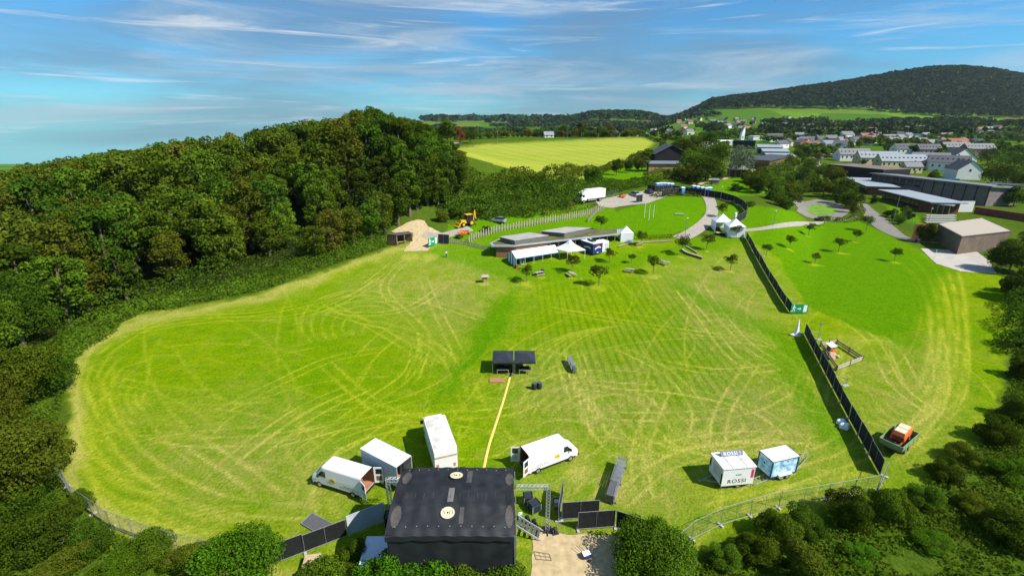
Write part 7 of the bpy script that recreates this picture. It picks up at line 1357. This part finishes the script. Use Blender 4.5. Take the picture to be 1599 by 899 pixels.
def old_school():
    t, w, H = block('glass_house', 'dark school block with slanting glazed side left of the stepped roofs', [(1165, 262), (1200, 266)], 6, M_slate, M_brown, 'school', depth=26, over=.6, rt=.4, rise=2.5); glaze(t, w, H, 6, 1.5, 4.5)
    for i, (x0, x1, y) in enumerate(((1199, 1240, 259), (1190, 1230, 250), (1182, 1220, 242))):
        t, w, H = block('stepped_roof_block', f'school block with pale stepped zinc roof, {["nearest", "middle", "farthest"][i]} of three', [(x0, y), (x1, y+1)], 6.5, MATS['pale zinc roof'], M_greyr, 'school', depth=11, over=.5, rt=.5, rise=1.6, group='stepped school roofs'); glaze(t, w, H, 5, 2, 5.5)
    t, w, H = block('white_hall', 'long low white roofed hall beyond the black barn', [(1086, 232), (1142, 234)], 9, M_wh, mat('silver cladding', (.36, .38, .38), .6), 'building', depth=16, over=.6, rt=.5); glaze(t, w, H, 8, 2, 5)
    t, w, H = block('dark_hall', 'dark green roofed hall right of the long white roofed one', [(1144, 232), (1178, 233)], 8, mat('dark green roof', (.03, .055, .05), .6), M_dclad, 'building', depth=12, over=.5, rt=.4)
    t, w, H = block('white_flat_building', 'white flat building right of the dark green roofed hall', [(1176, 219), (1190, 219)], 5, M_wh, M_wh, 'building', depth=12)
    p = at(1157.5, 221); s = (p-camo.location).length/740; t = thing('church_spire', 'slim white wedge shaped church tower in the village', 'tower', p, .1); h = 19*s*.95; w = 2.3*s; m = MB(); m.loft([[Vector((x, y, z)) for x, y, z in ((-w, -w, 0), (w, -w, 0), (w, w, 0), (-w, w, 0))], [Vector((x, y, z)) for x, y, z in ((-w*.9, -w, h*.55), (w, -w, h*.6), (w, w, h*.6), (-w*.9, w, h*.55))], [Vector((x, y, z)) for x, y, z in ((w*.3, -w*.5, h*.92), (w*.9, -w*.5, h), (w*.9, w*.5, h), (w*.3, w*.5, h*.92))]]); m.build('tower_wall', mat('bright white render', (.8, .8, .8), .7), t); m = MB(); m.box((0, -w-.1, h*.3), (w*.5, .1, h*.15)); m.build('window', M_glass, t)
old_school()
def hl(wn, rn, i):
    q = ['left end', 'left middle', 'right middle', 'right end'][min(3, i//40)]; return f'distant {wn} house with {rn} roof, {nth(i % 40)} in the {q} of the village'
def town():
    k = 0
    spec = [  # px, py, width px, wall h, rz, wall, roof, label
     (1336, 252, 36, 5.5, -.1, M_wh, M_greyr, 'white terrace block with grey dormer roof, leftmost behind the sports hall'), (1374, 258, 44, 5.5, -.12, M_cr, M_zinc, 'cream terrace with long zinc roof, middle of the terraces behind the school'), (1412, 264, 50, 5.5, -.12, M_cr, M_zinc, 'cream terrace with long zinc roof, nearest of the terraces behind the school'), (1427, 271, 18, 4.5, -.1, M_cr, M_greyr, 'small yellow house right of the cream terraces'),
     (1458, 262, 34, 6.0, -.5, M_wh, M_greyr, 'white gabled house with grey roof right of the cream terraces'), (1488, 268, 36, 6.0, -.5, M_wh, M_slate, 'white gabled house with dark roof, middle of the row above the container'), (1515, 281, 30, 6.2, R(80), M_wh, M_slate, 'white gable end house nearest the scaffolding'), (1508, 262, 36, 6, R(85), M_wh, M_slate, 'tall white gable with dark slate roof behind the nearest gable end'),
     (1417, 242, 24, 5.5, -.1, M_wh, M_slate, 'white house with dark roof behind the zinc terraces'), (1453, 243, 24, 5.5, -.1, M_greyr, M_slate, 'dark grey house behind the white gabled ones'), (1496, 240, 28, 6, -.1, M_bgw, M_greyr, 'long brown grey block, left of two at the wood edge'), (1532, 243, 28, 6, -.1, M_bgw, M_greyr, 'long brown grey block, right of two at the wood edge'),
     (1292, 232, 18, 5, -.4, M_wh, M_zinc, 'white house with pale roof left of the terraces'), (1283, 238, 16, 4, .2, M_wh, M_tile, 'white house with red tiled roof left of the terraces'), (1262, 226, 20, 5, .1, M_wh, M_slate, 'white house with dark roof above the park trees'), (1232, 229, 20, 5, .9, M_cr, M_slate, 'cream gabled house right of the stepped roofs'), (1212, 222, 22, 6, .1, M_wh, M_slate, 'white house with broad dark roof behind the stepped roofs'), (1222, 232, 18, 5, .4, M_wh, M_slate, 'pale house with dark roof just behind the stepped roofs'), (1268, 236, 18, 5, .3, M_wh, M_slate, 'white gable with slate roof above the tree group'),
     (1324, 216, 16, 5, .2, M_wh, M_greyr, 'white small house above the terraces, left'), (1354, 219, 16, 5, .2, M_or, M_tile, 'orange house above the terraces'), (1372, 217, 16, 5, .2, M_wh, M_greyr, 'white wide house above the terraces'), (1392, 222, 18, 5, .1, M_wh, M_greyr, 'grey roofed house above the zinc terraces'), (1420, 220, 18, 6, .6, M_wh, M_greyr, 'white gabled pair above the zinc terraces'), (1448, 226, 18, 4, .1, M_cr, M_tile, 'cream bungalow with tiled roof, left of the orange row'), (1466, 226, 18, 4, .1, M_or, M_tile, 'orange bungalow in the row above the brown blocks'), (1484, 228, 18, 4, .1, M_cr, M_tile, 'cream bungalow above the brown blocks'), (1502, 229, 16, 5, .1, M_wh, M_tile, 'white house at the right end of the tiled row'), (1483, 214, 10, 4, .1, M_wh, M_greyr, 'white farmhouse among the hill fields'),
     (915, 213, 14, 2.6, .1, M_wh, M_greyr, 'small pale house at the far edge of the yellow field'), (963, 214, 14, 3.6, R(80), M_wh, M_slate, 'white gable house at the far edge of the yellow field'), (1000, 212, 20, 3.4, .1, M_wh, M_greyr, 'pale house with grey roof behind the field hedge'), (857, 215, 14, 2.4, .1, M_wh, M_zinc, 'pale low shed beyond the yellow field')]
    for px, py, wpx, h, rz, wl, rfm, lab in spec:
        p = at(px, py); d = (p-camo.location).length; s = d/740; w = max(7, wpx*s*(1 if abs(rz) < 1 else .75)); dd = min(11, max(7, w*.6)) if abs(rz) < 1 else w*.8
        if abs(rz) > 1: w, dd = 12, wpx*s*.8
        near = py > 238; gable('town_house' if near else 'village_house', lab, Vector((p.x, p.y+dd/2, 0)), w, dd, h, dd*.38, rz, wl, rfm, 'house', 'houses of the village', win=max(2, int(w/3.2)) if near else 2, door=near, chim=True)
    rr = random.Random(21); walls = [(M_wh, 'white'), (M_wh, 'white'), (M_cr, 'cream'), (M_or, 'terracotta')]; roofs = [(M_slate, 'dark'), (M_greyr, 'grey'), (M_tile, 'red'), (M_greyr, 'grey')]; protos = {}; n = 0; L = []
    for i in range(135):
        px = rr.uniform(1000, 1300) if i < 70 else rr.uniform(1230, 1560); py = rr.uniform(186, 212) if i < 70 else rr.uniform(203, 236)
        if (1085 < px < 1240 and py > 206) or (px > 1325 and py > 232): continue
        L.append((px, py))
    L += [(px, py) for px, py in ((820, 196), (838, 195), (850, 195), (861, 196), (1060, 192), (1047, 190), (1074, 193))]; L.sort()
    for i, (px, py) in enumerate(L):
        (wl, wn), (rf_, rn) = rr.choice(walls), rr.choice(roofs); key = (wn, rn); p = at(px, py); rz = rr.uniform(-.6, .6)+(R(90) if rr.random() < .4 else 0); lab = hl(wn, rn, i)
        if key not in protos: protos[key] = gable('hillside_house', lab, Vector((p.x, p.y, 0)), 12, 9, 5.5, 3.6, rz, wl, rf_, 'house', 'distant houses on the slope', win=0, chim=False)
        else: dup(protos[key], (p.x, p.y, p.z-.3), rz, lab)
        if i % 1 == 0: pass
    print('houses', len(L)+len(spec))
    # trees between the houses
    TP = [tree_proto(9, 4.2, lm, 700+i, nb=12, leaves=520, size=.95, base=.05) for i, lm in enumerate((L_DK, L_MD, L_OL, L_DK))]
    tone = ['dark green', 'mid green', 'olive', 'deep green']; rr = random.Random(5); T = []
    while len(T) < 235:
        u = rr.random(); px, py = (rr.uniform(985, 1300), rr.uniform(184, 240)) if u < .5 else (rr.uniform(1240, 1470), rr.uniform(204, 250)) if u < .8 else (rr.uniform(1440, 1599), rr.uniform(205, 262)) if u < .93 else (rr.uniform(722, 985), rr.uniform(206, 214.5))
        if (1160 < px < 1240 and py > 222) or (1320 < px < 1560 and 236 < py < 300) or (1085 < px < 1180 and py > 216): continue
        if px < 1085 and py > 222 and px < 1020: continue
        T.append((px, py))
    T.sort()
    for i, (px, py) in enumerate(T):
        p = at(px, py); k = rr.randrange(4); s = rr.uniform(.5, 1.0) if py > 200 else rr.uniform(.7, 1.2); reg = 'left part' if px < 1100 else 'middle part' if px < 1300 else 'right part'; j = i if px < 1100 else i-sum(1 for q in T if q[0] < 1100) if px < 1300 else i-sum(1 for q in T if q[0] < 1300)
        lab = f'{tone[k]} tree between village houses, {nth(j) if j < 59 else "one far along"} from the left of the village\'s {reg}' if j < 59 else f'{tone[k]} tree between village houses near the right end of the {reg}'
        plant('village_tree', TP[k], (p.x, p.y, p.z-.4), rr.uniform(0, 6), (s, s, s*rr.uniform(.9, 1.25)), lab[:200], 'tree', 'trees between the village houses')
town()
p = at(908, 216); pr = tree_proto(15, 5, L_DK, 801, leaves=2000, size=.7, base=.05); plant('field_tree', pr, (p.x, p.y, p.z), 0, 1, 'tall dark tree at the middle of the far field edge'); p = at(934, 215); plant('field_tree', tree_proto(14, 2, L_DK, 802, leaves=900, size=.7, base=.05), (p.x, p.y, p.z), 0, 1, 'slim poplar at the far field edge')
p = at(718, 226); plant('autumn_tree', tree_proto(13, 5, L_RD, 803, leaves=1600, size=.7, base=.05), (p.x, p.y, p.z), 0, 1, 'autumn coloured tree at the left end of the yellow field')
for i, (px, py, l_) in enumerate(((700, 232, 'wide dark tree at the wood tip beside the yellow field'), (735, 224, 'dark tree right of the autumn coloured one'), (880, 214, 'dark tree left of the tall one at the far field edge'), (950, 214, 'brownish tree left of the white gable at the field edge'))): p = at(px, py); plant('field_tree', tree_proto(11, 5, L_DK if i < 3 else L_BR, 810+i, leaves=1500, size=.7, base=.05), (p.x, p.y, p.z), 0, 1, l_)

FT = [tree_proto(9, 4.4, lm, 950+i, nb=14, leaves=700, size=.8, base=.0) for i, lm in enumerate((L_DK, L_MD, L_BR))]
for i in range(30):
    px = 728+i*9.0+(i*37 % 7); p = at(px, 214.6 if px > 800 else 219-(px-728)*.05); k = (i*5) % 3; s = .7+.06*((i*7) % 9); plant('field_tree', FT[k], (p.x, p.y+4, p.z-.4), i, (s, s, s*.85), f'{("dark green", "mid green", "brownish")[k]} tree along the far edge of the yellow field, {nth(i)} from the left', 'tree', 'trees along the far edge of the yellow field')
# the far things measured a little larger than first surveyed
for o in list(COL.objects):
    n = o.name.split('.')[0]
    if o.parent is None and n in SCALE_UP: k = SCALE_UP[n]; o.scale = [q*k for q in o.scale]
    if o.parent is None and n == 'site_fence' and o.get('group') in (G4, 'black screened panels on the far side'): o.scale = (o.scale[0], 1, 1.3)
# ------------------------------------------------------------ air
def haze():
    x0, x1, y0, y1 = GX[0]-5, GX[-1]+5, GY[0]-5, GY[-1]+5; X, Y = np.meshgrid(GX, GY); H = hgt(X, Y); z0, z1 = float(H.min())-1, float(H.max())+30
    m = MB(); m.box(((x0+x1)/2, (y0+y1)/2, (z0+z1)/2), (x1-x0, y1-y0, z1-z0)); mt = bpy.data.materials.new('haze'); mt.use_nodes = True; nt = mt.node_tree; nt.nodes.clear(); o = nt.nodes.new('ShaderNodeOutputMaterial'); v = nt.nodes.new('ShaderNodeVolumePrincipled')
    v.inputs['Color'].default_value = (.72, .84, .96, 1); v.inputs['Density'].default_value = .000035; v.inputs['Anisotropy'].default_value = .2; nt.links.new(v.outputs[0], o.inputs['Volume']); tag(m.build('haze', mt), kind='stuff')
haze()
